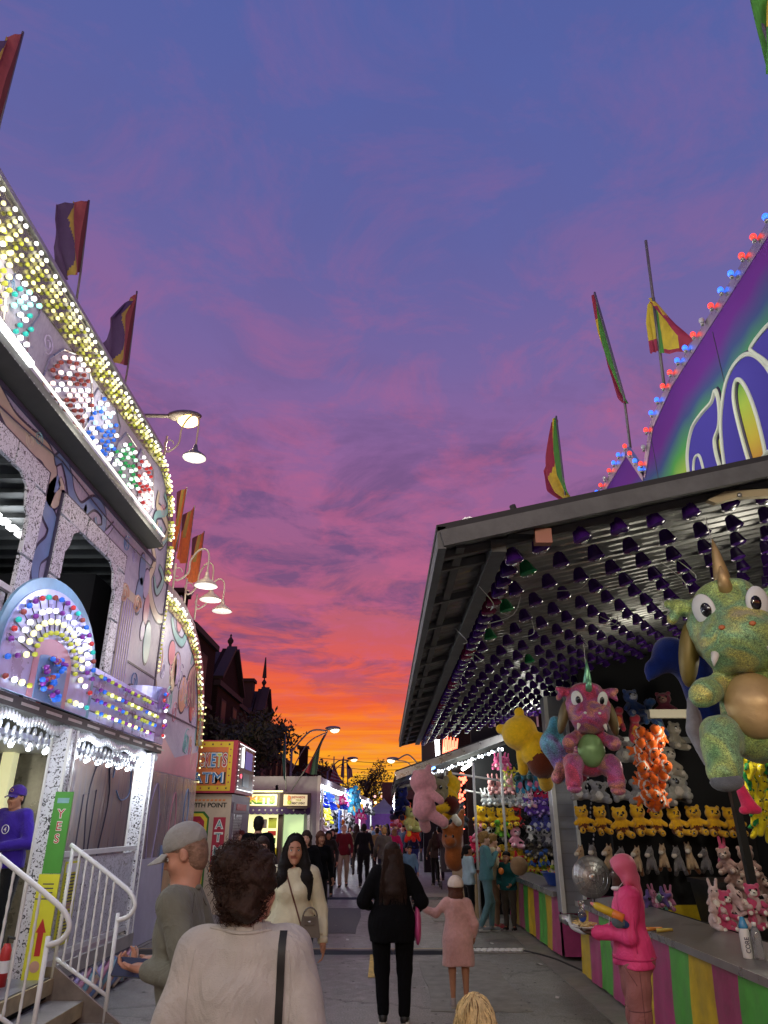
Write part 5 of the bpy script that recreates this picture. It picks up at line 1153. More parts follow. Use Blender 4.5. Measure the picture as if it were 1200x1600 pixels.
# letters drawn as outlines traced in metres on the board's own face
Ltr_b=mat("letter_royal",(.085,.07,.40),.95); Ltr_d=mat("letter_shadow",(.02,.012,.05),.5); Ltr_w=mat("letter_rim",(.72,.8,.62),.45)
def sg_poly(pix,n=4): return [Vector((p.x,p.y,max(p.z,3.90))) for p in [onX(px,py,XS) for px,py in pix]]
def smooth_closed(pts,n=5):
    o=[]; k=len(pts)
    for i in range(k):
        p0,p1,p2,p3=pts[(i-1)%k],pts[i],pts[(i+1)%k],pts[(i+2)%k]
        for j in range(n):
            t=j/n; v=.5*((2*p1)+(p2-p0)*t+(2*p0-5*p1+4*p2-p3)*t*t+(3*p1-p0-3*p2+p3)*t**3); v.z=max(v.z,3.89); o.append(v)
    return o
from mathutils.geometry import tessellate_polygon
def fill(mb,loops,x,m,th=.006):
    L2=[[Vector((p.y,p.z,0)) for p in l] for l in loops]; tri=tessellate_polygon(L2); flat=[p for l in loops for p in l]
    mb.add([Vector((x,p.y,p.z)) for p in flat],[tuple(t) for t in tri],m)
    for l in loops:
        n=len(l); vs=[Vector((x,p.y,p.z)) for p in l]+[Vector((x+th,p.y,p.z)) for p in l]; mb.add(vs,[(i,(i+1)%n,n+(i+1)%n,n+i) for i in range(n)],m)
def fill2(let,loops): fill(let,loops,XS-.012,Ltr_b,.010)
def letter(outer,holes=()):
    let=MB()
    o=smooth_closed(sg_poly(outer)); hs=[smooth_closed(sg_poly(h)) for h in holes]
    fill2(let,[o]+hs)
    for l in [o]+hs:
        let.tube([Vector((XS+.020,p.y,p.z)) for p in l]+[Vector((XS+.020,l[0].y,l[0].z))],.038,Ltr_d,8)  # dark outline running behind the pale rim of each letter
        let.tube([Vector((XS-.013,p.y,p.z)) for p in l]+[Vector((XS-.013,l[0].y,l[0].z))],.017,Ltr_w,6); 
    let.build('letter',sg); return o
letter([(1085,765),(1078,730),(1078,700),(1085,668),(1100,645),(1115,628),(1121,610),(1127,632),(1127,665),(1120,688),(1124,715),(1134,745),(1140,775),(1110,790)])
letter([(1147,790),(1137,740),(1131,690),(1130,650),(1137,600),(1152,568),(1172,553),(1195,565),(1220,605),(1240,660),(1262,760),(1262,830),(1190,850)],[[(1190,770),(1175,725),(1158,665),(1150,625),(1152,598),(1160,594),(1172,612),(1186,650),(1198,700),(1208,760)]])
letter([(1215,500),(1200,512),(1185,530),(1176,545),(1182,552),(1200,565),(1235,600),(1330,640),(1330,440),(1260,470)])
let=MB(); let.tube([Vector((XS-.016,p.y,p.z)) for p in spline([onX(*q,XS) for q in [(1107,760),(1103,735),(1096,712),(1089,716),(1087,735),(1091,748),(1096,744)]],6)],.012,Ltr_w,6); let.build('letter_swirl',sg)
letter([(945,800),(943,790),(947,783),(951,792),(952,805)])
# soft cartoon-free pink ears peeking over the awning edge
let=MB()
for q,ry,rz in (((1018,772),.17,.09),((1033,762),.07,.08)):
    c=onX(*q,XS); let.prism([(XS-.006,c.y+ry*math.cos(a),c.z+rz*math.sin(a)) for a in [2*PI*i/18 for i in range(18)]],(.004,0,0),mat("sign_pink_fur",(.42,.25,.27),.6,var=.15,vs=14))
let.build('painted_ears',sg,smooth=False)
S_red=mat("globe_red",(.9,.06,.05),.2,emit=1.6,ecol=(1,.05,.03)); S_blue=mat("globe_blue",(.05,.15,1),.2,emit=2.0,ecol=(.03,.16,1)); S_off=mat("globe_clear",(.5,.5,.55),.1)
gm={}
for m in (S_red,S_blue,S_off):
    g_=MB(); g_.lathe([(.013,-.045),(.013,-.015)],M_bsock,n=8); g_.ell((0,0,0),(.022,.022,.026),m,n=10,k=7); gm[m.name]=g_.mesh('bulb',True)
seq=[S_red,S_blue,S_blue,S_red,S_red,S_blue,S_blue,S_red,S_off]; k=0; dist=.1; sp_=.165
path=[Vector((XS,y,z)) for y,z in outl[1:-1]]
bl=[]
for a,c in zip(path[:-1],path[1:]):
    seg=(c-a).length; d=(c-a).normalized(); nrm=Vector((0,d.z,-d.y)); nrm=-nrm if nrm.z<0 else nrm
    while dist<seg: bl.append(a+d*dist+nrm*.055); dist+=sp_
    dist-=seg
for i,p in enumerate(bl[:72]):
    m=seq[i%9]; put('bulb',gm[m.name],sg,True,p+Vector((-.03,0,0)))
# ---- stall walls and counter
M_skin={0:mat("vinyl_yellow",(.62,.43,.02),.42,coat=.25,var=.22,bump=.6,bs=5),1:mat("vinyl_magenta",(.42,.055,.19),.42,coat=.25,var=.22,bump=.6,bs=5),2:mat("vinyl_green",(.09,.42,.06),.42,coat=.25,var=.22,bump=.6,bs=5)}
M_ctr=mat("counter_laminate",(.17,.16,.16),.35,.2,var=.25,vs=4,bump=.2,bs=20); M_sid=mat("siding_grey",(.25,.26,.30),.5,var=.08); M_post=mat("dark_post",(.03,.035,.035),.4,.4)
def skirt(parent,x,y0,y1,z0,z1,w,seq_,amp=.03,flare=-.05):
    n=int(abs(y1-y0)/.02); b=MB(); G=[]
    def col(i): 
        s_=(abs(i*(y1-y0)/n))/w; return int(s_)
    for i in range(n+1):
        y=y0+(y1-y0)*i/n; f=math.sin(i*.42)*.5+math.sin(i*.13+1)
        G.append([Vector((x+flare*(1-v)+amp*.35*f*(1-v)**.7,y+(.035*math.sin(v*4.2+y*1.7)*(1-v)*1.2 if 2<i<n-2 else 0),z0+(z1-z0)*v)) for v in [k/6 for k in range(7)]])
    b.grid(G,None,lambda i,j:M_skin[seq_[int((i*abs(y1-y0)/n)/w)%len(seq_)]]); return b.build('skirt',parent,smooth=True)
skirt(stall,2.5,10.28,2.2,.06,.80,.44,[0,1,2,1,2,0,1,2,0,1,2,0,1,2,0,1,2,0,1])
b=MB(); b.box((2.5,10.24,.06),(4.9,10.28,.8),M_skin[0]); b.build('skirt_end',stall)
b=MB(); b.hexa([(2.46,2.2,.80),(3.0,2.2,.80),(3.0,10.3,.80),(2.46,10.3,.80),(2.46,2.2,.84),(3.0,2.2,.9),(3.0,10.3,.9),(2.46,10.3,.84)],M_ctr); b.box((2.45,2.2,.79),(2.457,10.3,.845),M_alu); b.box((3.0,2.2,.1),(3.04,10.3,.9),M_dark); b.build('counter_top',stall)
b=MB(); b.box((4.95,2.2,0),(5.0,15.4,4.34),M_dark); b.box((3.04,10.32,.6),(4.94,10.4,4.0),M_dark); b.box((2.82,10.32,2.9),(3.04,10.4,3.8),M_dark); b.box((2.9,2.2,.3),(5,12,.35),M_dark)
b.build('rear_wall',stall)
b=MB(); b.box((2.47,11.12,.62),(2.80,11.4,3.55),M_sid); b.box((2.46,11.09,.62),(2.515,11.13,3.55),M_white); b.box((2.765,11.09,.62),(2.81,11.13,3.55),M_white)
for i in range(17): b.box((2.517,11.112,.72+i*.16),(2.763,11.119,.725+i*.16),M_pole)
b.box((2.56,11.105,2.95),(2.7,11.118,3.02),mat("sticker_maroon",(.2,.04,.03),.5)); b.build('siding_pier',stall)
b=MB(); b.tube(spline([(2.38,10.35,.66),(2.3,9.9,.60),(2.38,9.6,.58),(2.5,9.9,.6)],4),.03,mat("pvc_white",(.55,.56,.58),.4),8); b.box((2.30,10.2,.58),(2.5,10.62,.66),M_alu); b.build('pier_foot',stall,smooth=True)
b=MB(); b.box((2.52,1.15,3.70),(5.0,3.80,3.86),M_alu); b.build('trailer_roof',stall)
for (x,y) in ((2.6,1.25),(4.9,1.25)): b=MB(); b.box((x-.05,y-.05,0),(x+.05,y+.05,3.70),M_post); b.build('trailer_post',stall)
b=MB(); b.bar((2.49,1.15,3.86),(2.49,9.6,3.86),.04,.03,M_alu); b.build('sign_rail',stall)
# jack post and cross beam
b=MB(); 
p0=onY(1155,1270,7.6); p1=onY(1192,1480,7.6); b.bar((p0.x-.06,7.6,3.6),(p1.x+.02,7.6,.85),.07,.07,M_post); b.build('inner_post',stall)
b=MB(); b.box((2.72,10.28,2.78),(4.95,10.33,2.86),M_alu); b.build('wall_rail',stall); b=MB(); b.box((3.3,9.0,2.95),(3.8,9.1,3.05),mat("beam_cream",(.42,.38,.3),.6)); b.build('cross_beam',stall)
# string of white beads up the pier edge
b=MB(); 
for i in range(34): b.ell((2.78+.015*math.sin(i),10.27,.9+i*.055),(.012,.012,.02),M_alu,n=6,k=4)
b.build('bead_strip',stall,smooth=True)
# wall fan near the counter
t=thing('wall_fan','round chrome floor fan at the stall corner, behind the woman in the pink jacket','fan',(2.72,9.6,.9)); fc=onY(924,1370,9.6)
b=MB(); b.lathe([(.22,-.05),(.235,0),(.22,.05)],M_steel,fc,R=Matrix.Rotation(PI/2,3,'X'),n=22); b.build('fan_ring',t,smooth=True)
b=MB(); 
for i in range(18): a=2*PI*i/18; b.bar(fc+Vector((.04*math.cos(a),-.06,.04*math.sin(a))),fc+Vector((.22*math.cos(a),-.05,.22*math.sin(a))),.004,.004,M_alu)
for r_ in (.07,.13,.18): b.tube([fc+Vector((r_*math.cos(a),-.06,r_*math.sin(a))) for a in [2*PI*k/24 for k in range(25)]],.003,M_alu,4)
b.ell(fc+Vector((0,-.06,0)),(.05,.02,.05),M_alu); b.build('grille',t)
b=MB(); 
for i in range(4): a=2*PI*i/4+.4; b.ell(fc+Vector((.1*math.cos(a),0,.1*math.sin(a))),(.1,.01,.05),mat("fan_blade",(.25,.24,.2),.3,.6),R=Matrix.Rotation(-a,3,'Y')); 
b.build('fan_blade',t,smooth=True)
b=MB(); b.tube([fc-Vector((0,-.02,.22)),(fc.x,9.62,.86)],.02,M_pole,6); b.build('stand',t)
# loose things on the near counter
t=thing('water_bottle','white and blue water bottle lettered CORE standing on the near counter','bottle',(0,0,0)); p=onZ(1170,1497,.86); t.location=p
b=MB(); b.lathe([(.035,0),(.037,.01),(.037,.16),(.03,.19)],M_sw,p,n=16); text(b,"CORE",p+Vector((-.008,-.0385,.085)),(0,0,1),(-1,0,0),.1,P_out,bold=.02,w=.10,h=.035); b.build('body',t,smooth=True,angle=.6)
b=MB(); b.lathe([(.03,.185),(.034,.2),(.02,.24),(.015,.26),(0,.262)],mat("bottle_blue",(.05,.3,.6),.2,coat=.5),p,n=16); b.build('cap',t,smooth=True)
t=thing('clear_bottle','clear plastic bottle with a white cap beside the white and blue bottle','bottle',(0,0,0)); p=onZ(1188,1500,.86); t.location=p
b=MB(); b.lathe([(.033,0),(.035,.02),(.032,.08),(.035,.14),(.03,.18),(.013,.215)],mat("clear_plastic",(.6,.62,.65),.08,trans=.7),p,n=14); b.build('body',t,smooth=True)
b=MB(); b.lathe([(.015,.21),(.016,.235),(0,.236)],M_sw,p,n=12); b.build('cap',t,smooth=True)
t=thing('black_bin','black plastic crate standing on the floor inside the near stall','crate',(4.2,9.0,.35)); b=MB(); b.hexa([(3.7,8.7,.35),(4.4,8.7,.35),(4.4,9.3,.35),(3.7,9.3,.35),(3.62,8.6,1.15),(4.48,8.6,1.15),(4.48,9.4,1.15),(3.62,9.4,1.15)],mat("crate_black",(.012,.014,.014),.5,var=.2)); b.build('body',t); b=MB(); b.box((3.6,8.58,1.12),(4.5,9.42,1.17),M_black); b.build('rim',t)
b=MB(); b.box((3.68,8.575,.75),(3.8,8.59,.88),M_sw); b.build('label_patch',t)
t=thing('dart_pair','two orange and yellow darts lying on the near counter','darts',(2.6,7.3,.86)); 
for k in range(2):
    b=MB(); p=onZ(1010+k*16,1452+k*2,.86); b.tube([p,p+Vector((.14,-.02,.01))],[.018,.012],[mat("dart_orange",(.7,.25,.04),.4),mat("dart_yellow",(.7,.55,.1),.4)][k],8); b.build('dart',t,smooth=True)
# ------------------------------------------------------------------ second stall beyond the pier (same row)
s2=thing('game_stall','second striped game stall past the grey siding pier, crammed with small plush prizes','game stall',(2.5,13.5,0))
skirt(s2,2.5,11.45,15.75,.06,.80,.47,[1,0,2,1,0,2,1,0,2],flare=-.03)
b=MB(); b.box((2.52,11.43,.06),(4.6,11.47,.8),M_skin[1]); b.build('skirt_end',s2)
b=MB(); b.box((2.42,11.42,.80),(2.95,15.8,.86),M_ctr); b.box((2.41,11.42,.79),(2.419,15.8,.865),M_alu); b.build('counter_top',s2)
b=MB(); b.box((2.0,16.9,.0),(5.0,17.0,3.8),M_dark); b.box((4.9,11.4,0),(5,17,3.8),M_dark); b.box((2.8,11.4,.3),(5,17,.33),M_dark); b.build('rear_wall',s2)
t=thing('blue_tub','wide blue plastic tub on the second stall counter below the plush wall','tub',(2.85,12.6,.86)); b=MB(); b.lathe([(.24,0),(.33,.17),(.35,.18),(.34,.19),(.31,.17),(.22,.02),(0,.02)],mat("tub_blue",(.02,.06,.30),.4),(2.85,12.6,.86),n=24); b.build('body',t,smooth=True,angle=.6)
t=thing('tan_ball','big round tan plush ball on the second stall counter behind the small boy','ball',(2.65,13.9,.86)); pb=onY(811,1353,13.6)
bb=np_mesh('ball',*surfnet(*sdf([E((0,0,0),.15)],.02),.02),[fabric((150,120,88))]); put('body',bb,t,False,(pb.x-2.65,13.6-13.9,pb.z-.86))
# ------------------------------------------------------------------ third stall: lower lit awning with white poles
s3=thing('lit_stall','third stall with a lower silver awning, white poles and blue lights on its nose','game stall',(1.5,17,0))
q=[onY(757,1160,16.2),onY(618,1210,16.2)]
def a3(x): return q[1].z+(x-q[1].x)*(q[0].z-q[1].z)/(q[0].x-q[1].x)
b=MB(); G=[]
for i in range(50):
    y=16.3+i*.22; G.append([Vector((x,y,a3(x)-.08+(.03 if i%2 else 0))) for x in (q[1].x,1.0,2.0,3.4)])
b.grid(G,M_corr); b.build('awning_panel',s3)
b=MB(); b.bar((q[1].x,16.2,a3(q[1].x)-.03),(3.3,16.2,a3(3.3)-.03),.06,.15,M_alu); b.bar((q[1].x,16.4,a3(q[1].x)-.16),(3.3,16.4,a3(3.3)-.16),.04,.06,M_wood)
b.hexa([(q[1].x,16.2,a3(q[1].x)+.05),(3.3,16.2,a3(3.3)+.05),(3.3,27,a3(3.3)+.05),(q[1].x,27,a3(q[1].x)+.05),(q[1].x,16.2,a3(q[1].x)+.08),(3.3,16.2,a3(3.3)+.08),(3.3,27,a3(3.3)+.08),(q[1].x,27,a3(q[1].x)+.08)],M_roofd)
for i in range(10): b.bar((q[1].x,16.6+i*1.1,a3(q[1].x)-.1),(2.6,16.6+i*1.1,a3(2.6)-.1),.04,.05,M_wood)
b.build('awning_frame',s3)
b=MB(); z_=a3(q[1].x); rr_=.42
P=[[Vector((q[1].x-.02+rr_-rr_*math.cos(t),16.35+k*.5,z_-.02-rr_+rr_*math.sin(t)-.0)) for t in [PI/2*i/6 for i in range(7)]][::-1]+[Vector((q[1].x-.02,16.35+k*.5,z_-.75))] for k in range(8)]
b.grid(P,mat("nose_panel",(.12,.12,.2),.2,.6,var=.3)); b.build('curved_nose',s3,smooth=True)
M_bl3=mat("nose_blue_light",(.1,.3,1),.4,emit=7,ecol=(.12,.3,1)); 
for i in range(15):
    b=MB(); x=.62+.05*i*.9; p=onY(642+i*2.6,1217-i*1.25,16.15); b.ell(p,(.028,.028,.028),M_bl3 if i%4 else M_bw,n=6,k=4); b.build('bulb',s3)
for i in range(24):
    b=MB(); p=Vector((.9+.075*i,16.45,a3(.9+.075*i)-.24-.02*(i%2))); b.ell(p,(.03,.03,.035),M_crl if i%3 else M_alu,n=6,k=4); b.build('bulb',s3)
b=MB(); pa_=onY(723,1202,16.6); pb_=onY(744,1188,17.4); b.tube([pa_,pb_],.035,mat("tube_cool",(1,1,1),.4,emit=16,ecol=(.95,1,.9)),8); b.build('fluorescent_tube',s3)
for (px,ya,yb,Y) in ((739,1192,1440,16.0),(781,1170,1300,15.9),(718,1215,1270,19.0),(695,1205,1230,18)):
    u=onY(px,ya,Y); b=MB(); b.tube([(u.x,Y,0.0 if px in(739,) else .8),(u.x,Y,u.z)],.028,M_white,8); b.build('stall_pole',s3,smooth=True)
for u,v,q_ in ((onY(700,1207,16.1),onY(789,1221,16.1),.024),(onY(726,1235,16.4),onY(753,1240,16.4),.02)): b=MB(); b.tube([u,v],q_,M_white,6); b.build('cross_bar',s3,smooth=True)
b=MB(); b.box((2.0,18.3,0),(3.6,18.4,3.2),M_dark); b.box((1.9,16.3,0),(1.96,22,.85),mat("stall_tan",(.35,.25,.1),.6,var=.2)); b.build('rear_wall',s3)
# neon ride sign beyond
rs=thing('neon_ride_sign','vertical white neon bar beside a red lattice of lights, glimpsed under the near awning','ride sign',(3.0,40,0))
b=MB(); u=onY(683,1156,30); v=onY(684,1182,30); b.bar(u,v,.16,.16,mat("neon_white",(1,1,1),.5,emit=12)); b.build('white_bar',rs)
M_neon2=mat("neon_red",(1,.2,.12),.5,emit=5,ecol=(1,.13,.07)); b=MB()
for i in range(9):
    u=onY(692+i*2.6,1180,30.5); v=onY(694+i*2.6,1150+((i*5)%9),30.5); b.bar(u,v,.05,.05,M_neon2)
text(b,"HC.",onY(704,1173,30.2),(1,0,0),(0,0,1),.4,M_neon2,bold=.02,w=.55,h=.3); b.build('red_lattice',rs)
b=MB(); u=onY(672,1160,31); b.box((u.x-.35,31,0),(u.x+.9,31.4,u.z+1.0),M_dark); b.build('support',rs)
b=MB(); rg=random.Random(9)
for i in range(46): b.ell(onY(722+rg.uniform(-4,6),1208+rg.uniform(0,90),18.2),(.03,.03,.03),M_neon2,n=6,k=4)
tag(b.build('red_light_column',rs),kind='stuff')
far=thing('banner_stall','dark banner posts and little roofs at the far right end of the street','stall',(2.5,50,0)); b=MB(); u=onY(597,1222,60); v=onY(618,1232,60); b.box((u.x,60,v.z-1.2),(v.x+2,60.5,u.z),mat("far_banner",(.12,.05,.04),.8,var=.3)); b.box((v.x,60,0),(v.x+4,60.6,v.z-.8),M_dark); b.build('banner',far)
# ---- flags on the sign
FR=[F_grn,F_gold,F_red]; gR='green yellow and crimson flags on the sign board'
flag('feather_flag','green, yellow and crimson flag bellied like a leaf, lowest of the three above the awning',2.6,[(869,650),(884,780),(887,806)],[[(869,650),(868,654),(867,660)],[(873,700),(866,706),(852,715)],[(879,740),(866,745),(847,735)],[(886,765),(875,768),(858,766)],[(893,777),(890,781),(882,781)]],lambda v,u:0 if u<.3-.1*v else (1 if u<.62-.1*math.sin(v*6) else 2),FR,group=gR,amp=.05)
flag('feather_flag','narrow green and crimson flag furled along its leaning pole, middle of three above the awning',2.6,[(929,457),(975,620),(985,700)],[[(929,457),(928,462)],[(946,515),(933,520)],[(958,560),(948,572)],[(973,610),(968,620)],[(980,631),(977,628)]],lambda v,u:0 if u<.45 else (2 if v>.3 or v<.15 else 1),FR,group=gR,amp=.03,waves=1)
flag('feather_flag','knotted green flag spreading a yellow and crimson triangle from its tall bare pole',2.6,[(1009,376),(1020,462),(1031,550),(1039,612)],[[(1020,462),(1018,466),(1022,472)],[(1025,485),(1040,492),(1052,505)],[(1028,520),(1050,518),(1082,530)],[(1030,551),(1050,552),(1072,545)]],lambda v,u:0 if u<.18 else (1 if (u<.72 and v<.93) else 2),FR,group=gR,amp=.03)
b=flag('feather_flag','folded yellow and crimson tail hanging left of the knotted flag pole',2.6,[(1021,465),(1031,548)],[[(1019,468),(1015,475)],[(1024,500),(1010,505)],[(1029,548),(1015,552)]],lambda v,u:1 if v<.8 else 2,FR,group=gR,amp=.02)
flag('feather_flag','green and yellow flag tip poking in at the top right corner of the photo',2.6,[(1165,-30),(1200,60),(1215,120)],[[(1165,-30),(1190,-30),(1230,-30)],[(1174,15),(1195,10),(1230,0)],[(1192,70),(1205,70),(1230,60)],[(1201,105),(1210,110),(1220,115)]],lambda v,u:1 if (u>.5 and v<.5) else 0,FR,group=gR,amp=.05)
# ---- lamps of the stalls, and added fill for the sign
lamp('stall_inner_light',(3.4,5.0,2.9),24,(1,.93,.75),.2); lamp('stall_inner_light',(3.6,8.0,2.7),34,(1,.93,.75),.2)
lamp('stall_two_light',(3.1,14.0,3.2),42,(1,.96,.88),.2); lamp('stall_three_light',(1.9,16.3,2.8),30,(.95,1,.9),.2); lamp('stall_three_light',(1.2,21,2.8),60,(1,.9,.8),.3)
lamp('sign_bulb_light',(1.2,4.4,4.9),22,(1,.98,.95),.25); lamp('sign_bulb_light',(1.5,6.6,4.9),7,(1,.98,.95),.25)  # white fill lamps added off the board to brighten the sign, no visible fixture
lamp('fair_flood_light',(1.2,-3.5,4.6),560,(1,.96,.80),.5)
lamp('fair_flood_light',(-2.6,-2.5,4.2),260,(1,.96,.82),.5)
# ------------------------------------------------------------------ plush prizes
def plushm(c,name=None): return mat(name or "plush_%d_%d_%d"%c,lin(c),.95,var=.16,vs=22,bump=.5,bs=130,sheen=.35)
M_peye=mat("plush_eye_black",(.01,.01,.012),.15,coat=.8); M_peyw=mat("plush_eye_white",(.75,.77,.75),.5)
TOY={}
def toy_mesh(kind,c1,c2=(240,236,225),c3=(20,18,18)):
    """one small prize, about .26 m tall, facing -Y, origin at its middle"""
    key=(kind,c1,c2,c3)
    if key in TOY: return TOY[key]
    ms=[plushm(c1),plushm(c2),M_peye if c3==(20,18,18) else plushm(c3)]
    if kind=='bear':
        P=[E((0,0,.06),(.075,.062,.065),0,.02),E((.055,0,.115),(.024,.016,.024),0,.01),E((-.055,0,.115),(.024,.016,.024),0,.01),E((0,-.055,.045),(.032,.026,.025),1,.01),
           E((0,.01,-.06),(.068,.055,.075),0,.02),C((.05,-.01,-.02),(.095,-.035,-.06),.024,.026,0,.015),C((-.05,-.01,-.02),(-.095,-.035,-.06),.024,.026,0,.015),C((.04,-.02,-.11),(.07,-.09,-.115),.032,.034,0,.015),C((-.04,-.02,-.11),(-.07,-.09,-.115),.032,.034,0,.015),
           E((.03,-.058,.075),(.010,.01,.012),2,.002),E((-.03,-.058,.075),(.010,.01,.012),2,.002),E((0,-.082,.055),(.012,.008,.009),2,.002),E((.07,-.125,-.115),(.02,.01,.02),1,.004),E((-.07,-.125,-.115),(.02,.01,.02),1,.004)]
    elif kind=='bearpants':
        P=toyP=[E((0,0,.06),(.078,.065,.066),0,.02),E((.055,0,.118),(.022,.016,.022),0,.01),E((-.055,0,.118),(.022,.016,.022),0,.01),E((0,-.058,.048),(.034,.028,.026),0,.01),E((0,.01,-.045),(.07,.056,.06),0,.02),E((0,.01,-.1),(.072,.06,.05),1,.008),C((.05,-.01,-.02),(.10,-.035,-.05),.024,.026,0,.015),C((-.05,-.01,-.02),(-.10,-.035,-.05),.024,.026,0,.015),C((.04,-.04,-.125),(.06,-.10,-.135),.030,.034,0,.008),C((-.04,-.04,-.125),(-.06,-.10,-.135),.030,.034,0,.008),E((.028,-.062,.078),(.009,.009,.012),2,.002),E((-.028,-.062,.078),(.009,.009,.012),2,.002),E((0,-.088,.058),(.013,.009,.010),2,.002),E((.06,-.13,-.135),(.014,.008,.014),2,.003),E((-.06,-.13,-.135),(.014,.008,.014),2,.003)]
    elif kind=='koala':
        P=[E((0,0,.04),(.08,.065,.062),0,.02),E((.08,0,.075),(.036,.02,.036),0,.01),E((-.08,0,.075),(.036,.02,.036),0,.01),E((0,-.062,.035),(.016,.014,.024),2,.004),E((0,.01,-.06),(.075,.06,.07),0,.02),C((.05,-.02,-.09),(.09,-.09,-.1),.034,.036,0,.015),C((-.05,-.02,-.09),(-.09,-.09,-.1),.034,.036,0,.015),C((.06,0,-.02),(.09,-.05,-.05),.025,.025,0,.01),C((-.06,0,-.02),(-.09,-.05,-.05),.025,.025,0,.01),E((.03,-.056,.055),(.009,.009,.010),2,.002),E((-.03,-.056,.055),(.009,.009,.010),2,.002),E((0,-.04,-.06),(.04,.03,.045),1,.005)]
    elif kind=='pony':
        P=[C((0,.0,.09),(-.02,-.085,.055),.042,.030,0,.02),E((-.022,-.10,.05),(.032,.03,.028),1,.005),C((0,.01,.08),(0,.015,-.02),.034,.045,0,.02),E((0,.02,-.06),(.058,.055,.075),0,.02),C((.02,.02,.12),(.025,.015,.16),.014,.007,0,.008),C((-.02,.02,.12),(-.025,.015,.16),.014,.007,0,.008),C((.035,-.02,-.04),(.05,-.05,-.12),.022,.02,0,.01),C((-.035,-.02,-.04),(-.05,-.05,-.12),.022,.02,0,.01),C((.04,.02,-.11),(.06,-.02,-.165),.028,.026,2,.01),C((-.04,.02,-.11),(-.06,-.02,-.165),.028,.026,2,.01),C((0,.045,.13),(0,.06,.0),.016,.014,2,.006),E((.022,-.055,.085),(.008,.008,.009),2,.002),E((-.048,-.05,.08),(.008,.008,.009),2,.002)]
    elif kind=='fish':
        P=[E((0,0,0),(.045,.075,.055),0,.01),C((0,.06,0),(0,.12,.035),.022,.014,0,.015),C((0,.06,0),(0,.12,-.035),.022,.014,0,.015),C((0,0,.05),(0,.03,.08),.014,.01,0,.01),E((.045,.0,0),(.025,.02,.018),0,.01),E((-.045,.0,0),(.025,.02,.018),0,.01),E((.03,-.05,.015),(.014,.012,.014),2,.002),E((-.03,-.05,.015),(.014,.012,.014),2,.002),dict(E((0,-.02,0),(.06,.013,.07),1),op='paint'),dict(E((0,.045,0),(.06,.012,.07),1),op='paint')]
    elif kind=='bunny':
        P=[E((0,0,.05),(.06,.052,.055),0,.02),C((.025,.01,.09),(.04,.02,.17),.018,.016,0,.01),C((-.025,.01,.09),(-.04,.02,.17),.018,.016,0,.01),E((0,.01,-.055),(.06,.05,.07),0,.02),C((.035,-.02,-.1),(.06,-.08,-.11),.028,.03,0,.01),C((-.035,-.02,-.1),(-.06,-.08,-.11),.028,.03,0,.01),C((.045,0,-.01),(.075,-.04,-.05),.02,.02,0,.01),C((-.045,0,-.01),(-.075,-.04,-.05),.02,.02,0,.01),E((.024,-.047,.062),(.008,.008,.01),2,.002),E((-.024,-.047,.062),(.008,.008,.01),2,.002),E((0,-.045,-.055),(.035,.02,.04),1,.005)]
    elif kind=='panda':
        P=[E((0,0,.05),(.078,.062,.065),1,.02),E((.058,0,.105),(.024,.016,.024),2,.006),E((-.058,0,.105),(.024,.016,.024),2,.006),E((.03,-.052,.06),(.018,.016,.022),2,.003),E((-.03,-.052,.06),(.018,.016,.022),2,.003),E((0,-.062,.035),(.012,.01,.009),2,.002),E((0,.01,-.06),(.068,.055,.07),1,.01),C((.05,-.01,-.02),(.09,-.05,-.06),.025,.026,0,.01),C((-.05,-.01,-.02),(-.09,-.05,-.06),.025,.026,0,.01),C((.04,-.02,-.11),(.07,-.09,-.115),.032,.034,0,.01),C((-.04,-.02,-.11),(-.07,-.09,-.115),.032,.034,0,.01)]
    elif kind=='star':
        P=[E((0,0,0),(.055,.04,.055),0,.03)]+[C((0,0,0),(.12*math.sin(2*PI*i/5),-.01,.12*math.cos(2*PI*i/5)),.04,.022,0,.03) for i in range(5)]+[E((.02,-.04,.01),(.01,.008,.012),2,.002),E((-.02,-.04,.01),(.01,.008,.012),2,.002)]
    elif kind=='dino':
        P=[E((-.0,-.06,.08),(.05,.06,.042),0,.02),C((0,-.02,.07),(0,.02,-.03),.035,.055,0,.03),C((0,.03,-.06),(0,.14,-.11),.05,.012,0,.03),C((.04,0,-.07),(.05,-.05,-.12),.03,.028,0,.01),C((-.04,0,-.07),(-.05,-.05,-.12),.03,.028,0,.01),E((0,-.03,-.035),(.035,.03,.05),1,.005),E((.03,-.075,.105),(.013,.012,.014),2,.003),E((-.03,-.075,.105),(.013,.012,.014),2,.003)]+[C((0,.03+.02*i,.08-.045*i),(0,.06+.02*i,.10-.045*i),.014,.006,1,.004) for i in range(4)]
    elif kind=='banana':
        P=[C((0,-.02,-.1),(.02,-.03,0),.03,.04,0,.02),C((.02,-.03,0),(0,-.02,.1),.04,.02,0,.02),C((0,-.02,.1),(-.01,-.02,.13),.012,.01,1,.005),C((.03,0,.03),(.08,-.02,-.04),.03,.016,1,.01),C((-.02,0,.03),(-.07,-.02,-.04),.03,.016,1,.01),E((.01,-.062,.02),(.01,.008,.012),2,.002),E((.035,-.06,.02),(.01,.008,.012),2,.002)]
    else:
        P=[E((0,0,0),(.08,.08,.08),0,.01)]
    me=blob('plush_'+kind,P,.0088,ms,relax=1); TOY[key]=me; return me
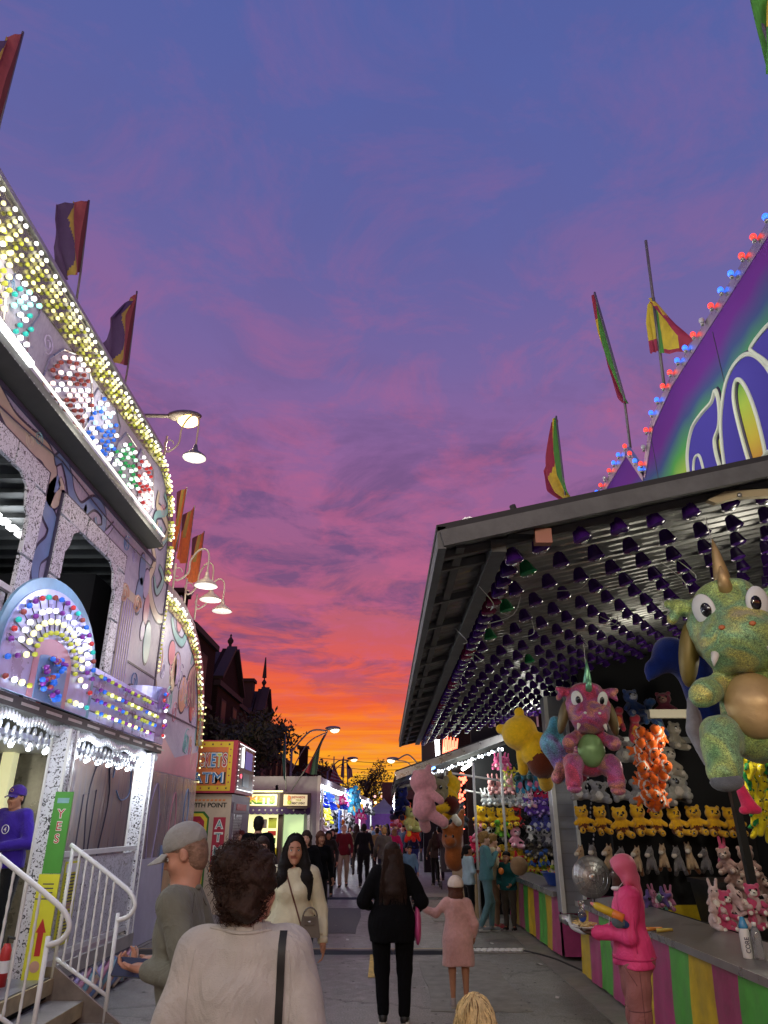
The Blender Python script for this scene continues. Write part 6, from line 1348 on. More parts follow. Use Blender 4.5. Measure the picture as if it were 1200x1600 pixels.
def toy(kind,cols,loc,rz,s,label,group,cat='plush toy',tilt=0,name=None,roll=0):
    nm=name or {'bear':'plush_bear','bearpants':'plush_bear','koala':'plush_koala','pony':'plush_pony','fish':'plush_fish','bunny':'plush_rabbit','panda':'plush_panda','star':'plush_star','dino':'plush_dinosaur','banana':'plush_banana'}[kind]
    o=put(nm,toy_mesh(kind,*cols)); q_=rg.uniform(.9,1.1); o.location=Vector(loc)+Vector((rg.uniform(-.012,.012),rg.uniform(-.03,.03),rg.uniform(-.018,.018))); o.rotation_euler=(tilt+rg.uniform(-.12,.12),roll+rg.uniform(-.14,.14),rz+rg.uniform(-.15,.15)); o.scale=(s*q_,s*q_,s*q_*rg.uniform(.96,1.05)); return tag(o,label,cat,group)
rg=random.Random(31)
GOLD=(222,168,34)
# near stall end wall ------------------------------------------------------------------------------
for i in range(6):
    p=onY(905+i*31,1232+(i%2)*3,9.95); toy('koala',((132,130,136),(190,186,186)),p,rg.uniform(-.3,.3),1.15,'grey plush koala in the row above the golden bears','grey koalas on the near stall end wall')
for i in range(9):
    p=onY(910+i*29.3,1279+i*.4,9.85); toy('bearpants',(GOLD,(96,48,26)),p,rg.uniform(-.25,.35),1.18,"golden plush bear with brown shorts in the near stall's long row",'golden bears on the near stall end wall')
for i in range(10):
    p=onY(908+i*21.5,1340+(i%2)*2,9.9); g_=i%2==0
    toy('pony',((176,150,122) if g_ else (110,106,110),(206,196,186),(96,58,34) if g_ else (70,66,70)),p,rg.uniform(-.5,.1)-.3,1.0,('tan' if g_ else 'grey')+' plush pony with a white muzzle in the row under the golden bears','ponies on the near stall end wall')
toy('bunny',((226,96,140),(240,160,180)),onY(1131,1337,9.8),.4,1.1,'single pink plush rabbit hanging at the right end of the pony row',None)
for i,(px,py,k,c) in enumerate([(968,1120,'dino',((150,40,60),(200,120,60))),(992,1135,'dino',((170,50,70),(210,150,60))),(1012,1110,'dino',((40,70,120),(90,110,150))),(985,1098,'bear',((40,60,110),(150,150,160))),(1030,1130,'dino',((40,60,110),(100,140,160))),(1040,1100,'bear',((120,50,70),(160,120,110))),(958,1150,'bunny',((90,80,84),(140,130,120))),(1052,1150,'bear',((130,122,110),(170,160,150))),(1046,1190,'bear',((140,130,118),(170,160,150))),(975,1175,'koala',((120,116,118),(160,156,150))),(1060,1225,'koala',((140,136,130),(170,160,150))),(1035,1235,'bear',((128,120,116),(170,160,150)))]):
    toy(k,c,onY(px,py,9.7),rg.uniform(-.5,.5),1.25,['dim red plush dinosaur highest on the near stall end wall','dim red plush dinosaur beside the clownfish bunch','small blue plush dinosaur in the shadow above the clownfish bunch','dark blue plush bear in the shadow right of the pink dragon','teal-blue plush dinosaur tucked under the awning edge','dull rose plush bear high on the end wall','grey plush rabbit half behind the pink dragon','beige plush bear right of the clownfish bunch top','beige plush bear right of the clownfish bunch','grey plush koala left of the clownfish bunch','pale grey plush koala left of the green dragon foot','grey-brown plush bear over the golden bear row'][i],None)
# bunch of orange clown fish
k=0
for j in range(9):
    for i in range(3):
        px=1020+[(-14),0,13][i]*(.6+.5*math.sin(PI*(j+1)/9.5))+(j-4)*1.2; py=1145+j*13.5+(i%2)*5
        toy('fish',((232,104,24),(225,215,205)),onY(px,py,8.3)+Vector((0,rg.uniform(-.05,.05),0)),rg.uniform(-.9,.9),1.2,'orange and white plush clownfish in the bunch hanging between the dragons','clownfish plush in the hanging bunch',tilt=rg.uniform(-.6,.6),roll=rg.uniform(-.5,.5))
for j in range(9):
    for i in range(2):
        toy('banana',((226,206,30),(20,130,60)),onY(1160+i*17+(j%2)*6+j*2.5,1185+j*14,8.0),rg.uniform(-.8,.8),1.0,"yellow plush banana with green leaves, hung at the near stall's right end",'banana plush strings',roll=rg.uniform(-.6,.6))
for i,(px,py) in enumerate([(1192,1175),(1185,1205),(1196,1235),(1190,1262)]): toy('dino',((70,150,50),(120,190,60)),onY(px,py,8.2),rg.uniform(-.6,.6),1.1,'green plush dinosaur hanging beside the banana strings at the right edge','green dinosaurs at the right edge')
for i in range(12):
    toy(['bunny','bear','star'][i%3],[((214,190,186),(240,236,225)),((200,80,120),(240,236,225)),((196,170,170),(240,236,225))][i%3],onY(1118+ (i%6)*14+rg.uniform(-3,3),1402+ (i//6)*26+ (i%2)*6,7.2),rg.uniform(-1,1),.8,['white plush rabbit','pink plush bear','pale plush star'][i%3]+" in the heap behind the near counter's water bottles",'heap of pink and white prizes',tilt=rg.uniform(-.6,.4))
for i in range(9):
    toy(['star','bunny','fish'][i%3],[((90,70,130),(160,160,190)),((150,90,120),(200,200,200)),((60,110,90),(200,200,200))][i%3],onY(1012+(i%5)*8,1404+(i//5)*18,9.0),rg.uniform(-1,1),.75,['purple plush star','mauve plush rabbit','green plush fish'][i%3]+' in the dim heap on the near stall floor shelf','dim heap of small prizes')
for i in range(6):
    toy('bear',((150,120,112),(190,170,160)),onY(1135+i*11,1345+(i%3)*20,8.6),rg.uniform(-.6,.6),1.0,"dusty pink-brown plush bear behind the near stall's slanted dark post",'bears behind the slanted post')
# second stall plush wall ---------------------------------------------------------------------------
SG='second stall plush wall'
def rowtoys(y,x0,x1,n,kind,cols,s,name,Y=16.5,jit=2):
    for i in range(n):
        px=x0+(x1-x0)*i/max(1,n-1); toy(kind,cols,onY(px+rg.uniform(-jit,jit)*.6,y+rg.uniform(-jit,jit)*.6,Y+rg.uniform(-.06,.06)),rg.uniform(-.4,.4),s,name+', second stall wall',name+' group, '+SG,tilt=rg.uniform(-.15,.1))
rowtoys(1192,776,792,3,'bunny',((214,90,140),(240,200,210)),1.2,'pink plush rabbit near the top')
rowtoys(1208,795,805,2,'star',((220,200,60),(240,230,200)),1.0,'yellow plush star near the top')
rowtoys(1228,768,796,3,'bunny',((210,150,150),(240,200,200)),1.25,'rose plush rabbit under the white crossbar')
rowtoys(1248,756,822,7,'bunny',((216,220,222),(150,160,165)),1.15,'white plush rabbit in the white row')
rowtoys(1250,812,828,3,'bunny',((228,168,184),(240,210,215)),1.25,'pale pink plush rabbit beside the white row')
rowtoys(1276,753,800,4,'bearpants',((240,196,30),(120,60,30)),1.45,'yellow plush bear in the yellow row')
rowtoys(1276,808,812,1,'bear',((200,24,36),(60,20,20)),1.5,'red plush bear at the end of the yellow row')
rowtoys(1282,822,822,1,'bear',((18,18,22),(60,50,50)),1.4,'black plush bear beside the red one')
rowtoys(1302,748,752,1,'bear',((226,150,180),(240,200,210)),1.3,'pink plush bear at the left of the panda row')
rowtoys(1303,766,828,4,'panda',((18,18,20),(232,232,230)),1.35,'black and white plush panda')
rowtoys(1296,778,790,2,'dino',((96,170,40),(180,210,90)),1.2,'green plush dinosaur between the pandas')
rowtoys(1310,806,808,1,'bear',((232,160,184),(245,210,220)),1.4,'pink plush bear among the pandas')
rowtoys(1330,748,812,7,'bear',((222,184,50),(240,220,140)),1.15,'mustard plush bear in the lower heap')
rowtoys(1342,744,808,6,'star',((206,40,60),(240,220,200)),1.15,'red plush star in the lower heap')
rowtoys(1358,752,850,8,'dino',((130,180,50),(200,200,90)),1.1,'lime plush dinosaur in the lowest heap')
rowtoys(1352,800,846,5,'bear',((200,170,50),(180,60,40)),1.1,'yellow-red plush bear in the lowest heap')
rowtoys(1222,812,850,4,'dino',((70,150,190),(220,120,160)),1.35,'shiny blue plush dinosaur near the pier')
rowtoys(1240,832,852,3,'star',((200,40,90),(240,200,210)),1.25,'magenta plush star near the pier')
rowtoys(1260,826,852,4,'bear',((90,50,150),(180,150,210)),1.35,'purple plush bear near the pier')
rowtoys(1282,834,854,3,'bunny',((70,70,150),(200,200,220)),1.3,'indigo plush rabbit near the pier')
rowtoys(1306,838,856,3,'panda',((60,56,70),(160,156,160)),1.3,'grey plush panda near the pier')
rowtoys(1325,822,856,5,'bear',((84,78,70),(180,170,150)),1.2,'dark grey-brown plush bear near the pier')
rowtoys(1340,826,852,4,'dino',((60,100,180),(226,200,40)),1.15,'blue and yellow plush dinosaur above the blue tub')
rowtoys(1205,818,846,3,'koala',((20,60,64),(60,90,90)),1.5,'dark teal plush koala under the big yellow bear')
rowtoys(1220,790,800,2,'bunny',((200,210,140),(230,230,200)),1.1,'pale lime plush rabbit beside the white pole')
rowtoys(1318,740,748,2,'bear',((214,50,96),(240,180,200)),1.3,'hot pink plush bear behind the children')
for i in range(10):
    a=i*.63; toy(['dino','star'][i%2],[((150,170,60),(226,120,60)),((200,190,170),(240,236,225))][i%2],Vector((2.85+.16*math.cos(a*2),12.6+.16*math.sin(a*2),1.04+.03*(i%2))),a,.9,['olive plush dinosaur','cream plush star'][i%2]+' lying in the blue tub on the second counter','prizes in the blue tub')
# far-left stall prizes -----------------------------------------------------------------------------
def leftstall(px,py,kind,cols,s,label,grp):
    Y=30+ (px-497)*.17; toy(kind,cols,onY(px,py,Y),.5,s,label,grp)
for i,(px,py) in enumerate([(500,1240),(512,1242),(517,1255),(503,1250),(535,1254),(540,1242)]): leftstall(px,py,'bear',((24,60,206),(60,110,230)),2.2,'royal blue plush bear hanging in the long white stall','blue bears in the long white stall')
for i,(px,py) in enumerate([(498,1262),(506,1270),(502,1278),(508,1262),(512,1275)]): leftstall(px,py,'bunny',((220,214,40),(240,236,120)),2.2,'lemon yellow plush rabbit at the near end of the long white stall','yellow rabbits in the long white stall')
for i,(px,py) in enumerate([(547,1240),(552,1250),(558,1244),(548,1262),(560,1258),(554,1238)]): leftstall(px,py,'dino',((60,170,220),(150,220,240)),2.6,'sky blue plush dinosaur in the middle of the long white stall','sky blue dinosaurs in the long white stall')
for i,(px,py) in enumerate([(527,1260),(532,1275),(534,1285),(531,1295)]): leftstall(px,py,'fish',((230,130,30),(240,220,180)),2.4,'orange plush fish column by the blue banner of the long white stall','orange fish in the long white stall')
for i,(px,py) in enumerate([(534,1246),(538,1252),(560,1270),(566,1272)]): leftstall(px,py,'bunny',((226,60,140),(240,180,200)),2.3,'hot pink plush rabbit in the long white stall','pink rabbits in the long white stall')
for i,(px,py) in enumerate([(500,1290),(510,1294),(504,1304),(514,1306),(499,1314)]): leftstall(px,py,'bear',((206,190,196),(240,236,225)),2.2,'pale plush bear low at the near end of the long white stall','pale bears in the long white stall')
for i,(px,py) in enumerate([(518,1268),(524,1280),(520,1290),(545,1278),(550,1286),(572,1262),(578,1264)]): leftstall(px,py,'panda',((24,22,26),(200,196,200)),2.2,'dark plush panda in the long white stall','dark pandas in the long white stall')
# ------------------------------------------------------------------ big foil dragons
def foil(name,stops,rough=.34):
    m=bpy.data.materials.new(name); m.use_nodes=True; t=m.node_tree; b=t.nodes['Principled BSDF']; g=nd(t,'ShaderNodeTexCoord')
    a=noise(t,g.outputs['Object'],2.6,3,.55,.8); f=noise(t,g.outputs['Object'],110,2,.6,1.5); f2=noise(t,g.outputs['Object'],240,2,.7,0)
    c=ramp(t,a,stops); spk=ramp(t,f,[(.38,(.42,.42,.42)),(.5,(.95,.95,.95)),(.64,(1.7,1.6,1.6))]); c=mixc(t,1,c,spk,'MULTIPLY'); t.links.new(c,b.inputs['Base Color'])
    b.inputs['Metallic'].default_value=.3; b.inputs['Roughness'].default_value=rough+.08; b.inputs['Sheen Weight'].default_value=.3
    bn=nd(t,'ShaderNodeBump'); bn.inputs['Strength'].default_value=.5; bn.inputs['Distance'].default_value=.006; t.links.new(f,bn.inputs['Height']); t.links.new(bn.outputs[0],b.inputs['Normal']); return m
F_green=foil("foil_green",[(.28,(.14,.30,.10)),(.40,(.40,.52,.14)),(.50,(.22,.44,.22)),(.60,(.55,.54,.14)),(.72,(.42,.36,.30))])
F_pink=foil("foil_pink",[(.28,(.30,.02,.07)),(.42,(.52,.05,.13)),(.50,(.36,.08,.26)),(.58,(.55,.22,.14)),(.66,(.30,.10,.30)),(.76,(.45,.04,.12))])
F_blue=foil("foil_blue",[(.3,(.02,.18,.4)),(.45,(.1,.4,.5)),(.6,(.25,.12,.45)),(.72,(.1,.3,.5))])
M_gold=mat("satin_gold",(.50,.34,.15),.42,.3,var=.12,bump=.25,bs=18); M_mint=mat("satin_green",(.20,.36,.14),.42,.25,var=.12,bump=.25,bs=18); M_mint2=mat("satin_mint_horn",(.2,.5,.3),.3,.5)
M_ori=mat("eye_ring_orange",(.55,.16,.05),.5); M_grey=plushm((96,100,104),"plush_paw_grey"); M_ivory=mat("ivory_felt",(.7,.66,.6),.8)
def dragon(label,loc,rz,s,skin_,belly,horn,ear,roll=0,tilt=0,paw=None,ring=M_ori):
    t=thing('plush_dragon',label,'plush toy',loc,rz); t.rotation_euler=(tilt,roll,rz); t.scale=(s,s,s); z0=-.78  # head centre at the origin
    def Z(p): return (p[0],p[1],p[2]+z0)
    P=[E(Z((0,0,.78)),(.285,.255,.27),0,.06),E(Z((0,-.17,.64)),(.225,.205,.165),0,.08),E(Z((0,-.10,.56)),(.20,.17,.11),0,.06),E(Z((0,.06,.27)),(.19,.17,.25),0,.06),E(Z((0,.08,.12)),(.22,.18,.17),0,.06),
       C(Z((.15,0,.42)),Z((.27,-.16,.33)),.075,.085,0,.04),C(Z((-.15,0,.42)),Z((-.27,-.16,.33)),.075,.085,0,.04),
       E(Z((.22,-.08,.08)),(.125,.17,.14),0,.05),E(Z((-.22,-.08,.08)),(.125,.17,.14),0,.05),C(Z((.24,-.20,.02)),Z((.25,-.25,-.13)),.105,.098,0,.05),C(Z((-.24,-.20,.02)),Z((-.25,-.25,-.13)),.105,.098,0,.05),
       C(Z((0,.2,.08)),Z((.3,.42,.05)),.1,.03,0,.05),E(Z((0,.0,1.02)),(.18,.2,.06),0,.08)]
    P+=[C(Z((k*.2,.03,.95)),Z((k*.37,.0,1.0)),.055,.035,0,.04) for k in (1,-1)]+[C(Z((k*.3,.0,.96)),Z((k*.36,-.02,.88)),.045,.03,0,.04) for k in (1,-1)]
    put('body',blob('body',P,.016,[skin_],lambda X,Y,Z:.007*np.sin(23*X+5*Z)*np.sin(19*Y+21*Z)+.005*np.sin(47*X+20*np.sin(6*Z))*np.sin(39*Z+9*Y),.02),t,False)
    put('belly',blob('belly',[E(Z((0,-.085,.25)),(.165,.12,.20),0,.04)],.015,[belly],lambda X,Y,Z:.003*np.sin(40*Z+6*X),.006),t,False)
    for k in (1,-1):
        b=MB(); b.ell(Z((k*.30,.06,.66)),(.065,.13,.22),ear,R=rotm((.15,k*-.22,0)),n=16,k=10); put('ear',b.mesh('ear',True),t,False)
        R=rotm((.25,0,k*.55)); b=MB(); c=Vector(Z((k*.155,-.215,.845))); b.ell(c,(.078,.030,.105),M_peyw,R=R,n=18,k=10); e=put('eye',b.mesh('eye',True),t,False)
        b=MB(); c2=c+Vector((-k*.006,-.020,-.012)); b.ell(c2+Vector((0,.004,.012)),(.044,.016,.052),ring,R=R,n=16,k=8); put('eye_ring',b.mesh('eye_ring',True),e,False)
        b=MB(); b.ell(c2+Vector((-k*.004,-.008,0)),(.037,.017,.048),M_peye,R=R,n=16,k=8); put('pupil',b.mesh('pupil',True),e,False)
        b=MB(); b.ell(c2+Vector((-k*.016,-.025,.022)),(.010,.006,.012),M_peyw,n=8,k=6); put('eye_glint',b.mesh('eye_glint',True),e,False)
        b=MB(); b.ell(Z((k*.085,-.365,.665)),(.020,.012,.016),ring,n=10,k=6); put('nostril',b.mesh('nostril',True),t,False)
        b=MB(); b.tube([Z((k*.15,-.255,.545)),Z((k*.165,-.265,.50)),Z((k*.175,-.26,.465))],[.026,.018,.004],M_ivory,8); put('tooth',b.mesh('tooth',True),t,False)
        b=MB(); b.ell(Z((k*.25,-.285,-.20)),(.09,.075,.05),paw or ear,R=rotm((.5,0,0)),n=14,k=8); put('paw',b.mesh('paw',True),t,False)
    b=MB(); b.tube([Z((0,-.08,1.0)),Z((0,-.13,1.12)),Z((0,-.15,1.25)),Z((0,-.14,1.36))],[.062,.048,.026,.004],horn,10); b.tube([Z((0,-.17,.96)),Z((0,-.22,1.04)),Z((0,-.235,1.12))],[.05,.034,.004],horn,10); put('horn',b.mesh('horn',True),t,False)
    for ang in (-.5,0,.5):
        b=MB(); b.tube([Z((.288*math.sin(ang)*math.cos(q)+0,-.258*math.cos(q)*math.cos(ang)*0+.26*math.sin(q-1.2),.78+.272*math.cos(q-1.2)*math.cos(ang))) for q in [0.2+.16*i for i in range(12)]],.0035,belly,4); put('seam',b.mesh('seam',True),t,False)
    b=MB(); b.box((-.002,.1,-.62),(.05,.2,-.55),M_ivory); put('care_tag',b.mesh('care_tag'),t,False)
    b=MB(); b.tube([Z((0,-.1,1.05)),Z((0,0,1.6))],.003,M_white,4); put('hanging_cord',b.mesh('hanging_cord'),t,False)
    return t
pc=onY(1138,980,4.05)
dragon('huge glittery green dragon with gold belly and horn, largest of the hanging prizes',tuple(pc+Vector((.03,0,0))),-.42,.90,F_green,M_gold,M_gold,mat("satin_olive",(.22,.16,.04),.5,.2,var=.15),roll=-.04,tilt=-.10,paw=M_grey)
pc=onY(918,1105,5.7)
dragon('big glittery pink dragon with green belly and mint horn, left of the green one',tuple(pc),-.12,.62,F_pink,M_mint,M_mint2,mat("satin_olive_dark",(.16,.12,.05),.5,.2),roll=.05,tilt=.02,paw=F_pink,ring=M_peyw)
def big(name,label,loc,rz,prims,ms,h=.018,cat='plush toy',tilt=0,roll=0,s=1,eyes=()):
    t=thing(name,label,cat,loc,rz); t.rotation_euler=(tilt,roll,rz); t.scale=(s,)*3
    put('body',blob('body',prims,h,ms,lambda X,Y,Z:.004*np.sin(21*X+7*Z)*np.sin(17*Y+19*Z),.01),t,False)
    for (c,r) in eyes:
        b=MB(); b.ell(c,r,M_peye,n=10,k=7); put('eye',b.mesh('eye',True),t,False)
    return t
# navy sea-creature plush behind the green dragon (plain stand-in shape)
p=onY(1082,1090,4.9)
big('plush_whale','navy blue curved plush whale tail with a pale fin, tucked behind the green dragon',tuple(p),.0,[C((-.24,0,.18),(-.1,0,.30),.05,.10,0,.05),C((-.1,0,.30),(.05,0,.22),.11,.12,0,.06),C((.05,0,.2),(.10,0,-.15),.12,.11,0,.06),C((.10,0,-.15),(.17,0,-.42),.11,.07,0,.05),C((-.28,0,.12),(-.24,0,.2),.02,.05,0,.03),C((-.04,-.06,-.02),(-.06,-.08,-.22),.03,.05,1,.02),C((-.06,-.08,-.22),(.02,-.07,-.42),.055,.05,1,.02)],[plushm((20,44,120),"plush_navy"),plushm((168,166,170),"plush_pale_fin")])
p=onY(1148,1225,4.3); big('plush_paw','hot pink plush paw dangling below the green dragon foot',tuple(p+Vector((.03,0,-.12))),0,[C((0,0,.1),(.02,-.02,.0),.03,.04,0,.02),E((-.02,-.03,-.02),(.03,.03,.025),0,.01),E((.05,-.03,-.015),(.025,.03,.022),0,.01)],[plushm((236,60,110),"plush_hot_pink")],.01)
# foil teal and pink long-tailed toy beside the pink dragon
p=onY(872,1172,6.1); big('plush_lizard','shiny teal and magenta plush lizard hanging left of the pink dragon',tuple(p),.3,[C((0,0,.22),(-.04,0,.05),.05,.09,0,.04),C((-.04,0,.05),(.05,0,-.18),.10,.07,0,.05),C((.03,-.05,-.1),(-.08,-.08,-.22),.05,.05,1,.03),C((.05,-.05,-.12),(.14,-.09,-.2),.05,.05,1,.03),E((.08,-.1,.02),(.06,.05,.07),1,.03)],[F_blue,F_pink],.014)
# golden bear hanging upside, brown body
YB=plushm((232,186,30),"plush_bear_gold"); BR=plushm((104,46,22),"plush_bear_brown")
def hangbear(label,loc,rz,s,roll,tilt,ms,eyes=True):
    P=[E((0,0,.25),(.21,.19,.19),0,.04),E((.15,.0,.42),(.06,.04,.06),0,.02),E((-.15,.0,.42),(.06,.04,.06),0,.02),E((0,-.17,.20),(.10,.09,.075),0,.04),E((0,.02,-.02),(.17,.15,.14),0,.05),E((0,.03,-.16),(.19,.17,.16),1,.03),C((.14,0,.06),(.27,-.06,-.08),.065,.06,0,.03),C((-.14,0,.06),(-.27,-.06,-.08),.065,.06,0,.03),C((.11,-.04,-.27),(.19,-.15,-.36),.085,.08,0,.03),C((-.11,-.04,-.27),(-.19,-.15,-.36),.085,.08,0,.03)]
    return big('plush_bear',label,loc,rz,P,ms,.018,tilt=tilt,roll=roll,s=s,eyes=(((.07,-.17,.30),(.018,.014,.024)),((-.07,-.17,.30),(.018,.014,.024)),((0,-.26,.23),(.035,.02,.022))) if eyes else ())
p=onY(835,1172,7.0); hangbear('large golden bear with a brown body hanging tilted, left of the pink dragon',tuple(p),2.6,.82,.62,-.25,[YB,BR])
p=onY(703,1246,15.2); hangbear('large golden bear with a maroon body hanging in front of the third stall',tuple(p),-1.9,1.05,-.5,0,[YB,plushm((90,28,22),"plush_maroon")])
PK_=plushm((214,150,160),"plush_rose"); p=onY(662,1250,14.2)
t=hangbear('large pale pink plush pig with its back turned, hanging in front of the third stall',tuple(p+Vector((.02,0,.02))),2.3,1.22,.22,.1,[PK_,PK_],False); t.name='plush_pig'
p=onY(686,1235,15.0); big('plush_goblin','beige-grey plush creature with a wrinkled snout between the pink pig and golden bear',tuple(p),.5,[E((0,0,0),(.2,.16,.22),0,.04),E((-.08,-.13,-.1),(.09,.1,.08),0,.04),E((.17,0,.2),(.07,.05,.09),0,.03),E((-.1,.0,.22),(.06,.05,.08),0,.03)],[plushm((140,132,104),"plush_beige")],.02,eyes=(((-.06,-.15,.05),(.04,.02,.045)),((.09,-.13,.05),(.035,.02,.04))))
p=onY(702,1275,15.8); big('plush_rabbit','white plush rabbit with two hanging feet under the golden bear of the third stall',tuple(p),0,[E((0,0,.12),(.13,.11,.16),0,.04),C((-.07,0,.0),(-.12,-.06,-.16),.07,.085,0,.03),C((.09,0,.0),(.17,-.06,-.12),.07,.08,0,.03)],[plushm((216,216,208),"plush_white")],.02)
p=onY(706,1310,15.9); big('plush_fox','big rust-brown plush fox with tall pointed ears propped on the third stall corner',tuple(p),.4,[C((.1,0,.15),(.28,0,.52),.16,.05,0,.06),C((-.05,0,.12),(-.22,-.02,.25),.13,.05,0,.05),E((0,0,-.02),(.22,.18,.2),0,.06),E((-.12,-.14,-.06),(.12,.12,.1),0,.05),E((.08,.05,-.35),(.22,.18,.26),0,.08)],[plushm((150,82,36),"plush_rust")],.022,eyes=(((-.08,-.2,.04),(.03,.02,.03)),((-.22,-.16,.05),(.025,.02,.03))))
for i,(px,py,Y,k,c,lb) in enumerate([(628,1248,19,'bear',((26,34,110),(40,50,140)),'navy plush bear hanging left of the pink pig'),(624,1262,19.5,'bear',((24,26,70),(60,50,90)),'dark indigo plush bear under the curved nose of the third stall'),(634,1270,19.5,'bear',((226,110,30),(240,180,90)),'orange plush bear left of the pink pig'),(631,1283,19.8,'fish',((230,120,30),(240,200,90)),'orange plush fish low beside the pink pig'),(640,1297,20,'dino',((214,40,40),(240,200,60)),'red and yellow plush dinosaur below the pink pig'),(648,1300,20,'star',((222,50,40),(240,220,60)),'red plush star below the pink pig'),(620,1278,20.5,'bunny',((190,60,90),(230,160,180)),'crimson plush rabbit furthest left on the third stall'),(642,1280,18.5,'bear',((180,180,110),(220,220,160)),'pale yellow plush bear peeking behind the pink pig leg'),(716,1272,17,'bear',((20,24,36),(60,60,70)),'black plush bear right of the white rabbit feet')]):
    toy(k,c,onY(px,py,Y),rg.uniform(-.5,.5),1.9,lb,None)
# ------------------------------------------------------------------ people
def skin_mat(name,c):
    if name in MC: return MC[name]
    m=mat(name,lin(c),.55,var=.10,vs=18,bump=.12,bs=260); b=m.node_tree.nodes['Principled BSDF']; b.inputs['Subsurface Weight'].default_value=.08; b.inputs['Subsurface Radius'].default_value=(.02,.008,.004); return m
def hair_mat(name,c,rough=.5):
    if name in MC: return MC[name]
    m=mat(name,lin(c),max(rough,.62),var=.35,vs=40,bump=.6,bs=120); m.node_tree.nodes['Principled BSDF'].inputs['Specular IOR Level'].default_value=.22; return m
M_eyew=mat("eye_white",(.65,.63,.6),.25,coat=.6); M_iris=mat("eye_dark",(.02,.012,.008),.1,coat=1.0)
def head_prims(hs=1.0,female=False,ear=True,child=False):
    P=[E((0,-.014,.038),(.075,.093,.088),0,.03), E((0,.022,-.035),(.058,.066,.066),0,.03), E((0,.05,-.082),(.036,.036,.028),0,.022), E((0,.074,-.098),(.019,.017,.015),0,.018),
       E((.036,.054,-.026),(.024,.024,.028),0,.02),E((-.036,.054,-.026),(.024,.024,.028),0,.02),
       E((.033,.084,.006),(.019,.014,.013),0,.012,op='-'),E((-.033,.084,.006),(.019,.014,.013),0,.012,op='-'),
       C((-.04,.070,.030),(.04,.070,.030),.011,.011,0,.014),
       C((0,.078,.014),(0,.100,-.022),.0075,.0105,0,.012),E((.010,.090,-.026),(.0075,.009,.007),0,.008),E((-.010,.090,-.026),(.0075,.009,.007),0,.008),
       C((-.018,.079,-.053),(.018,.079,-.053),.0065,.0065,1,.007),C((-.015,.078,-.063),(.015,.078,-.063),.0075,.0075,1,.007)]
    if ear: P+=[E((.077,-.008,-.004),(.011,.020,.031),0,.010,R=(0,.15,-.3)),E((-.077,-.008,-.004),(.011,.020,.031),0,.010,R=(0,-.15,.3)),E((.088,-.004,-.002),(.006,.011,.018),0,.006,op='-'),E((-.088,-.004,-.002),(.006,.011,.018),0,.006,op='-')]
    return P
def hand_prims(w,d,n,side,curl=.5,spread=1.0,s=1.0,thumb=.6):
    """w wrist, d direction of the fingers, n palm normal (palm faces n), side +1/-1: thumb side = side*cross(d,n)"""
    d=np.array(Vector(d).normalized()); n=np.array(Vector(n).normalized()); n=n-d*(n@d); n/=np.linalg.norm(n); t=np.cross(d,n)*side; w=np.array(w,float)
    P=[]; R=Matrix((Vector(t),Vector(d),Vector(n))).transposed()
    p=E(w+d*.045*s,(.040*s,.048*s,.016*s),0,.012); p['R']=np.array(R); P.append(p); P.append(C(w-d*.01*s,w+d*.03*s,.024*s,.026*s,0,.015))
    for i,(off,ln) in enumerate(((.028,.072),(.010,.080),(-.009,.075),(-.027,.058))):
        b=w+d*.082*s+t*off*s; dirn=d.copy(); cur=curl*(1+.12*i); r=.0092*s; a=b; 
        for k,f in enumerate((.45,.32,.23)):
            ang=cur*(.7 if k==0 else 1.0); c_,s_=math.cos(ang),math.sin(ang)
            dn=dirn; nn=n-dn*(n@dn); nn/=np.linalg.norm(nn)+1e-9; dirn=dn*c_+nn*s_
            e=a+dirn*ln*f*s+t*off*.10*spread*s; P.append(C(a,e,r,r*.9,0,.004)); r*=.9; a=e
    b=w+d*.022*s+t*.030*s; m=b+(d*.55+t*.7+n*.25*thumb)*.040*s; e=m+(d*.85+t*.15+n*.5*thumb)*.034*s
    P+=[C(b,m,.0125*s,.0105*s,0,.010),C(m,e,.0105*s,.0085*s,0,.004)]
    return P
def cloth_disp(amp,seed=0,f=(16,22)):
    r=np.random.default_rng(seed); ph=r.uniform(0,6.28,8)
    def fn(X,Y,Z):
        w=.035*np.sin(9*Z+ph[0])+.03*np.sin(11*X+ph[1])
        a=np.sin(f[0]*(Z+w*1.5)+7*X+5*Y+ph[2])*np.sin(8*X-6*Y+3*Z+ph[3]); b=np.sin(f[1]*(Z*.8+X*.9)+9*Y+ph[4]+3*np.sin(6*Z+ph[5])); c=np.sin(35*Z+14*X*np.sin(ph[6])+ph[7])*np.sin(17*(X+Y)+5*Z)
        return 1.5*amp*(.5*a+.35*b+.3*c)
    return fn
